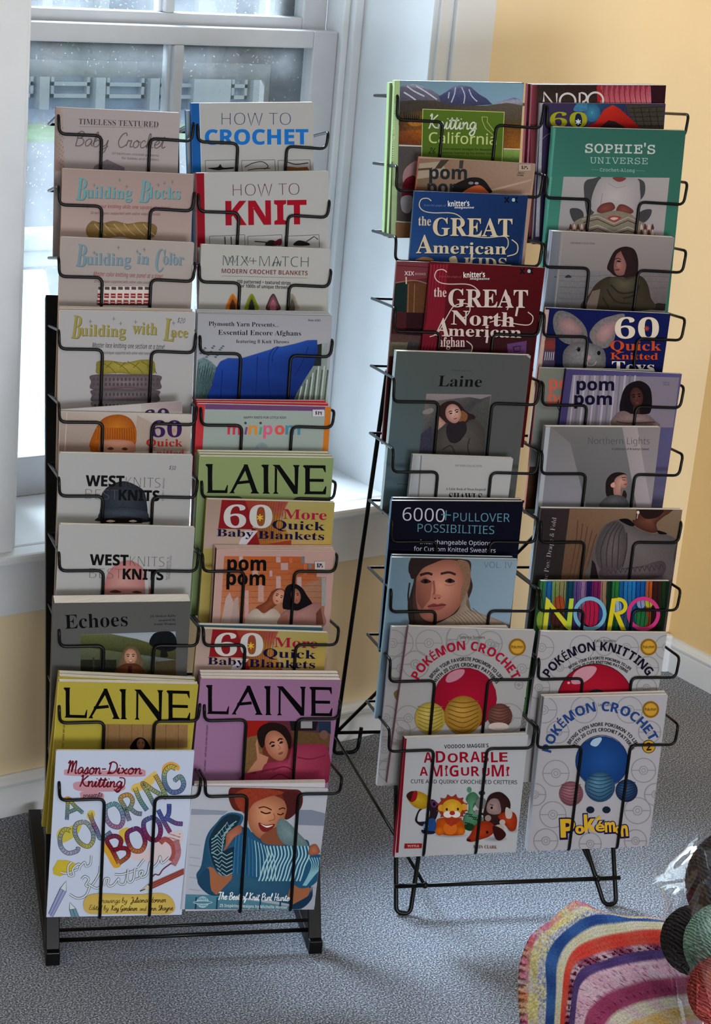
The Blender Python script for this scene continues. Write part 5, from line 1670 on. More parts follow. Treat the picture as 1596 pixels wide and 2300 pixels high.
g.hand('The Best of Knit Purl Hunter', 390, 1236, 1125, 1254, 72, (216, 222, 226), 7.5); g.text('25 Inspiring Designs by Michelle Hunter', 'b.-6', 410, 1312, 1085, 1332, 30, (190, 204, 208))
g.ell(242, 1264, 62, 58, (150, 174, 184)); g.text('KNIT', 'b', 196, 1244, 290, 1250, 26, (84, 124, 140)); g.text('PURL', 'b', 196, 1304, 290, 1308, 26, (84, 124, 140)); g.ell(242, 1268, 96, 18, (176, 196, 202)); g.ell(242, 1268, 90, 13, (84, 124, 140))
g.done()

# ------------------------------------------------------------------ right rack, left column
GRN = (150, 172, 128)
plain(RR, 0, (875, 183), (1150, 192), 'book', 'green spined landscape book behind the mountain book, top of the bent wire rack', 'book', 0.016, 0.021, None, (120, 130, 110), GRN, 165, BL=(872, 531))
g = Mag(RR, 0, (887, 178.5), (1176, 188.5), 'book', 'green spined book with snowy mountains and a lime title panel', 'book', 0.016, BL=(880, 531), paper=(96, 92, 84), spine=GRN, white=165)
g.z = (860, 170, 4.3135)
g.poly([(110, 30), (165, 30), (125, 1560), (75, 1560)], [(156, 176, 134), (156, 178, 136), (150, 172, 132), (160, 180, 140)])
g.text('Knitting California', 'b', 95, 830, 118, 270, 22, (196, 208, 180))
g.grad([(168, 30), (1368, 78), (1362, 330), (160, 300)], [(112, 138, 152), (122, 150, 166), (130, 156, 172), (120, 146, 158)])
g.poly([(165, 110), (200, 90), (290, 80), (380, 100), (470, 140), (560, 200), (640, 290), (160, 260)], [(100, 100, 116, .15), (130, 130, 142, .2), (160, 160, 170, .2), (150, 152, 164, .2), (120, 120, 136, .2), (110, 108, 124, .2), (90, 88, 100, .2), (84, 80, 90, .2)])
g.poly([(540, 200), (620, 150), (690, 95), (760, 90), (850, 110), (930, 180), (1000, 220), (1060, 280), (700, 300), (560, 280)], [(76, 80, 110, .2), (92, 96, 126, .25), (130, 134, 156, .25), (120, 124, 148, .25), (92, 96, 126, .25), (80, 84, 114, .25), (76, 80, 108, .2), (70, 72, 96, .2), (74, 74, 96, .2), (70, 70, 92, .2)])
for P in (((700, 110), (690, 180), (660, 260)), ((760, 110), (790, 190), (780, 270)), ((830, 130), (860, 200), (910, 250)), ((640, 160), (630, 220))):
    g.line(list(P), 11, (168, 172, 188, .2))
for P in (((230, 100), (300, 150), (400, 200)), ((320, 100), (420, 160), (520, 230)), ((200, 160), (280, 210), (330, 250))):
    g.line(list(P), 14, (176, 178, 188, .2))
g.poly([(1060, 275), (1180, 235), (1270, 212), (1360, 240), (1362, 300), (1080, 300)], [(140, 140, 156, .15), (130, 132, 150, .2), (90, 94, 120, .2), (150, 152, 166, .2), (120, 116, 124, .1), (110, 106, 112, .1)])
g.poly([(160, 250), (300, 235), (500, 240), (680, 290), (1000, 290), (1200, 262), (1362, 290), (1355, 500), (150, 480)], [(70, 64, 62, .2), (74, 68, 64, .2), (82, 76, 66, .2), (80, 72, 62, .2), (92, 84, 72, .2), (96, 88, 76, .2), (98, 90, 80, .2), (84, 74, 52, .2), (64, 56, 50, .2)])
g.grad([(155, 360), (380, 340), (372, 670), (150, 660)], [(60, 56, 44, .3), (90, 76, 50, .3), (140, 92, 42, .35), (96, 58, 34, .35)])
for i in range(8):
    x = 205 + i * 20
    g.poly([(x - 8, 430), (x, 345 + (i * 29) % 26), (x + 9, 430)], (34, 38, 32, .2))
g.blob([(240, 460), (300, 430), (360, 420), (378, 470), (300, 490)], (160, 108, 52, .3)); g.grad([(155, 540), (372, 520), (370, 672), (150, 660)], [(120, 72, 38, .35), (150, 92, 40, .35), (110, 62, 34, .35), (100, 60, 36, .35)])
g.grad([(1170, 450), (1356, 470), (1345, 708), (1165, 700)], [(96, 72, 44, .3), (110, 78, 40, .3), (150, 98, 42, .35), (130, 84, 38, .35)])
g.line([(152, 675), (372, 682)], 12, (186, 180, 168), False); g.line([(1165, 708), (1346, 714)], 12, (186, 180, 168), False)
g.grad([(1165, 716), (1346, 722), (1340, 840), (1155, 830)], [(126, 146, 84, .15), (132, 150, 88, .15), (92, 116, 56, .2), (88, 112, 52, .2)])
g.grad([(150, 684), (372, 688), (300, 1420), (128, 1405)], [(82, 78, 76, .12), (84, 80, 78, .12), (80, 76, 74, .12), (90, 86, 84, .12)])
g.blob([(190, 960), (230, 880), (330, 830), (340, 1000), (280, 1010), (200, 1040)], (150, 120, 122, .1)); g.blob([(190, 1060), (230, 990), (310, 980), (300, 1180), (190, 1190)], (104, 30, 44, .2)); g.blob([(175, 1180), (280, 1170), (260, 1320), (185, 1310)], (150, 148, 152, .08))
g.line([(128, 1412), (300, 1425)], 12, (180, 176, 168), False); g.rect(120, 1424, 300, 1570, (130, 100, 74, .15))
g.poly([(380, 320), (1174, 350), (1152, 830), (368, 815)], (180, 186, 120)); g.poly([(386, 326), (1168, 356), (1147, 830), (374, 815)], [(88, 110, 42), (90, 112, 44), (84, 106, 40), (80, 102, 38)])
g.hand('Knitting', 436, 512, 900, 522, 140, (190, 194, 180), 13, 0.1)
g.text('California', 'r.6', 440, 650, 1094, 668, 100, (176, 184, 128))
g.line([(955, 398), (1008, 400), (1006, 448), (1075, 540), (1080, 590), (1030, 545), (990, 510), (960, 440), (955, 398)], 5, (170, 180, 110), False)
g.hand('26', 436, 752, 504, 756, 62, (30, 34, 26), 6); g.text('Cross-culture Designs for Beautiful', 'b', 560, 716, 1066, 728, 20, (44, 54, 26)); g.text('textures inspired by the Golden State', 'b', 560, 752, 1066, 764, 20, (44, 54, 26))
g.done()

g = Mag(RR, 1, (940, 356), (1202.6, 364), 'magazine', 'beige magazine with dark rounded lettering and the top of a dark haired head', 'magazine', 0.006, BL=(918, 518), paper=(158, 134, 118), spine=(176, 112, 98), white=165)
g.z = (860, 170, 4.3135)
g.grad([(345, 800), (1480, 838), (1420, 1140), (300, 1120)], [(126, 104, 86, .05), (150, 130, 116, .05), (146, 122, 108, .05), (110, 92, 74, .06)])
g.poly([(350, 850), (560, 830), (640, 960), (330, 1000)], (150, 138, 122, .05)); g.poly([(560, 815), (640, 815), (560, 900), (500, 900)], (70, 62, 54)); g.poly([(740, 820), (780, 820), (770, 900), (735, 900)], (70, 64, 58)); g.poly([(340, 900), (480, 890), (470, 910), (335, 920)], (84, 70, 52)); g.rect(320, 1080, 440, 1120, (110, 84, 58))
g.poly([(1010, 1110), (1440, 1000), (1430, 1020), (1020, 1130)], (162, 142, 126))
g.text('pom', 'b.10', 446, 1000, 812, 1004, 124, (44, 48, 52)); g.text('pom', 'b.10', 428, 1142, 790, 1146, 124, (44, 48, 52))
g.blob([(690, 1060), (780, 1010), (860, 985), (960, 1000), (1030, 1080), (1030, 1140), (700, 1140)], (34, 30, 30, .2)); g.blob([(780, 1140), (830, 1090), (930, 1060), (1000, 1110), (1010, 1150)], (164, 90, 60))
g.ell(850, 1040, 26, 14, (120, 116, 118, .2)); g.ell(905, 1042, 20, 12, (150, 140, 144, .2))
g.text('ISSUE 41', 'b', 1304, 948, 1360, 952, 14, (50, 46, 44)); g.text('AUTUMN', 'b', 1296, 970, 1358, 974, 14, (50, 46, 44))
g.sticker(1310, 856, 1424, 920, (164, 146, 134), '$25')
g.done()


def great(TL, TR, BL, k, label, dx, dy, sx, red):
    global g
    g = Mag(RR, k, TL, TR, 'magazine', label, 'magazine', 0.006, BL=BL, paper=(38, 66, 108) if not red else (86, 16, 24), spine=(70, 84, 100) if not red else (110, 40, 48), white=165)
    s = 4.3135 / sx
    g.z = (860 + dx / 4.3135, 420 + dy / 4.3135, s)
    if not red:
        g.grad([(300, 50), (1410, 65), (1310, 760), (220, 720)], [(34, 66, 112), (28, 52, 92), (24, 48, 84), (44, 78, 124)])
        g.blob([(300, 720), (380, 680), (470, 690), (480, 730)], (150, 116, 86)); g.blob([(640, 690), (700, 670), (720, 740), (660, 740)], (180, 164, 140))
        CRM, SH = (184, 172, 150), (20, 34, 60)
    else:
        g.grad([(300, 45), (1410, 70), (1300, 1000), (120, 960)], [(96, 22, 32), (84, 14, 22), (60, 14, 20), (74, 18, 28)])
        for i in range(6):
            g.poly([(310 + i * 30, 60), (335 + i * 30, 62), (300 + i * 26, 700), (240 + i * 30, 900), (200 + i * 30, 900), (270 + i * 26, 600)], [(150, 44, 66, .04), (100, 22, 36, .04), (120, 30, 48, .04), (150, 50, 76, .04), (90, 20, 34, .04), (120, 30, 46, .04)])
        g.poly([(800, 700), (1320, 690), (1270, 960), (560, 960), (560, 860)], (60, 24, 30, .12)); g.poly([(1050, 830), (1240, 800), (1230, 960), (1060, 960)], (96, 64, 104, .2)); g.line([(1110, 860), (1180, 850), (1170, 900), (1120, 905), (1110, 860)], 10, (52, 30, 62), False)
        g.poly([(340, 900), (700, 880), (690, 970), (330, 970)], (90, 96, 100, .25))
        CRM, SH = (186, 172, 166), (44, 8, 12)
    g.line([(466, 135), (430, 110), (370, 120), (350, 180), (390, 230), (480, 250), (640, 250), (720, 270), (780, 320)], 9, CRM)
    g.text('From the pages of', 'it', 395, 186, 610, 188, 18, (110, 120, 140) if not red else (140, 84, 90))
    g.text("knitter's", 'b', 628, 190, 836, 182, 52, (206, 204, 200)); g.text('magazine', 'bi', 690, 208, 880, 208, 20, (190, 190, 190))
    for sx_ in (-1, 1):
        g.line([(1238 + sx_ * 20, 98), (1238 + sx_ * 62, 152)], 14, (12, 16, 28), False); g.line([(1238 + sx_ * 20, 152), (1238 + sx_ * 62, 98)], 14, (12, 16, 28), False)
    g.ell(1262, 125, 16, 18, (150, 170, 180))
    g.text('the', 'sb', 340, 372, 462, 374, 92, CRM)
    for o_, c_ in ((9, SH), (0, CRM)):
        g.text('GREAT', 'sb.4', 480 + o_, 470 + o_, 1250 + o_, 480 + o_, 176, c_)
    if not red:
        for o_, c_ in ((8, SH), (0, CRM)):
            g.text('A', 'sb.4', 318 + o_, 640 + o_, 480 + o_, 642 + o_, 180, c_); g.text('merican', 'sb.2', 482 + o_, 642 + o_, 1190 + o_, 652 + o_, 112, c_)
        g.line([(800, 470), (1000, 490), (1180, 480), (1210, 560), (1170, 620)], 9, CRM); g.line([(1245, 510), (1300, 560), (1290, 640), (1200, 670)], 10, CRM)
        g.text('KIDS', 'sb', 780, 790, 1195, 796, 110, CRM)
        g.line([(860, 640), (850, 740)], 22, CRM, False)
    else:
        for o_, c_ in ((8, SH), (0, CRM)):
            g.text('North', 'sb.4', 506 + o_, 640 + o_, 1120 + o_, 664 + o_, 140, c_)
            g.text('A', 'sb.4', 340 + o_, 745 + o_, 492 + o_, 760 + o_, 176, c_); g.text('merican', 'sb.2', 480 + o_, 752 + o_, 1186 + o_, 770 + o_, 106, c_)
        g.line([(300, 760), (380, 720), (470, 560), (540, 460), (660, 440), (690, 500), (640, 570), (560, 560)], 9, CRM)
        g.line([(1250, 520), (1300, 570), (1270, 640), (1160, 640), (980, 600), (880, 620)], 9, CRM); g.line([(1050, 500), (1080, 420), (1060, 360)], 10, CRM)
        g.text('afghan', 'sb', 388, 856, 640, 858, 96, CRM); g.line([(655, 800), (710, 850), (690, 920), (610, 940), (540, 900)], 9, CRM)
        g.line([(1150, 480), (1135, 560)], 20, CRM, False); g.line([(860, 740), (850, 820)], 20, CRM, False)
    return g.done()


great((930.7, 432.5), (1185.7, 435.5), (913, 582), 2, 'blue magazine with cream western style lettering, third row of bent wire rack', 0, 0, 1.0, False)
g = Mag(RR, 3, (891, 587.5), (1150, 595), 'magazine', 'magazine showing knitted squares and curtain, half hidden behind the dark red magazine', 'magazine', 0.006, 0.012, BL=(872, 790), paper=(90, 44, 50), spine=(120, 90, 88), white=165)
g.z = (860, 420, 4.3135)
g.poly([(130, 715), (480, 735), (430, 880), (115, 925)], (112, 58, 64))
g.line([(135, 760), (460, 780)], 8, (84, 36, 44), False); g.text('XIX', 'b', 206, 856, 300, 858, 40, (180, 170, 172)); g.text('BOOKS', 'b', 310, 852, 412, 854, 20, (150, 130, 134))
g.poly([(110, 935), (235, 920), (225, 1215), (85, 1205)], (24, 46, 44, .2)); g.poly([(235, 920), (430, 930), (410, 1220), (225, 1215)], (92, 62, 40, .15))
for x in (245, 305):
    g.line([(x, 940), (x - 8, 1215)], 6, (140, 108, 78), False)
g.line([(110, 930), (300, 905), (440, 940)], 9, (140, 110, 88)); g.line([(222, 870), (224, 940)], 12, (180, 168, 156), False)
g.poly([(85, 1215), (230, 1215), (215, 1440), (65, 1420)], (72, 32, 36, .2)); g.poly([(230, 1215), (400, 1220), (370, 1440), (215, 1440)], (48, 20, 26, .2)); g.poly([(65, 1420), (360, 1440), (350, 1520), (55, 1510)], (84, 64, 60, .25)); g.poly([(55, 1500), (240, 1505), (210, 1700), (20, 1700)], (110, 106, 92, .2)); g.poly([(240, 1505), (350, 1500), (320, 1620), (230, 1620)], (70, 66, 68, .25))
g.poly([(20, 1640), (110, 1640), (60, 2200), (0, 2200)], [(88, 50, 50, .2), (70, 34, 40, .2), (60, 50, 56, .25), (80, 50, 44, .2)])
g.done()
great((966.6, 591.5), (1224, 598), (938, 790), 3, 'dark red magazine with cream western style lettering, fourth row of bent wire rack', 150, 690, 1.0, True)

g = Mag(RR, 4, (890, 791), (1192, 796), 'magazine', 'tall grey green magazine with black title and a mounted portrait on rocks', 'magazine', 0.013, BL=(850, 1139), paper=(86, 88, 86), spine=(170, 184, 186), white=165)
g.z = (840, 770, 4.2)
g.grad([(215, 85), (1480, 110), (1320, 1110), (40, 1560)], [(80, 88, 86), (84, 84, 84), (86, 86, 86), (84, 104, 112)])
g.poly([(1420, 108), (1482, 112), (1470, 150)], (150, 148, 146))
g.text('NORDIC KNIT LIFE', 'r', 730, 266, 922, 272, 12, (52, 54, 54)); g.text('Laine', 'sb.-2', 600, 410, 1010, 416, 104, (18, 18, 20), 0.1)
g.line([(215, 1330), (330, 1338)], 6, (60, 70, 76), False)
g.grad([(492, 480), (1104, 488), (1030, 1060), (424, 1040)], [(132, 122, 124, .06), (124, 118, 122, .06), (70, 70, 72, .2), (58, 58, 68, .2)])
g.poly([(486, 530), (600, 545), (800, 520), (900, 512), (1000, 530), (1098, 500), (1030, 1060), (424, 1040)], [(110, 106, 104, .2), (96, 92, 90, .2), (88, 88, 86, .2), (74, 74, 72, .2), (70, 70, 70, .2), (84, 82, 78, .2), (66, 66, 66, .2), (56, 58, 66, .2)])
g.blob([(465, 640), (540, 615), (560, 640), (520, 670), (462, 670)], (126, 120, 120, .1)); g.poly([(440, 860), (540, 780), (560, 1040), (424, 1040)], (62, 62, 76, .2))
g.blob([(580, 760), (590, 640), (650, 570), (730, 545), (800, 570), (870, 650), (950, 690), (930, 740), (860, 760), (800, 860), (740, 900), (680, 900), (640, 800)], (62, 44, 42, .2), (50, 34, 34, .2))
g.blob([(820, 640), (880, 680), (860, 740), (800, 740)], (120, 84, 56, .15))
g.face(745, 668, 74, 92, -14, (190, 156, 146), (148, 112, 104), side=0.1)
g.blob([(585, 720), (600, 685), (640, 720), (680, 770), (640, 830), (600, 830)], (170, 136, 126), (140, 108, 100))
g.blob([(555, 1050), (570, 870), (640, 790), (700, 760), (760, 900), (860, 760), (940, 720), (1010, 780), (1040, 860), (1020, 1070), (800, 1080)], (92, 86, 82, .14), (70, 66, 64, .14))
g.blob([(690, 770), (760, 760), (850, 740), (870, 830), (800, 930), (720, 940), (680, 860)], (46, 40, 44, .12))
g.line([(900, 900), (880, 980), (900, 1060)], 12, (58, 54, 52)); g.line([(640, 1010), (720, 970), (760, 1040)], 12, (58, 54, 52))
g.done()
g = Mag(RR, 5, (928, 1021.5), (1152, 1030.5), 'book', 'small pale grey hardback of shawl patterns in front of the tall grey green magazine', 'book', 0.011, BL=(918, 1118), paper=(158, 158, 158), spine=(170, 174, 178), white=166)
g.z = (840, 770, 4.2)
g.poly([(370, 1052), (460, 1056), (425, 1460), (330, 1450)], [(140, 144, 146), (166, 168, 170), (150, 152, 158), (138, 144, 150)]); g.line([(445, 1062), (415, 1455)], 14, (118, 120, 122), False)
g.text('PATTERN COLLECTION', 'r', 765, 1168, 1012, 1172, 18, (84, 84, 86)); g.text('A Little Book of Moon-Inspired', 'sb', 676, 1388, 1050, 1394, 22, (60, 60, 62)); g.text('SHAWLS', 'sb', 704, 1496, 1016, 1502, 84, (20, 20, 22)); g.line([(815, 1486), (985, 1489)], 4, (150, 90, 84), False)
g.done()
plain(RR, 6, (882, 1117), (1170, 1123), 'book', 'navy knitting book hidden behind the navy book with large pale numerals', 'book', 0.009, 0.014, None, (20, 20, 50), (96, 124, 148), 165, BL=(862, 1380))
g = Mag(RR, 6, (880, 1122), (1174.6, 1129.5), 'book', 'navy book with large pale numerals and teal capitals', 'book', 0.009, BL=(866, 1378), paper=(14, 14, 34), spine=(110, 136, 158), white=165)
g.z = (850, 1100, 4.3135)
g.text('6000', 'r.-6', 230, 298, 638, 314, 126, (176, 176, 184)); g.line([(605, 240), (700, 246)], 10, (84, 130, 144), False); g.line([(655, 200), (648, 295)], 10, (84, 130, 144), False)
g.text('PULLOVER', 'r.-4', 722, 304, 1268, 312, 80, (92, 130, 144)); g.text('POSSIBILITIES', 'r.-4', 376, 408, 1118, 430, 78, (92, 130, 144))
g.text('Interchangeable Options', 'r', 400, 524, 1086, 538, 40, (176, 178, 186)); g.text('for Custom Knitted Sweaters', 'r', 340, 592, 1132, 610, 42, (176, 178, 186)); g.line([(120, 578), (1360, 628)], 3, (44, 44, 70), False)
g.done()
plain(RR, 7, (881, 1244), (1152, 1253), 'magazine', 'pale edged magazine behind the portrait magazine in a turtleneck', 'magazine', 0.007, 0.012, None, (60, 86, 104), (84, 116, 134), 168, BL=(855, 1560))
g = Mag(RR, 7, (880, 1248.5), (1162, 1260), 'magazine', 'pale blue magazine with close portrait of woman in a cream turtleneck', 'magazine', 0.007, BL=(858, 1570), paper=(116, 134, 148), spine=(140, 164, 176), white=166)
g.z = (850, 1100, 4.3135)
g.grad([(130, 640), (1345, 690), (1280, 1320), (95, 1310)], [(104, 124, 136), (126, 142, 154), (130, 148, 162), (112, 132, 148)])
g.text('VOL. IV', 'r.-16', 1018, 756, 1290, 760, 58, (84, 96, 108))
g.blob([(290, 800), (300, 690), (360, 640), (600, 650), (800, 670), (890, 700), (890, 830), (910, 940), (870, 1060), (820, 1180), (700, 1260), (500, 1320), (320, 1320), (280, 1130), (310, 1000), (340, 860)], (110, 86, 72, .14), (54, 44, 42, .14), (640, 760))
g.blob([(380, 760), (430, 700), (600, 680), (760, 690), (840, 780), (860, 900), (840, 1030), (760, 1160), (660, 1240), (520, 1280), (420, 1240), (370, 1120), (360, 960)], (184, 134, 116), (132, 88, 76), (600, 930))
g.poly([(360, 900), (450, 840), (520, 900), (500, 1060), (420, 1160), (370, 1080)], [(126, 84, 74), (130, 88, 76), (146, 98, 84), (140, 92, 80), (112, 74, 66), (110, 72, 66)])
g.blob([(760, 690), (860, 700), (890, 800), (880, 930), (830, 1060), (790, 1130), (800, 960), (830, 860)], (124, 98, 80, .2)); g.blob([(300, 700), (400, 650), (640, 660), (560, 700), (430, 760), (360, 850), (310, 850)], (50, 40, 38, .2))
g.line([(400, 828), (470, 808), (520, 822)], 24, (56, 40, 38)); g.line([(600, 815), (680, 800), (745, 822)], 22, (60, 42, 40))
g.blob([(405, 890), (450, 862), (510, 890), (450, 908)], (60, 44, 44)); g.ell(455, 886, 18, 20, (24, 18, 20)); g.blob([(640, 884), (690, 858), (740, 888), (690, 904)], (64, 46, 46)); g.ell(690, 880, 18, 20, (24, 18, 20)); g.line([(420, 925), (460, 932), (510, 918)], 8, (140, 96, 84)); g.line([(640, 920), (690, 928), (740, 912)], 8, (150, 104, 90))
g.line([(530, 880), (540, 980), (525, 1030)], 20, (134, 88, 76)); g.blob([(510, 1030), (560, 1010), (610, 1030), (580, 1060), (530, 1060)], (158, 108, 94)); g.ell(545, 1052, 10, 7, (84, 50, 46)); g.ell(585, 1048, 8, 6, (100, 62, 56))
g.blob([(470, 1130), (530, 1102), (570, 1110), (610, 1100), (655, 1115), (600, 1125), (540, 1135)], (116, 62, 62)); g.blob([(475, 1132), (560, 1128), (650, 1118), (590, 1162), (520, 1165)], (138, 82, 80)); g.line([(475, 1131), (560, 1126), (652, 1116)], 5, (60, 32, 34))
g.blob([(560, 1330), (640, 1260), (760, 1180), (830, 1030), (860, 1000), (850, 1120), (940, 1180), (1080, 1230), (1220, 1290), (1240, 1330)], (150, 136, 122, .1), (128, 114, 102, .1))
for i in range(9):
    g.line([(700 + i * 26, 1240 - i * 12), (740 + i * 30, 1270 - i * 8), (760 + i * 42, 1320)], 6, (104, 92, 82))
for P in (((300, 900), (285, 1050), (310, 1200), (300, 1300)), ((330, 940), (320, 1100), (350, 1300))):
    g.line(list(P), 14, (50, 42, 40))
g.done()


# ------------------------------------------------------------------ the crochet books with arched titles
RED = (150, 26, 54)
PALEG = (150, 148, 148)
LINE = (132, 130, 132)


def rings(cells):
    for (x, y, r) in cells:
        g.ring(x, y, r, 9, LINE, 30, 1.0); g.ring(x, y, r * .34, 8, LINE, 18); g.ring(x, y, r * .16, 7, LINE, 14)
        g.line([(x - r, y), (x - r * .34, y)], 8, LINE, False); g.line([(x + r * .34, y), (x + r, y)], 8, LINE, False)


def seal(x, y, r, word):
    g.ell(x, y, r, r, (146, 112, 44)); g.ring(x, y, r * .88, r * .08, (100, 76, 30)); g.ell(x, y, r * .72, r * .72, (176, 140, 60)); g.text(word, 'b', x - r * .66, y + r * .16, x + r * .66, y + r * .12, r * .34, (50, 36, 20))


def arched(title, tc, sub1, sub2, cx, cy, R, a0, a1, h, author, ax, cells, sealp, R1, b1, R2, b2, h2):
    rings(cells)
    g.text(author, 'r', ax[0], ax[1], ax[2], ax[3], ax[4], (56, 54, 56))
    seal(*sealp, 'Pokémon')
    g.arc(title, 'b.6', cx, cy, R, a0, a1, h, tc)
    g.arc(sub1, 'b.-4', cx, cy, R1, b1[0], b1[1], h2, (30, 28, 32)); g.arc(sub2, 'b.-4', cx, cy, R2, b2[0], b2[1], h2, (30, 28, 32))


def yarnball(x, y, r, c, d):
    g.ell(x, y, r, r * 1.02, (*c, .1), (*d, .1), off=(-r * .25, -r * .3))
    for i in range(-3, 4):
        g.line([(x - r * .8, y + i * r * .22 - r * .1), (x, y + i * r * .26 + r * .14), (x + r * .8, y + i * r * .2 - r * .16)], r * .05, tuple(int(v * .82) for v in d))


cells = [(250, 235, 128), (530, 235, 128), (735, 250, 40), (1165, 265, 42), (1430, 480, 130), (1400, 640, 40), (1300, 960, 140), (330, 960, 120), (250, 1080, 100), (860, 200, 160), (1120, 240, 120), (400, 440, 130)]
g = Mag(RR, 8, (880.6, 1406), (1140, 1410), 'book', 'white ring patterned crochet book, shifted left behind the red arched title book', 'book', 0.009, 0.0135, BL=(857, 1758), paper=PALEG, spine=(160, 158, 162), white=165)
g.z = (840, 1390, 4.3135)
rings([(180, 235, 128), (110, 960, 120), (100, 1260, 120), (150, 1460, 110), (260, 480, 120)])
g.poly([(240, 580), (262, 530), (262, 590)], RED); g.blob([(190, 715), (240, 690), (240, 800), (205, 770)], (110, 96, 60))
g.done()
g = Mag(RR, 8, (917.7, 1406), (1201.7, 1418), 'book', 'white crochet book with red arched title above three yarn balls', 'book', 0.009, BL=(873, 1758), paper=PALEG, spine=(150, 120, 130), white=165)
g.z = (840, 1390, 4.3135)
arched('POKÉMON CROCHET', RED, 'BRING YOUR FAVORITE POKÉMON TO LIFE', 'WITH 20 CUTE CROCHET PATTERNS', 885, 800, 500, -66, 66, 84, 'Sabrina Somers', (826, 190, 1070, 192, 26), cells, (1384, 272, 84), 395, (-56, 58), 340, (-58, 60), 34)
g.ell(880, 770, 306, 300, (150, 26, 54), (132, 20, 46)); g.blob([(690, 590), (720, 530), (800, 490), (870, 490), (860, 540), (800, 590), (720, 615)], (166, 120, 134))
yarnball(540, 960, 150, (176, 162, 96), (146, 130, 62)); yarnball(860, 930, 185, (168, 136, 70), (132, 100, 40)); yarnball(1215, 940, 120, (120, 84, 74), (90, 58, 52))
g.ell(1200, 1040, 100, 40, (176, 164, 158, .1))
g.done()

# bottom row left: the red and white critter book
g = Mag(RR, 9, (908.5, 1657), (1185.6, 1651.7), 'book', 'square white book with red spine and crocheted toy animals', 'book', 0.011, BL=(891, 1914), paper=(166, 167, 170), spine=(118, 20, 40), white=172, h=0.2255)
g.z = (880, 1630, 4.836)
g.poly([(130, 120), (160, 130), (70, 1380), (40, 1380)], (120, 22, 40))
RD = (140, 22, 46)
g.text("VOODOO MAGGIE'S", 'b', 566, 248, 1048, 234, 40, (30, 30, 32))
for s, x0, x1, y, h in (('A', 345, 440, 402, 110), ('D', 475, 580, 402, 124), ('O', 605, 715, 400, 96), ('R', 735, 840, 400, 112), ('A', 850, 955, 396, 112), ('B', 970, 1050, 400, 112), ('L', 1075, 1150, 398, 110), ('E', 1165, 1255, 392, 100),
                        ('A', 300, 390, 544, 94), ('M', 425, 548, 552, 122), ('I', 578, 606, 546, 84), ('G', 625, 722, 552, 118), ('U', 750, 838, 542, 88), ('R', 860, 950, 548, 104), ('U', 980, 1060, 545, 84), ('M', 1082, 1215, 552, 124), ('I', 1240, 1272, 546, 72)):
    g.text(s, 'b', x0, y, x1, y - 2, h, RD)
g.ell(592, 445, 16, 15, RD); g.ell(1258, 458, 18, 14, RD)
g.text('CUTE AND QUIRKY CROCHETED CRITTERS', 'r.4', 204, 624, 1358, 634, 40, (36, 36, 38))
SHD = (120, 120, 122)
for (x, y, rx, ry) in ((390, 1165, 90, 26), (640, 1190, 180, 24), (1120, 1230, 130, 30), (1310, 1130, 60, 36)):
    g.ell(x, y, rx, ry, SHD, (158, 159, 162))
# toucan
g.blob([(250, 1010), (300, 900), (420, 800), (500, 850), (495, 960), (440, 1060), (330, 1090), (270, 1060)], (44, 34, 40, .1)); g.blob([(275, 1030), (300, 930), (380, 890), (410, 930), (390, 1020), (330, 1040)], (176, 178, 182, .08))
g.blob([(155, 760), (200, 715), (300, 715), (400, 770), (420, 830), (360, 900), (260, 890), (190, 830)], (176, 150, 50, .1), (150, 120, 30, .1)); g.blob([(155, 765), (190, 718), (245, 715), (240, 790), (210, 830)], (64, 34, 28, .08)); g.blob([(235, 716), (275, 718), (260, 800), (205, 826)], (140, 34, 40, .08)); g.ell(455, 850, 34, 40, (92, 50, 96)); g.ell(455, 850, 16, 20, (20, 18, 20))
g.blob([(340, 1080), (380, 1020), (460, 1010), (480, 1100), (440, 1160), (360, 1150)], (42, 76, 124, .1)); g.ell(365, 1090, 30, 26, (120, 150, 180)); g.blob([(320, 1130), (400, 1140), (470, 1150), (440, 1175), (340, 1170)], (30, 38, 60))
# giraffe
g.blob([(770, 1090), (780, 980), (820, 940), (830, 860), (800, 800), (830, 740), (890, 720), (940, 770), (930, 820), (880, 850), (890, 940), (980, 990), (960, 1090), (860, 1130)], (96, 140, 112, .12), (64, 104, 80, .12)); g.ell(838, 695, 26, 32, (84, 128, 104)); g.ell(975, 730, 36, 26, (60, 62, 60)); g.ell(924, 800, 8, 9, (20, 20, 20))
for i in range(20):
    g.ell(790 + (i * 47) % 170, 950 + (i * 31) % 120, 8, 8, (24, 36, 30), n=8)
g.blob([(780, 1080), (860, 1060), (900, 1110), (850, 1140), (790, 1120)], (30, 62, 34, .1))
# lion
for i in range(12):
    a = i * math.pi / 6
    g.poly([(650 + 130 * math.cos(a), 885 + 110 * math.sin(a)), (650 + 180 * math.cos(a + .25), 885 + 150 * math.sin(a + .25)), (650 + 130 * math.cos(a + .5), 885 + 110 * math.sin(a + .5))], (138, 54, 38, .08))
g.ell(650, 890, 150, 124, (140, 58, 40, .08)); g.ell(530, 890, 34, 36, (186, 140, 60)); g.ell(780, 880, 34, 36, (186, 140, 60))
g.blob([(490, 1160), (480, 1060), (500, 1010), (640, 990), (760, 1020), (780, 1160), (650, 1190)], (180, 96, 30, .12), (150, 70, 22, .12)); g.ell(515, 1140, 48, 48, (186, 110, 30, .1), (160, 84, 22, .1)); g.ell(745, 1140, 48, 46, (186, 110, 30, .1), (160, 84, 22, .1)); g.ell(630, 1110, 74, 70, (184, 104, 36, .1)); g.poly([(560, 1000), (760, 1000), (700, 1060), (640, 1090), (590, 1060)], (150, 60, 36, .1))
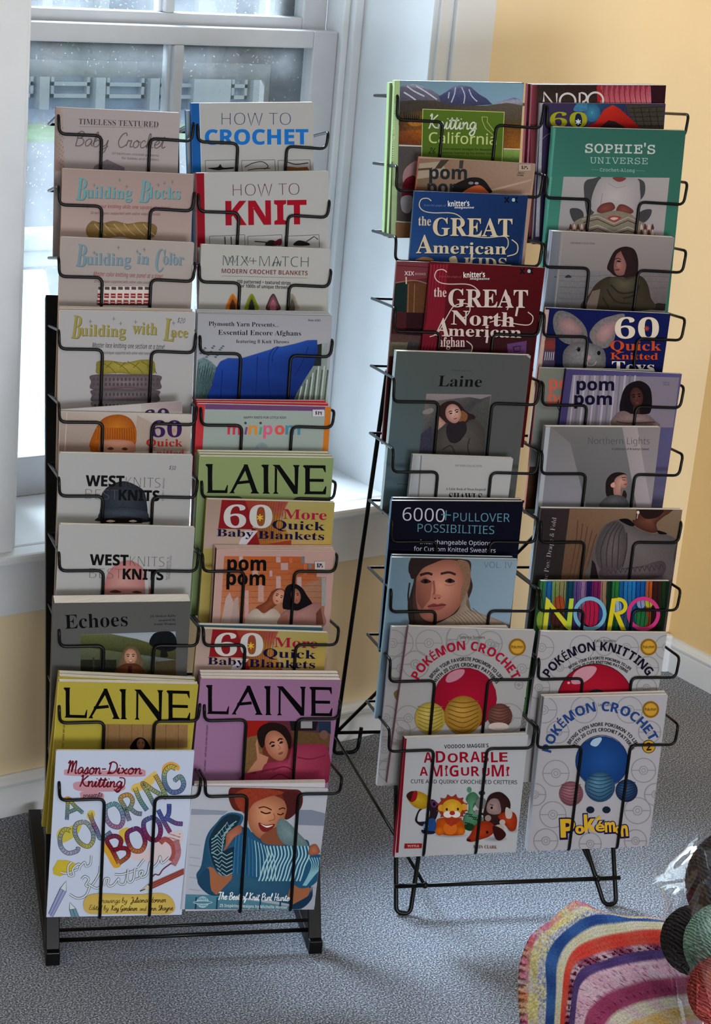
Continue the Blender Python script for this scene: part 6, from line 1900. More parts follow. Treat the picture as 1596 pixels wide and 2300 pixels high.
g.ell(650, 890, 112, 96, (196, 162, 60, .1), (176, 134, 40, .1)); g.ell(605, 960, 50, 36, (196, 192, 188)); g.ell(690, 960, 50, 36, (196, 192, 188)); g.ell(652, 945, 30, 24, (150, 50, 36)); g.ell(592, 905, 11, 15, (30, 20, 18)); g.ell(713, 902, 11, 15, (30, 20, 18))
# monkey, koala, fox and the orange platypus
g.ell(965, 840, 60, 66, (110, 112, 110, .15)); g.blob([(1030, 800), (1080, 735), (1180, 720), (1270, 800), (1280, 900), (1220, 960), (1180, 1060), (1020, 1080), (990, 960)], (66, 42, 40, .12), (50, 30, 30, .12))
g.blob([(1030, 850), (1080, 790), (1150, 800), (1180, 890), (1170, 950), (1090, 960), (1030, 930)], (150, 130, 128, .08), (128, 108, 108, .08)); g.ell(1080, 888, 13, 15, (20, 16, 18)); g.line([(1060, 850), (1100, 862)], 8, (44, 28, 26), False); g.ell(1040, 1000, 34, 34, (140, 124, 122)); g.ell(920, 940, 26, 26, (130, 120, 120)); g.line([(940, 945), (1010, 965)], 24, (50, 34, 34), False)
g.blob([(1150, 970), (1240, 930), (1320, 940), (1355, 1010), (1340, 1120), (1280, 1140), (1230, 1080), (1170, 1020)], (160, 70, 36, .1), (130, 48, 24, .1)); g.blob([(1225, 940), (1240, 880), (1300, 930), (1290, 1000), (1240, 1000)], (170, 160, 154)); g.ell(1195, 1045, 32, 30, (166, 156, 152)); g.blob([(1120, 1090), (1160, 1070), (1215, 1110), (1160, 1140)], (160, 150, 136))
g.blob([(810, 1230), (850, 1180), (900, 1080), (990, 1030), (1090, 1060), (1110, 1140), (1050, 1200), (930, 1240), (850, 1260)], (160, 66, 34, .1), (130, 46, 24, .1)); g.ell(830, 1240, 22, 14, (50, 26, 20)); g.ell(1030, 1152, 14, 16, (28, 16, 14)); g.blob([(1090, 1090), (1180, 1110), (1235, 1180), (1180, 1240), (1120, 1220)], (60, 28, 26, .1))
g.poly([(136, 1278), (324, 1276), (320, 1326), (132, 1330)], (140, 30, 34)); g.text('TUTTLE', 'sb', 165, 1316, 292, 1313, 24, (196, 176, 170))
g.text('ERIN', 'sb', 882, 1326, 985, 1328, 34, (120, 72, 36)); g.text('CLARK', 'sb', 1002, 1328, 1136, 1332, 34, (120, 72, 36))
g.done()

# ------------------------------------------------------------------ right rack, right column
for i in range(1, 2):
    plain(RR, 0, (1186, 185), (1470, 193), 'book', 'maroon spined book behind the dark red yarn book, top right pocket', 'book', 0.012, 0.0255, None, (80, 40, 44), (120, 66, 74), 165, BL=(1178, 530))
g = Mag(RR, 0, (1196, 186), (1495, 195.5), 'book', 'dark maroon yarn book with white capitals and pink fringed knitting', 'book', 0.012, 0.0125, BL=(1190, 530), paper=(62, 34, 40), spine=(126, 72, 80), white=165)
g.z = (1170, 170, 4.092)
g.poly([(95, 68), (150, 70), (110, 1480), (70, 1480)], [(124, 68, 76), (90, 42, 50), (84, 40, 46), (120, 66, 74)])
g.grad([(150, 70), (1190, 95), (1190, 300), (150, 300)], [(52, 44, 40, .35), (64, 40, 42, .3), (64, 40, 42, .3), (66, 58, 50, .35)])
g.poly([(700, 85), (1190, 95), (1195, 270), (720, 270)], [(130, 56, 66, .2), (150, 70, 86, .2), (186, 120, 128, .2), (176, 100, 108, .2)])
for i in range(20):
    g.line([(715 + i * 24, 90), (708 + i * 24, 170), (722 + i * 24, 268)], 7, (176, 92, 106) if i % 2 else (120, 44, 58))
g.poly([(690, 100), (720, 85), (760, 200), (700, 250)], (150, 50, 50, .1))
g.rect(1195, 95, 1335, 480, (56, 28, 36))
g.line([(205, 240), (205, 150), (325, 300), (325, 160)], 17, (190, 184, 182), False); g.ring(425, 235, 72, 18, (190, 184, 182)); g.line([(535, 300), (535, 160), (560, 157)], 17, (190, 184, 182), False); g.ring(560, 200, 40, 17, (190, 184, 182), a0=-90, a1=90); g.line([(560, 240), (620, 300)], 17, (190, 184, 182), False); g.ring(680, 225, 72, 18, (190, 184, 182))
g.done()
g = Mag(RR, 0, (1213, 228.5), (1494, 236), 'book', 'purple book with lime numerals, turquoise yarn and an orange shawl', 'book', 0.008, BL=(1204, 531), paper=(66, 56, 86), spine=(170, 170, 172), white=165)
g.z = (1170, 170, 4.092)
g.poly([(180, 240), (205, 240), (165, 1480), (130, 1480)], (160, 160, 164, .15))
g.poly([(500, 240), (960, 255), (900, 470), (560, 470)], [(50, 92, 124, .2), (36, 60, 92, .2), (60, 40, 60, .15), (70, 60, 90, .15)])
g.poly([(960, 265), (1310, 272), (1300, 500), (1060, 490)], (70, 66, 58, .25))
for i in range(5):
    g.line([(960 + i * 70, 300), (1000 + i * 66, 470)], 6, (44, 40, 36), False); g.line([(990, 300 + i * 40), (1305, 285 + i * 44)], 6, (48, 44, 40), False)
g.ell(650, 340, 78, 86, (84, 140, 164, .1), (52, 100, 130, .1))
for i in range(5):
    g.ring(650, 340, 20 + i * 13, 4, (44, 88, 118), 20, 1.1)
g.blob([(480, 320), (520, 250), (600, 250), (590, 320)], (70, 120, 148, .2))
g.poly([(560, 490), (680, 430), (760, 310), (840, 268), (900, 300), (1000, 390), (1100, 490)], [(130, 30, 30, .08), (160, 44, 34, .08), (170, 54, 40, .08), (180, 60, 44, .08), (164, 46, 36, .08), (150, 40, 32, .08), (136, 32, 30, .08)])
g.poly([(700, 490), (800, 410), (860, 420), (980, 490)], (48, 34, 36, .25))
g.text('60', 'sb', 262, 470, 604, 472, 134, (150, 150, 44)); g.ell(525, 410, 34, 58, (30, 44, 70))
for a in range(6):
    t = math.radians(a * 60 + 30)
    g.line([(522, 425), (522 + 26 * math.cos(t), 425 + 26 * math.sin(t))], 11, (196, 200, 206), False)
g.ell(290, 545, 22, 26, (150, 150, 156)); g.line([(195, 580), (240, 540), (280, 530)], 7, (120, 116, 130)); g.blob([(215, 900), (260, 820), (265, 960), (230, 950)], (110, 30, 46)); g.rect(262, 690, 290, 740, (180, 180, 184))
g.done()

g = Mag(RR, 1, (1243, 287.5), (1540, 291), 'book', 'teal green book with white slab capitals and a seated figure in a white jumper', 'book', 0.013, BL=(1216, 560), paper=(62, 110, 98), spine=(84, 140, 126), white=165)
g.z = (1170, 170, 4.092)
g.grad([(300, 478), (1518, 495), (1395, 1470), (200, 1520)], [(60, 106, 96), (58, 100, 90), (64, 112, 98), (72, 128, 116)])
g.poly([(300, 480), (318, 482), (225, 1520), (200, 1520)], (86, 142, 130)); g.text("SOPHIE'S UNIVERSE", 'b', 240, 1320, 285, 930, 18, (110, 156, 146))
g.text("SOPHIE'S", 'mono.10', 586, 706, 1230, 718, 96, (176, 180, 178)); g.text('UNIVERSE', 'mono.-6', 632, 806, 1160, 814, 70, (150, 172, 166)); g.text('Crochet-Along', 'mono', 722, 878, 1042, 886, 34, (150, 172, 166))
g.line([(645, 862), (712, 864)], 3, (110, 150, 142), False); g.line([(1055, 872), (1135, 875)], 3, (110, 150, 142), False)
g.poly([(388, 928), (1362, 938), (1305, 1480), (330, 1480)], [(150, 148, 148), (156, 150, 150), (150, 144, 146), (140, 138, 140)])
g.blob([(575, 1060), (590, 970), (660, 945), (740, 950), (700, 1200), (610, 1290)], (74, 74, 76)); g.blob([(1060, 950), (1130, 980), (1135, 1080), (1090, 1140), (1070, 1050)], (74, 74, 76)); g.blob([(445, 1230), (520, 1220), (570, 1260), (560, 1340), (480, 1340)], (70, 70, 72)); g.blob([(1195, 1230), (1110, 1240), (1060, 1300), (1120, 1350), (1180, 1300)], (70, 70, 72))
g.blob([(690, 1000), (740, 940), (860, 935), (1060, 945), (1090, 1050), (1090, 1200), (1040, 1270), (800, 1260), (690, 1260), (640, 1220), (650, 1110)], (166, 160, 160, .04), (146, 140, 142, .04)); g.blob([(840, 935), (960, 938), (930, 970), (880, 972)], (120, 66, 62)); g.line([(800, 990), (880, 1030), (960, 1010)], 4, (130, 124, 126))
g.line([(1090, 1140), (1060, 1240)], 5, (126, 120, 122), False); g.line([(745, 1080), (730, 1180)], 5, (126, 120, 122), False)
g.blob([(695, 1230), (740, 1180), (830, 1165), (860, 1220), (780, 1260), (710, 1260)], (124, 76, 70), (100, 58, 54)); g.blob([(870, 1240), (900, 1185), (960, 1190), (1030, 1240), (1000, 1270), (900, 1260)], (124, 76, 70), (100, 58, 54))
g.blob([(470, 1360), (600, 1290), (760, 1260), (860, 1240), (1000, 1270), (1060, 1320), (1160, 1380), (1180, 1500), (440, 1500)], (124, 116, 104, .14))
for i, c in enumerate(((150, 146, 136), (92, 60, 58), (110, 122, 104), (156, 150, 142), (84, 70, 66))):
    g.line([(560 + i * 10, 1320 + i * 30), (700, 1290 + i * 28), (850, 1360 + i * 26), (980, 1300 + i * 30), (1070, 1340 + i * 30)], 9, c, False)
g.blob([(790, 1310), (850, 1285), (915, 1300), (890, 1330), (850, 1345)], (140, 70, 62)); g.blob([(815, 1312), (850, 1300), (890, 1310), (850, 1328)], (176, 160, 150))
for i in range(9):
    for j in range(2):
        x = 440 + i * 34 + (620 if i > 4 else 0) - (140 if i > 4 else 0)
        g.blob([(x, 1400 + j * 50), (x + 12, 1360 + j * 50), (x + 26, 1400 + j * 50), (x + 12, 1425 + j * 50)], (176, 158, 150) if (i + j) % 2 else (90, 54, 54))
g.done()

g = Mag(RR, 2, (1240, 520.5), (1514.6, 532), 'book', 'grey hardback with a woman in an olive scarf by the sea', 'book', 0.016, BL=(1217, 700), paper=(130, 124, 124), spine=(176, 182, 194), white=165)
g.z = (1190, 510, 4.3135)
g.grad([(215, 45), (1402, 95), (1310, 800), (130, 790)], [(140, 134, 132), (138, 130, 130), (110, 104, 104), (104, 106, 112)])
g.poly([(290, 420), (1355, 430), (1310, 800), (230, 790)], [(122, 120, 122, .1), (118, 110, 110, .12), (92, 86, 86, .15), (96, 96, 100, .12)])
for y, w_ in ((470, 5), (520, 4), (580, 7), (640, 5), (690, 8), (730, 6)):
    g.line([(280, y), (560, y + 8), (800, y - 4), (1340, y + 14)], w_, (98, 94, 98))
g.poly([(215, 45), (300, 48), (225, 792), (150, 792)], [(112, 114, 122), (118, 120, 128), (86, 90, 98), (96, 100, 110)]); g.line([(318, 50), (238, 790)], 5, (150, 146, 146), False)
g.text('KNITWEAR COLLECTION', 'r', 392, 162, 626, 168, 16, (76, 74, 76)); g.blob([(335, 488), (370, 462), (400, 488)], (54, 52, 56)); g.blob([(230, 484), (245, 476), (256, 488)], (70, 66, 70)); g.poly([(1160, 760), (1240, 735), (1320, 745), (1310, 810), (1160, 800)], (44, 38, 38))
g.blob([(745, 400), (760, 340), (810, 240), (870, 200), (940, 190), (1010, 220), (1045, 320), (1040, 450), (1020, 490), (840, 480), (770, 430)], (58, 40, 40, .12), (44, 30, 32, .12))
g.blob([(815, 330), (840, 260), (900, 230), (930, 300), (940, 420), (900, 465), (840, 465), (810, 410)], (150, 112, 104), (116, 82, 78), (850, 370)); g.blob([(880, 230), (950, 250), (990, 360), (960, 470), (910, 470), (930, 360)], (50, 34, 36, .1))
g.line([(820, 312), (850, 302), (880, 316)], 8, (48, 34, 34)); g.blob([(830, 330), (858, 322), (882, 334), (856, 340)], (40, 28, 30)); g.line([(838, 330), (828, 380), (846, 388)], 6, (110, 76, 72)); g.blob([(815, 412), (845, 402), (870, 412), (842, 424)], (110, 62, 62))
g.blob([(520, 800), (580, 640), (650, 540), (760, 480), (860, 500), (1050, 470), (1130, 540), (1165, 680), (1170, 800)], (72, 66, 54, .1), (58, 52, 42, .1)); g.poly([(520, 800), (600, 620), (680, 600), (640, 800)], (110, 98, 90, .08))
g.blob([(770, 500), (830, 480), (950, 500), (1040, 480), (1060, 560), (980, 640), (840, 640), (780, 580)], (92, 86, 72, .08), (66, 62, 50, .08))
for P in (((780, 560), (880, 640), (1040, 620)), ((740, 600), (830, 720), (980, 740)), ((700, 680), (760, 780)), ((1060, 560), (1000, 660), (900, 690))):
    g.line(list(P), 15, (48, 44, 36))
g.done()

g = Mag(RR, 3, (1224, 695), (1505.8, 701), 'book', 'navy book with a grey knitted bunny and white and orange lettering', 'book', 0.008, BL=(1203, 826), paper=(22, 30, 74), spine=(176, 150, 144), white=165)
g.z = (1190, 510, 4.3135)
g.grad([(165, 800), (1364, 822), (1280, 1390), (90, 1370)], [(20, 30, 80), (24, 34, 84), (20, 30, 78), (12, 16, 44)])
g.poly([(140, 798), (185, 800), (115, 1380), (60, 1380)], (170, 146, 138, .1))
g.blob([(220, 930), (240, 840), (300, 810), (400, 840), (500, 920), (548, 1010), (545, 1110), (440, 1140), (330, 1120), (250, 1040)], (120, 116, 116, .35), (104, 100, 100, .35)); g.blob([(275, 940), (310, 890), (400, 890), (490, 980), (480, 1030), (340, 1040)], (150, 124, 124, .08), (130, 104, 106, .08))
g.blob([(575, 1060), (600, 980), (680, 900), (790, 860), (900, 840), (910, 880), (840, 980), (810, 1100), (740, 1170), (640, 1160)], (128, 122, 120, .3), (110, 104, 104, .3)); g.blob([(640, 1060), (680, 970), (760, 930), (830, 920), (800, 1040), (740, 1100), (680, 1110)], (158, 130, 130, .08), (138, 110, 112, .08))
g.blob([(315, 1270), (340, 1180), (430, 1120), (560, 1120), (680, 1160), (725, 1220), (730, 1310), (690, 1370), (360, 1380)], (128, 126, 126, .25), (92, 90, 92, .25)); g.ell(665, 1220, 17, 22, (16, 14, 18)); g.ell(470, 1185, 17, 22, (16, 14, 18)); g.line([(440, 1190), (490, 1165)], 7, (60, 58, 60), False); g.blob([(530, 1260), (575, 1245), (585, 1275), (550, 1290)], (160, 130, 130)); g.line([(545, 1290), (560, 1340), (620, 1335), (640, 1300)], 6, (170, 160, 160))
g.grad([(150, 1060), (245, 1060), (235, 1370), (110, 1370)], [(90, 60, 64, .2), (110, 50, 52, .2), (60, 56, 84, .25), (76, 70, 90, .25)]); g.rect(140, 1100, 242, 1180, (118, 56, 54, .2))
for i in range(5):
    g.line([(150 + i * 20, 1210), (140 + i * 20, 1290)], 9, (150, 148, 160), False)
g.text('60', 'sb', 818, 1078, 1245, 1082, 202, (196, 184, 168))
for a in range(8):
    t = math.radians(a * 45)
    g.line([(1127, 982), (1127 + 26 * math.cos(t), 982 + 26 * math.sin(t))], 8, (160, 66, 44), False)
OR = (176, 78, 40)
g.text('Quick', 'sb', 775, 1192, 1268, 1196, 94, OR); g.text('Knitted', 'sb', 776, 1280, 1236, 1284, 66, OR); g.text('Toys', 'sb', 790, 1398, 1200, 1402, 102, (196, 190, 184))
g.done()

g = Mag(RR, 4, (1211, 826), (1470, 832), 'magazine', 'grey green magazine with coral lettering, behind the violet bordered magazine', 'magazine', 0.007, 0.012, BL=(1181, 1130), paper=(112, 116, 110), spine=(176, 124, 118), white=165)
g.z = (1160, 810, 3.99)
g.grad([(205, 65), (460, 75), (380, 1000), (120, 1000)], [(116, 116, 106), (112, 112, 102), (104, 108, 110), (112, 120, 126)])
g.text('pom', 'b.8', 290, 258, 600, 262, 112, (176, 92, 76)); g.text('pom', 'b.8', 278, 384, 590, 388, 100, (176, 92, 76)); g.line([(375, 350), (365, 410), (385, 450)], 8, (30, 30, 34)); g.poly([(100, 950), (200, 950), (170, 1330), (60, 1330)], [(66, 54, 40, .2), (44, 36, 32, .2), (40, 26, 20, .2), (80, 50, 34, .2)])
g.done()
g = Mag(RR, 4, (1271.5, 829.5), (1531, 839), 'magazine', 'violet bordered magazine with navy rounded lettering and a woman before white curtains', 'magazine', 0.007, BL=(1245, 1020), paper=(86, 80, 116), spine=(54, 46, 84), white=165)
g.z = (1160, 810, 3.99)
g.grad([(445, 80), (1482, 115), (1300, 1300), (300, 1300)], [(72, 64, 104), (90, 84, 122), (92, 90, 112), (60, 52, 92)])
g.grad([(502, 128), (1455, 150), (1400, 600), (440, 580)], [(132, 126, 136), (118, 110, 122), (128, 120, 130), (120, 114, 122)])
for i in range(13):
    x = 520 + i * 45
    g.line([(x, 132), (x - 20, 350), (x - 44, 580)], 12 + (i * 7) % 9, (112, 106, 116, .04) if i % 2 else (154, 148, 158, .04))
g.poly([(1110, 140), (1455, 150), (1400, 600), (1080, 590)], (122, 114, 126))
g.text('pom', 'b.10', 534, 264, 872, 268, 104, (22, 18, 50)); g.text('pom', 'b.10', 514, 392, 852, 396, 104, (22, 18, 50)); g.text('ISSUE 43', 'r', 1306, 200, 1364, 204, 14, (70, 62, 84)); g.text('WINTER', 'r', 1310, 220, 1364, 224, 13, (70, 62, 84))
g.blob([(920, 440), (935, 330), (970, 240), (1040, 190), (1120, 185), (1190, 240), (1210, 340), (1200, 450), (1150, 480), (960, 470)], (20, 16, 22), (28, 22, 28)); g.face(1072, 330, 60, 92, -6, (92, 60, 54), (60, 38, 36), (110, 60, 58), (16, 12, 14)); g.rect(1040, 410, 1100, 480, (64, 42, 38))
g.blob([(860, 580), (890, 480), (960, 450), (1060, 490), (1160, 480), (1230, 530), (1262, 590)], (136, 116, 112, .15), (108, 92, 92, .15)); g.line([(890, 545), (1000, 560), (1240, 550)], 10, (84, 66, 70, .2))
g.done()

g = Mag(RR, 5, (1226, 958), (1483, 960.5), 'book', 'grey book with slanting pale light beams and a woman in profile', 'book', 0.013, BL=(1209, 1136), paper=(122, 118, 120), spine=(160, 164, 172), white=165)
g.z = (1160, 810, 3.99)
g.grad([(265, 590), (1292, 598), (1220, 1320), (190, 1310)], [(112, 110, 110), (130, 122, 124), (136, 130, 134), (124, 124, 132)])
g.poly([(300, 592), (950, 596), (1080, 1310), (620, 1310), (480, 740)], [(108, 106, 104), (112, 110, 110), (100, 98, 100), (96, 96, 98), (104, 102, 102)]); g.poly([(944, 596), (1080, 598), (1200, 1310), (1072, 1310)], [(140, 132, 132), (148, 138, 138), (150, 142, 146), (142, 136, 140)]); g.poly([(265, 590), (300, 592), (225, 1310), (190, 1310)], (152, 154, 160))
g.text('Northern Lights', 'r.-14', 640, 748, 1190, 750, 58, (74, 72, 76)); g.text('A Collection of Brooklyn Tweed', 'b', 850, 800, 1182, 802, 18, (66, 62, 66))
g.blob([(800, 1200), (800, 1080), (850, 1015), (920, 1000), (980, 1020), (960, 1060), (920, 1100), (900, 1200), (840, 1230)], (46, 36, 36, .08), (34, 28, 30, .08)); g.blob([(870, 1090), (900, 1040), (970, 1020), (985, 1060), (990, 1110), (970, 1140), (930, 1150), (930, 1220), (870, 1200)], (172, 136, 124), (140, 104, 96), (940, 1080)); g.line([(940, 1050), (975, 1045)], 7, (60, 44, 42), False); g.line([(945, 1068), (972, 1070)], 6, (40, 30, 30), False); g.blob([(955, 1108), (988, 1100), (980, 1118)], (140, 76, 76)); g.blob([(840, 1110), (870, 1090), (880, 1130), (850, 1135)], (176, 140, 128)); g.blob([(960, 1160), (985, 1200), (970, 1250), (940, 1230)], (48, 36, 36))
g.blob([(750, 1310), (770, 1250), (850, 1205), (960, 1220), (990, 1310)], (92, 90, 92, .2), (70, 70, 74, .2))
g.done()

g = Mag(RR, 6, (1214, 1143), (1532, 1143.5), 'book', 'wide dark spined book with figure in grey cabled jumper, title up the side', 'book', 0.011, BL=(1180, 1400), paper=(70, 62, 62), spine=(90, 92, 94), white=165)
g.z = (1170, 1120, 4.092)
g.grad([(175, 95), (450, 98), (370, 740), (90, 740)], [(50, 42, 44), (56, 46, 48), (48, 42, 42), (46, 46, 48)]); g.poly([(90, 730), (200, 730), (130, 1210), (30, 1200)], (46, 46, 46))
g.grad([(445, 95), (1484, 95), (1350, 760), (365, 740)], [(112, 88, 70, .1), (122, 104, 86, .06), (100, 84, 76, .08), (92, 70, 54, .12)])
for i in range(5):
    g.line([(520 + i * 44, 200 + i * 30), (500 + i * 40, 420), (440 + i * 36, 735)], 9, (84, 62, 50))
g.text('The Box: Drape & Fold', 'sb.-20', 232, 800, 325, 176, 44, (150, 142, 142))
g.blob([(630, 740), (640, 560), (690, 380), (760, 250), (880, 195), (960, 190), (1060, 270), (1200, 320), (1300, 320), (1420, 380), (1400, 520), (1350, 760)], (106, 98, 98, .08), (86, 80, 80, .08))
g.poly([(630, 735), (650, 560), (680, 600), (710, 735)], (40, 30, 34))
g.blob([(680, 500), (730, 320), (830, 210), (930, 240), (970, 400), (950, 560), (900, 650), (740, 660)], (98, 90, 90, .14), (74, 68, 70, .14))
for j in range(4):
    g.line([(860 + j * 26, 215 + j * 12), (780 + j * 40, 330), (730 + j * 54, 480), (740 + j * 46, 640)], 9, (62, 56, 58)); 
g.line([(968, 310), (968, 460), (930, 630)], 9, (58, 52, 54)); g.blob([(740, 640), (900, 640), (1100, 620), (1280, 570), (1330, 640), (1230, 730), (760, 735)], (98, 88, 90, .2), (72, 64, 68, .2))
for i in range(12):
    g.line([(780 + i * 44, 690 - i * 3), (800 + i * 44, 650 - i * 4), (824 + i * 44, 690 - i * 4)], 6, (62, 56, 60))
g.blob([(1060, 110), (1050, 190), (1020, 200), (1060, 260), (1180, 310), (1250, 300), (1240, 230), (1300, 170), (1360, 130), (1370, 96), (1080, 96)], (110, 72, 56), (70, 44, 38)); g.blob([(1090, 96), (1130, 180), (1250, 170), (1300, 96)], (44, 28, 28)); g.blob([(900, 195), (980, 185), (1040, 240), (1000, 250)], (20, 18, 20)); g.blob([(1250, 290), (1340, 320), (1270, 325)], (20, 18, 20)); g.ell(1072, 125, 13, 15, (190, 176, 160)); g.line([(1070, 140), (1062, 182)], 6, (176, 164, 150), False)
g.done()

g = Mag(RR, 7, (1214, 1304), (1504, 1306.5), 'book', 'book covered in multicolour knitted stripes with large bright capitals', 'book', 0.009, BL=(1203, 1412), paper=(40, 70, 60), spine=(60, 84, 50), white=165)
g.z = (1170, 1120, 4.092)
STR = ((175, 235, (60, 110, 70)), (225, 300, (40, 96, 140)), (290, 350, (110, 130, 76)), (340, 425, (126, 120, 82)), (415, 505, (24, 70, 86)), (490, 560, (92, 70, 120)), (545, 610, (130, 104, 134)), (600, 665, (40, 28, 84)), (655, 740, (112, 34, 88)), (735, 800, (140, 116, 96)), (790, 850, (20, 56, 40)), (840, 920, (50, 110, 60)), (905, 960, (30, 88, 130)), (950, 1060, (40, 110, 160)), (1050, 1160, (28, 84, 140)), (1150, 1215, (160, 84, 40)), (1205, 1290, (64, 34, 30)), (1280, 1340, (36, 56, 30)), (1330, 1380, (20, 44, 28)))
for x0, x1, c in STR:
    d = tuple(int(v * .6) for v in c)
    g.poly([(x0, 745), (x1, 748), (x1 - 22, 1215), (x0 - 22, 1215)], [(*c, .15), (*c, .15), (*d, .2), (*d, .2)])
for (x, y, rx, ry, c) in ((350, 960, 50, 70, (140, 70, 40)), (330, 1100, 70, 90, (70, 40, 34)), (640, 1050, 80, 130, (150, 36, 70)), (1100, 960, 40, 50, (120, 130, 160)), (1170, 960, 40, 40, (150, 150, 60)), (1100, 1100, 60, 90, (40, 100, 60)), (180, 1120, 40, 90, (120, 140, 60)), (740, 1100, 30, 120, (50, 60, 110)), (880, 1000, 40, 70, (130, 150, 170)), (960, 1120, 50, 80, (44, 70, 90))):
    g.ell(x, y, rx, ry, (*c, .15), n=14)
for i in range(30):
    x = 200 + i * 39
    g.line([(x, 765), (x - 6, 900), (x + 4, 1030), (x - 14, 1200)], 4, (24, 30, 36))
Y1 = (180, 176, 60)
g.poly([(225, 900), (265, 935), (235, 1215), (195, 1215)], Y1); g.poly([(225, 900), (420, 1130), (445, 1215), (400, 1180), (235, 960)], Y1); g.poly([(440, 915), (480, 915), (455, 1215), (410, 1190)], (160, 176, 66))
g.ring(628, 1055, 136, 34, (110, 156, 176), 34, 1.03); g.poly([(828, 915), (870, 915), (822, 1215), (782, 1215)], (186, 170, 44)); g.ring(890, 985, 66, 34, (186, 170, 44), a0=-95, a1=95, sy=.96); g.line([(850, 925), (890, 925)], 28, (186, 170, 44), False); g.poly([(845, 1040), (890, 1040), (960, 1205), (915, 1205)], (186, 170, 44)); g.ring(1120, 1055, 136, 34, (176, 62, 116), 34, 1.03)
g.done()

g = Mag(RR, 8, (1214, 1419.5), (1497.7, 1421.5), 'book', 'white knitting book with navy arched title and red half disc', 'book', 0.009, BL=(1190, 1590), paper=(154, 152, 154), spine=(150, 140, 140), white=166)
g.z = (1180, 1400, 4.422)
KC = [(160, 240, 120), (560, 240, 120), (1000, 240, 120), (1400, 240, 120), (340, 440, 110), (1210, 440, 110), (130, 640, 110), (1200, 640, 100), (780, 230, 90)]
arched('POKÉMON KNITTING', (28, 22, 44), 'BRING YOUR FAVORITE POKÉMON TO LIFE', 'WITH 20 CUTE KNITTING PATTERNS', 725, 850, 580, -58, 56, 86, 'Katie Boyette', (680, 186, 890, 186, 26), KC, (1220, 235, 84), 492, (-36, 39), 452, (-34, 38), 28)
g.ell(690, 780, 380, 376, (160, 34, 56), (136, 22, 44)); g.ring(690, 780, 378, 6, (60, 16, 26), 40); g.blob([(450, 560), (490, 480), (580, 430), (680, 425), (700, 460), (650, 530), (560, 590), (470, 600)], (170, 130, 140)); g.ell(424, 588, 14, 12, (190, 140, 150)); g.ell(700, 700, 84, 50, (40, 50, 50))
g.done()
g = Mag(RR, 9, (1216, 1562), (1495, 1556), 'book', 'white crochet book tucked close behind the blue arched title book', 'book', 0.009, 0.0135, BL=(1187, 1900), paper=(156, 154, 158), spine=(156, 150, 152), white=170)
g.done()
g = Mag(RR, 9, (1221.8, 1567.5), (1499.3, 1561), 'book', 'white crochet book with blue arched title and blue disc', 'book', 0.009, BL=(1187, 1903), paper=(158, 156, 160), spine=(150, 150, 156), white=170)
g.z = (1180, 1400, 4.422)
PC = [(180, 860, 130), (580, 860, 130), (1030, 860, 130), (320, 1080, 110), (1230, 1080, 110), (300, 1490, 130), (1170, 1460, 120), (270, 1900, 130), (1110, 1860, 130), (90, 1700, 110), (1290, 1700, 110), (200, 2160, 120), (640, 2190, 110), (1090, 2160, 110)]
arched('POKÉMON CROCHET', (44, 70, 120), 'BRING EVEN MORE POKÉMON TO LIFE', 'WITH 20 CUTE CROCHET PATTERNS', 760, 1390, 520, -79, 66, 92, 'Lee Sartori', (722, 822, 888, 822, 28), PC, (1240, 855, 84), 372, (-60, 64), 318, (-62, 66), 34)
g.ell(755, 1370, 262, 252, (40, 82, 136), (30, 62, 110)); g.ring(755, 1370, 260, 5, (24, 40, 70), 40); g.blob([(640, 1200), (670, 1150), (740, 1130), (750, 1160), (700, 1220)], (150, 170, 186))
g.ell(1220, 1222, 66, 66, (40, 30, 30)); g.ell(1220, 1222, 60, 60, (176, 140, 50)); g.text('2', 'b.10', 1196, 1262, 1246, 1258, 76, (40, 32, 40))
yarnball(450, 1690, 120, (150, 110, 116), (110, 72, 80)); yarnball(735, 1620, 150, (92, 128, 150), (44, 72, 98)); yarnball(1000, 1660, 110, (60, 90, 124), (34, 44, 70))
for x in (640, 800): g.ell(x, 1850, 40, 34, (30, 44, 58))
for st_, c_, dd in (('b.95', (34, 26, 70), 5), ('b.22', (190, 156, 52), 0)):
    for s, x0, x1, y, h in (('P', 345, 490, 2120, 170), ('o', 492, 580, 2085, 92), ('k', 580, 690, 2062, 150), ('é', 692, 784, 2062, 104), ('m', 786, 888, 2070, 120), ('o', 888, 952, 2084, 86), ('n', 945, 1016, 2112, 132)):
        g.text(s, st_, x0 - dd * 2, y + dd, x1 + dd * 2, y - 6 + dd, h, c_)
g.poly([(690, 1945), (730, 1905), (745, 1920), (712, 1958)], (190, 156, 52))
g.text('TM', 'r', 980, 2118, 994, 2118, 8, (60, 56, 60))
g.done()

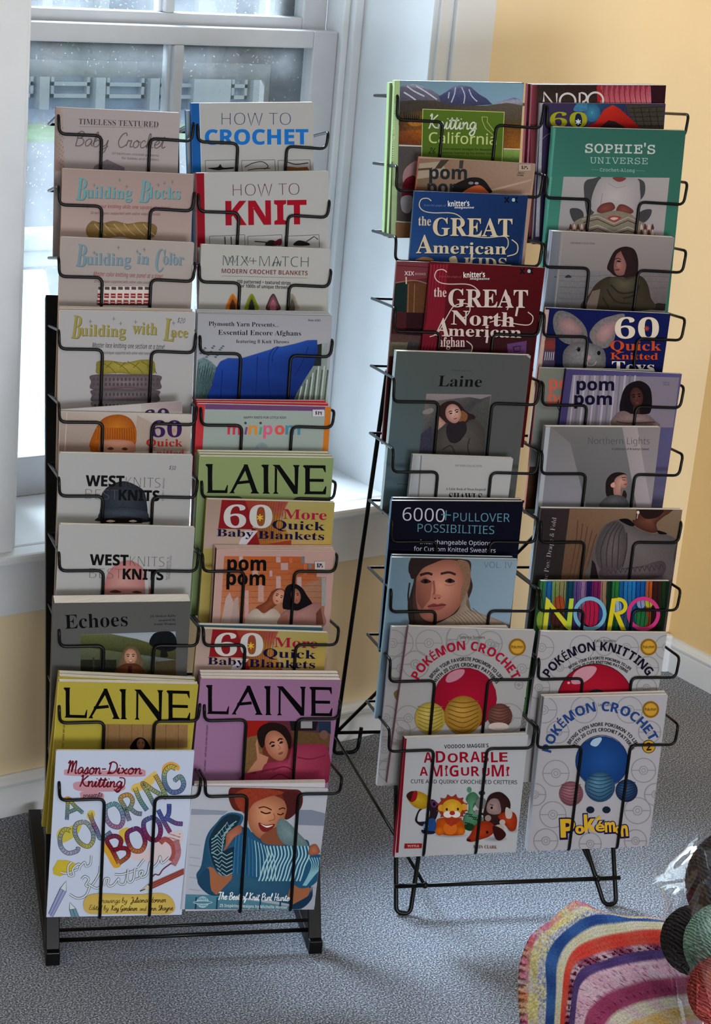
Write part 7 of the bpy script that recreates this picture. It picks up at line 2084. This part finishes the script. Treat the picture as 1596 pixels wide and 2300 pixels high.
# ------------------------------------------------------------------ foreground: table, knitted blanket, yarn in a clear bag
def yarn_mat(name, c, d, scale=90, bump=0.9):
    m = bpy.data.materials.new(name)
    m.use_nodes = True
    nt = m.node_tree
    b = nt.nodes['Principled BSDF']
    b.inputs['Roughness'].default_value = 0.9
    b.inputs['Specular IOR Level'].default_value = 0.1
    tc = nt.nodes.new('ShaderNodeTexCoord')
    mp = nt.nodes.new('ShaderNodeMapping')
    mp.inputs['Rotation'].default_value = (0.5, 0.7, 0.3)
    w = nt.nodes.new('ShaderNodeTexWave')
    w.inputs['Scale'].default_value = scale
    w.inputs['Distortion'].default_value = 6
    w.inputs['Detail'].default_value = 2
    w.inputs['Detail Scale'].default_value = 0.6
    nt.links.new(tc.outputs['Object'], mp.inputs['Vector'])
    nt.links.new(mp.outputs[0], w.inputs['Vector'])
    mx = nt.nodes.new('ShaderNodeMix')
    mx.data_type = 'RGBA'
    mx.inputs['A'].default_value = (*lin(d), 1)
    mx.inputs['B'].default_value = (*lin(c), 1)
    nt.links.new(w.outputs['Fac'], mx.inputs['Factor'])
    nt.links.new(mx.outputs['Result'], b.inputs['Base Color'])
    bp = nt.nodes.new('ShaderNodeBump')
    bp.inputs['Strength'].default_value = bump
    bp.inputs['Distance'].default_value = 0.003
    nt.links.new(w.outputs['Fac'], bp.inputs['Height'])
    nt.links.new(bp.outputs[0], b.inputs['Normal'])
    return m


TZ = 0.585
M_TABLE = new_mat('brown_table_wood', lin((120, 84, 56)), 0.5, 0.3, noise=(9, 0.15, 5))
tp = [on_z(1290, 2170, TZ), on_z(1560, 2150, TZ), on_z(1900, 2700, TZ), on_z(1250, 2750, TZ)]
tc0 = sum(tp, Vector()) / 4
tb = thing('side_table', 'small wooden table under the knitted blanket in the lower right corner', 'table', (tc0.x, tc0.y, 0))
mb = MB()
dn = Vector((0, 0, -0.022))
mb.hexa([tp[3] + dn, tp[2] + dn, tp[1] + dn, tp[0] + dn, tp[3], tp[2], tp[1], tp[0]])
mb.build('table_top', M_TABLE, tb)
for p in tp:
    q = p.lerp(tc0, 0.16)
    mb = MB(); mb.box((q.x - 0.016, q.y - 0.016, 0), (q.x + 0.016, q.y + 0.016, TZ - 0.02)); mb.build('leg', M_TABLE, tb)

CV = [  # stripe edges of the draped blanket, outermost first
    [(100, 1640), (78, 1250), (98, 1050), (160, 880), (240, 795), (330, 735), (430, 640), (530, 578), (620, 605), (680, 645), (800, 680), (950, 705), (1100, 708), (1290, 740)],
    [(165, 1640), (165, 1300), (180, 1050), (220, 900), (330, 800), (450, 705), (545, 640), (625, 630), (690, 660), (800, 688), (950, 711), (1100, 714), (1290, 744)],
    [(240, 1640), (242, 1300), (240, 1050), (300, 900), (420, 790), (560, 690), (650, 660), (720, 672), (830, 695), (960, 718), (1100, 720), (1290, 748)],
    [(290, 1640), (308, 1300), (300, 1050), (370, 900), (500, 780), (640, 700), (800, 690), (960, 722), (1100, 722), (1290, 752)],
    [(365, 1640), (385, 1300), (395, 1100), (450, 960), (540, 870), (680, 790), (860, 765), (1000, 745), (1300, 755)],
    [(405, 1640), (430, 1300), (450, 1130), (500, 1000), (600, 920), (740, 870), (900, 840), (1080, 815), (1330, 815)],
    [(435, 1640), (475, 1330), (500, 1150), (560, 1060), (680, 1020), (850, 970), (1050, 940), (1400, 925)],
    [(470, 1640), (505, 1330), (530, 1200), (600, 1110), (750, 1060), (900, 1010), (1100, 975), (1440, 950)],
    [(520, 1640), (550, 1330), (590, 1230), (680, 1160), (800, 1120), (950, 1085), (1150, 1055), (1500, 1020)],
    [(585, 1640), (625, 1480), (700, 1390), (800, 1320), (950, 1265), (1150, 1215), (1600, 1180)],
    [(700, 1680), (780, 1560), (850, 1480), (950, 1430), (1150, 1370), (1660, 1300)],
    [(830, 1690), (950, 1560), (1100, 1500), (1300, 1440), (1700, 1390)],
    [(1000, 1720), (1150, 1600), (1350, 1550), (1740, 1480)],
    [(1200, 1760), (1350, 1680), (1500, 1640), (1780, 1580)],
    [(1400, 1860), (1500, 1800), (1640, 1760), (1800, 1720)],
]
CZ = [0.588, 0.612, 0.634, 0.648, 0.662, 0.672, 0.681, 0.686, 0.695, 0.707, 0.717, 0.724, 0.728, 0.73, 0.731]
SC = [((178, 130, 138), (190, 172, 168)), ((214, 202, 150), (196, 190, 200)), ((196, 196, 214), (206, 200, 160)), ((38, 70, 132), (56, 96, 160)), ((222, 212, 188), (206, 196, 170)),
      ((214, 84, 70), (206, 66, 58)), ((196, 176, 196), (130, 60, 90)), ((74, 56, 110), (84, 66, 124)), ((214, 178, 196), (196, 160, 184)), ((140, 58, 96), (150, 66, 104)),
      ((214, 204, 184), (200, 180, 190)), ((222, 170, 110), (214, 180, 140)), ((204, 130, 150), (214, 176, 190)), ((206, 190, 180), (190, 160, 170))]


def resample(P, n):
    S = spline(P, False, 8)
    d = [0]
    for a, b in zip(S, S[1:]):
        d.append(d[-1] + math.hypot(b[0] - a[0], b[1] - a[1]))
    out, j = [], 0
    for i in range(n):
        t = d[-1] * i / (n - 1)
        while j < len(d) - 2 and d[j + 1] < t:
            j += 1
        e = (t - d[j]) / max(1e-9, d[j + 1] - d[j])
        out.append((S[j][0] + (S[j + 1][0] - S[j][0]) * e, S[j][1] + (S[j + 1][1] - S[j][1]) * e))
    return out


def blanket():
    N, SUB = 250, 6
    R_ = [resample(c, N) for c in CV]
    rng = random.Random(5)
    verts, uvs, cols = [], [], []
    rows = []
    for s in range(len(CV) - 1):
        for k in range(SUB):
            rows.append((s, k / SUB))
    rows.append((len(CV) - 2, 1.0))
    for ri, (s, t) in enumerate(rows):
        a, b = SC[s]
        for i in range(N):
            pa, pb = R_[s][i], R_[s + 1][i]
            x, y = pa[0] + (pb[0] - pa[0]) * t, pa[1] + (pb[1] - pa[1]) * t
            z = CZ[s] + (CZ[s + 1] - CZ[s]) * t
            if s == 0:
                z += 0.004 * math.sin(i * 0.9) * (1 - t)
            if s in (6,):
                z += 0.0018 * math.sin(i * 0.75)
            p = on_z(1140 + x / 3.5, 1860 + y / 3.5, z)
            stitch = 0.0018 * (i % 2) + 0.0012 * abs(math.sin(ri * math.pi / 2))
            verts.append(p + Vector((0, 0, stitch + rng.uniform(-0.0004, 0.0004))))
            e = 0.5 + 0.5 * math.sin(i * 0.13 + s) + rng.uniform(-0.25, 0.25)
            e = min(1, max(0, e))
            c = [a[j] * (1 - e) + b[j] * e for j in range(3)]
            if s == 0:
                c = [(200, 96, 136), (210, 140, 160), (214, 190, 140), (214, 130, 100), (190, 160, 170)][int(i / 11) % 5]
                q = [(176, 84, 130), (190, 150, 150), (200, 160, 120), (190, 170, 176), (186, 110, 130)][int(i / 17) % 5]
                c = [c[j] * .5 + q[j] * .5 + rng.uniform(-24, 16) for j in range(3)]
            if s == 1 and rng.random() < .3:
                c = (206, 192, 96)
            if s == 2 and rng.random() < .35:
                c = (110, 130, 176)
            if s == 6 and (i // 4) % 3 == 0 and 0.2 < t < 0.8:
                c = (96, 30, 56)
            if s == 9 and (i // 3) % 4 == 0 and 0.4 < t < 0.6:
                c = (96, 30, 66)
            if s == 8 and rng.random() < .12:
                c = (150, 96, 140)
            rib = 1.12 if i % 2 else 0.80
            if s in (0, 1, 2):
                rib = rng.uniform(0.82, 1.18)
            cols.append([min(246, max(4, v * 1.1 * rib)) for v in c])
    F = []
    nr = len(rows)
    for r in range(nr - 1):
        for i in range(N - 1):
            F.append((r * N + i, r * N + i + 1, (r + 1) * N + i + 1, (r + 1) * N + i))
    # outer hem falls to the table and the fabric closes underneath
    base = len(verts)
    for i in range(N):
        v = verts[i]
        verts.append(Vector((v.x, v.y, TZ + 0.0005)) + Vector((tc0.x - v.x, tc0.y - v.y, 0)) * 0.02)
        cols.append(cols[i])
    for i in range(N - 1):
        F.append((base + i, base + i + 1, i + 1, i))
    org = Vector((tc0.x, tc0.y, TZ))
    me = bpy.data.meshes.new('knitted_blanket')
    me.from_pydata([tuple(v - org) for v in verts], [], F)
    me.update()
    at = me.color_attributes.new('ink', 'FLOAT_COLOR', 'POINT')
    flat = []
    for c in cols:
        flat += [*lin(c), 1.0]
    at.data.foreach_set('color', flat)
    me.polygons.foreach_set('use_smooth', [True] * len(me.polygons))
    m = bpy.data.materials.new('striped_wool_knit')
    m.use_nodes = True
    nt = m.node_tree
    b = nt.nodes['Principled BSDF']
    b.inputs['Roughness'].default_value = 0.95
    b.inputs['Specular IOR Level'].default_value = 0.05
    a = nt.nodes.new('ShaderNodeAttribute')
    a.attribute_name = 'ink'
    tcn = nt.nodes.new('ShaderNodeTexCoord')
    n = nt.nodes.new('ShaderNodeTexNoise')
    n.inputs['Scale'].default_value = 420
    n.inputs['Detail'].default_value = 3
    nt.links.new(tcn.outputs['Object'], n.inputs['Vector'])
    mr = nt.nodes.new('ShaderNodeMapRange')
    mr.inputs['From Min'].default_value = 0.3
    mr.inputs['From Max'].default_value = 0.7
    mr.inputs['To Min'].default_value = 0.7
    mr.inputs['To Max'].default_value = 1.2
    nt.links.new(n.outputs['Fac'], mr.inputs['Value'])
    v = nt.nodes.new('ShaderNodeVectorMath')
    v.operation = 'SCALE'
    nt.links.new(a.outputs['Color'], v.inputs[0])
    nt.links.new(mr.outputs[0], v.inputs['Scale'])
    nt.links.new(v.outputs[0], b.inputs['Base Color'])
    bp = nt.nodes.new('ShaderNodeBump')
    bp.inputs['Strength'].default_value = 0.6
    bp.inputs['Distance'].default_value = 0.002
    nt.links.new(n.outputs['Fac'], bp.inputs['Height'])
    nt.links.new(bp.outputs[0], b.inputs['Normal'])
    me.materials.append(m)
    o = bpy.data.objects.new('knitted_blanket', me)
    COL.objects.link(o)
    o.location = org
    tag(o, 'knitted striped blanket in blue, cream, coral, purple and pink with a crocheted pink edging', 'blanket')


blanket()


def yarn(px, py, z, r, sz, name, label, mat, rot):
    c = on_z(px, py, z)
    t = thing(name, label, 'yarn', (c.x, c.y, z - r * sz))
    m = MB(); m.ball(c, r, r, r * sz, 36, 24)
    m.build('wound_core', mat, t, smooth=True)
    m = MB()                                          # strands wrapped round the outside
    rng = random.Random(int(px))
    for k in range(46):
        ax = Vector((rng.gauss(0, .35), rng.gauss(0, .35), 1)).normalized() if k % 2 else Vector((1, rng.gauss(0, .4), rng.gauss(0, .4))).normalized()
        h = rng.uniform(-.82, .82)
        a = ax.orthogonal().normalized()
        b = ax.cross(a)
        rr = math.sqrt(max(0.02, 1 - h * h)) * r * 1.004
        pts = []
        for j in range(25):
            th = 2 * math.pi * j / 24
            q = a * (rr * math.cos(th)) + b * (rr * math.sin(th)) + ax * (h * r)
            pts.append(c + Vector((q.x, q.y, q.z * sz)))
        m.tube(pts, 0.0014, seg=5)
    m.build('strands', mat, t, smooth=True)
    return t


yarn(1648, 1985, 0.805, 0.0485, 1.15, 'yarn_ball', 'charcoal yarn ball at top inside the clear bag', yarn_mat('charcoal_wool', (74, 72, 72), (48, 46, 47)), 0)
yarn(1562, 2112, 0.785, 0.0335, 1.0, 'yarn_ball', 'charcoal yarn ball beside the blanket at the bag bottom', yarn_mat('dark_charcoal_wool', (66, 64, 68), (42, 40, 44)), 0)
yarn(1618, 2120, 0.822, 0.034, 1.1, 'yarn_ball', 'mint green yarn ball inside the clear bag', yarn_mat('mint_wool', (164, 204, 192), (126, 170, 160), 120), 0)
yarn(1625, 2228, 0.812, 0.032, 1.0, 'yarn_ball', 'coral red yarn ball at the right picture edge', yarn_mat('coral_wool', (196, 96, 90), (150, 60, 60), 120), 0)


def film(name, sheen):
    m = bpy.data.materials.new(name)
    m.use_nodes = True
    nt = m.node_tree
    nt.nodes.clear()
    out = nt.nodes.new('ShaderNodeOutputMaterial')
    tr = nt.nodes.new('ShaderNodeBsdfTransparent')
    tr.inputs[0].default_value = (0.97, 0.98, 0.99, 1)
    gl = nt.nodes.new('ShaderNodeBsdfGlossy')
    gl.inputs['Roughness'].default_value = 0.08
    fr = nt.nodes.new('ShaderNodeLayerWeight')
    fr.inputs['Blend'].default_value = 0.5
    pw = nt.nodes.new('ShaderNodeMath')
    pw.operation = 'POWER'
    nt.links.new(fr.outputs['Facing'], pw.inputs[0])
    pw.inputs[1].default_value = 4.0
    half = nt.nodes.new('ShaderNodeMath')
    half.operation = 'MULTIPLY'
    nt.links.new(pw.outputs[0], half.inputs[0])
    half.inputs[1].default_value = 0.45
    tcn = nt.nodes.new('ShaderNodeTexCoord')
    n = nt.nodes.new('ShaderNodeTexNoise')
    n.inputs['Scale'].default_value = 16
    n.inputs['Detail'].default_value = 1
    nt.links.new(tcn.outputs['Object'], n.inputs['Vector'])
    bp = nt.nodes.new('ShaderNodeBump')
    bp.inputs['Strength'].default_value = 1.0
    bp.inputs['Distance'].default_value = 0.006
    nt.links.new(n.outputs['Fac'], bp.inputs['Height'])
    nt.links.new(bp.outputs[0], gl.inputs['Normal'])
    ad = nt.nodes.new('ShaderNodeMath')
    ad.operation = 'ADD'
    ad.inputs[1].default_value = sheen
    nt.links.new(half.outputs[0], ad.inputs[0])
    mx = nt.nodes.new('ShaderNodeMixShader')
    nt.links.new(ad.outputs[0], mx.inputs[0])
    nt.links.new(tr.outputs[0], mx.inputs[1])
    nt.links.new(gl.outputs[0], mx.inputs[2])
    nt.links.new(mx.outputs[0], out.inputs['Surface'])
    return m


def bag():
    m = film('clear_plastic_film', 0.05)
    rng = random.Random(2)
    # film wrapped round the yarn, pinched to a stiff corner at the upper left
    front = [[(1470, 1960), (1505, 1915), (1560, 1885), (1620, 1840), (1680, 1830)],
             [(1497, 1975), (1530, 1930), (1570, 1910), (1630, 1890), (1690, 1880)],
             [(1532, 2018), (1540, 1985), (1580, 1960), (1640, 1950), (1700, 1940)],
             [(1510, 2060), (1530, 2050), (1580, 2030), (1640, 2020), (1700, 2010)],
             [(1492, 2105), (1520, 2110), (1570, 2110), (1640, 2110), (1700, 2110)],
             [(1510, 2145), (1540, 2170), (1580, 2190), (1640, 2200), (1700, 2200)],
             [(1540, 2190), (1560, 2220), (1600, 2260), (1650, 2280), (1700, 2290)]]
    zz = [[.735, .75, .79, .80, .79], [.735, .765, .80, .81, .80], [.725, .765, .80, .815, .80], [.70, .75, .80, .82, .80], [.665, .735, .79, .815, .80], [.66, .725, .785, .81, .80], [.66, .72, .785, .80, .79]]
    mbag = MB()
    n = 5
    U = 4
    grid = []
    for r in range((len(front) - 1) * U + 1):
        fr_, rr = divmod(r, U)
        if fr_ == len(front) - 1:
            fr_, rr = fr_ - 1, U
        t = rr / U
        row = []
        for c in range((n - 1) * U + 1):
            fc, cc = divmod(c, U)
            if fc == n - 1:
                fc, cc = fc - 1, U
            s = cc / U
            bl = lambda A: (A[fr_][fc] * (1 - s) + A[fr_][fc + 1] * s) * (1 - t) + (A[fr_ + 1][fc] * (1 - s) + A[fr_ + 1][fc + 1] * s) * t
            px = bl([[p[0] for p in q] for q in front]); py = bl([[p[1] for p in q] for q in front]); z = bl(zz)
            row.append(on_z(px, py, z + 0.055 + rng.uniform(-0.0005, 0.0005)))
        grid.append(row)
    W = len(grid[0])
    for row in grid:
        mbag.v += row
    for row in grid:                                   # back film, lower and further away
        mbag.v += [Vector((p.x + 0.02, p.y + 0.03, max(0.748, p.z - 0.10 * min(1, i / 6)))) for i, p in enumerate(row)]
    K = W * len(grid)
    for r in range(len(grid) - 1):
        for c in range(W - 1):
            a = r * W + c
            mbag.f.append((a, a + 1, a + W + 1, a + W))
            mbag.f.append((K + a, K + a + W, K + a + W + 1, K + a + 1))
    c0 = on_z(1580, 2100, TZ)
    o = mbag.build('plastic_bag', m, None, smooth=True, origin=(c0.x, c0.y, TZ))
    o['world_base'] = (c0.x, c0.y, TZ)
    tag(o, 'crinkled clear plastic bag holding balls of yarn at the right edge', 'bag')
    # the stiff folded corner that catches the daylight
    pn, p0 = Vector((-0.42, 0.30, 0.86)).normalized(), on_z(1540, 1950, 0.80)
    quad = [(1458, 1985), (1568, 1870), (1560, 1960), (1538, 2018)]
    mc = MB()
    G = 9
    for r in range(G):
        for c in range(G):
            s_, t_ = c / (G - 1), r / (G - 1)
            px = (quad[0][0] * (1 - s_) + quad[1][0] * s_) * (1 - t_) + (quad[3][0] * (1 - s_) + quad[2][0] * s_) * t_
            py = (quad[0][1] * (1 - s_) + quad[1][1] * s_) * (1 - t_) + (quad[3][1] * (1 - s_) + quad[2][1] * s_) * t_
            d = ray(px, py)
            mc.v.append(CAM + d * ((p0 - CAM).dot(pn) / d.dot(pn)) + pn * rng.uniform(-0.0016, 0.0016))
    for r in range(G - 1):
        for c in range(G - 1):
            a_ = r * G + c
            mc.f.append((a_, a_ + 1, a_ + G + 1, a_ + G))
    mc.build('folded_corner', film('doubled_plastic_film', 0.3), o, smooth=True)


bag()

for o in bpy.data.objects:
    if 'world_base' in o:
        del o['world_base']
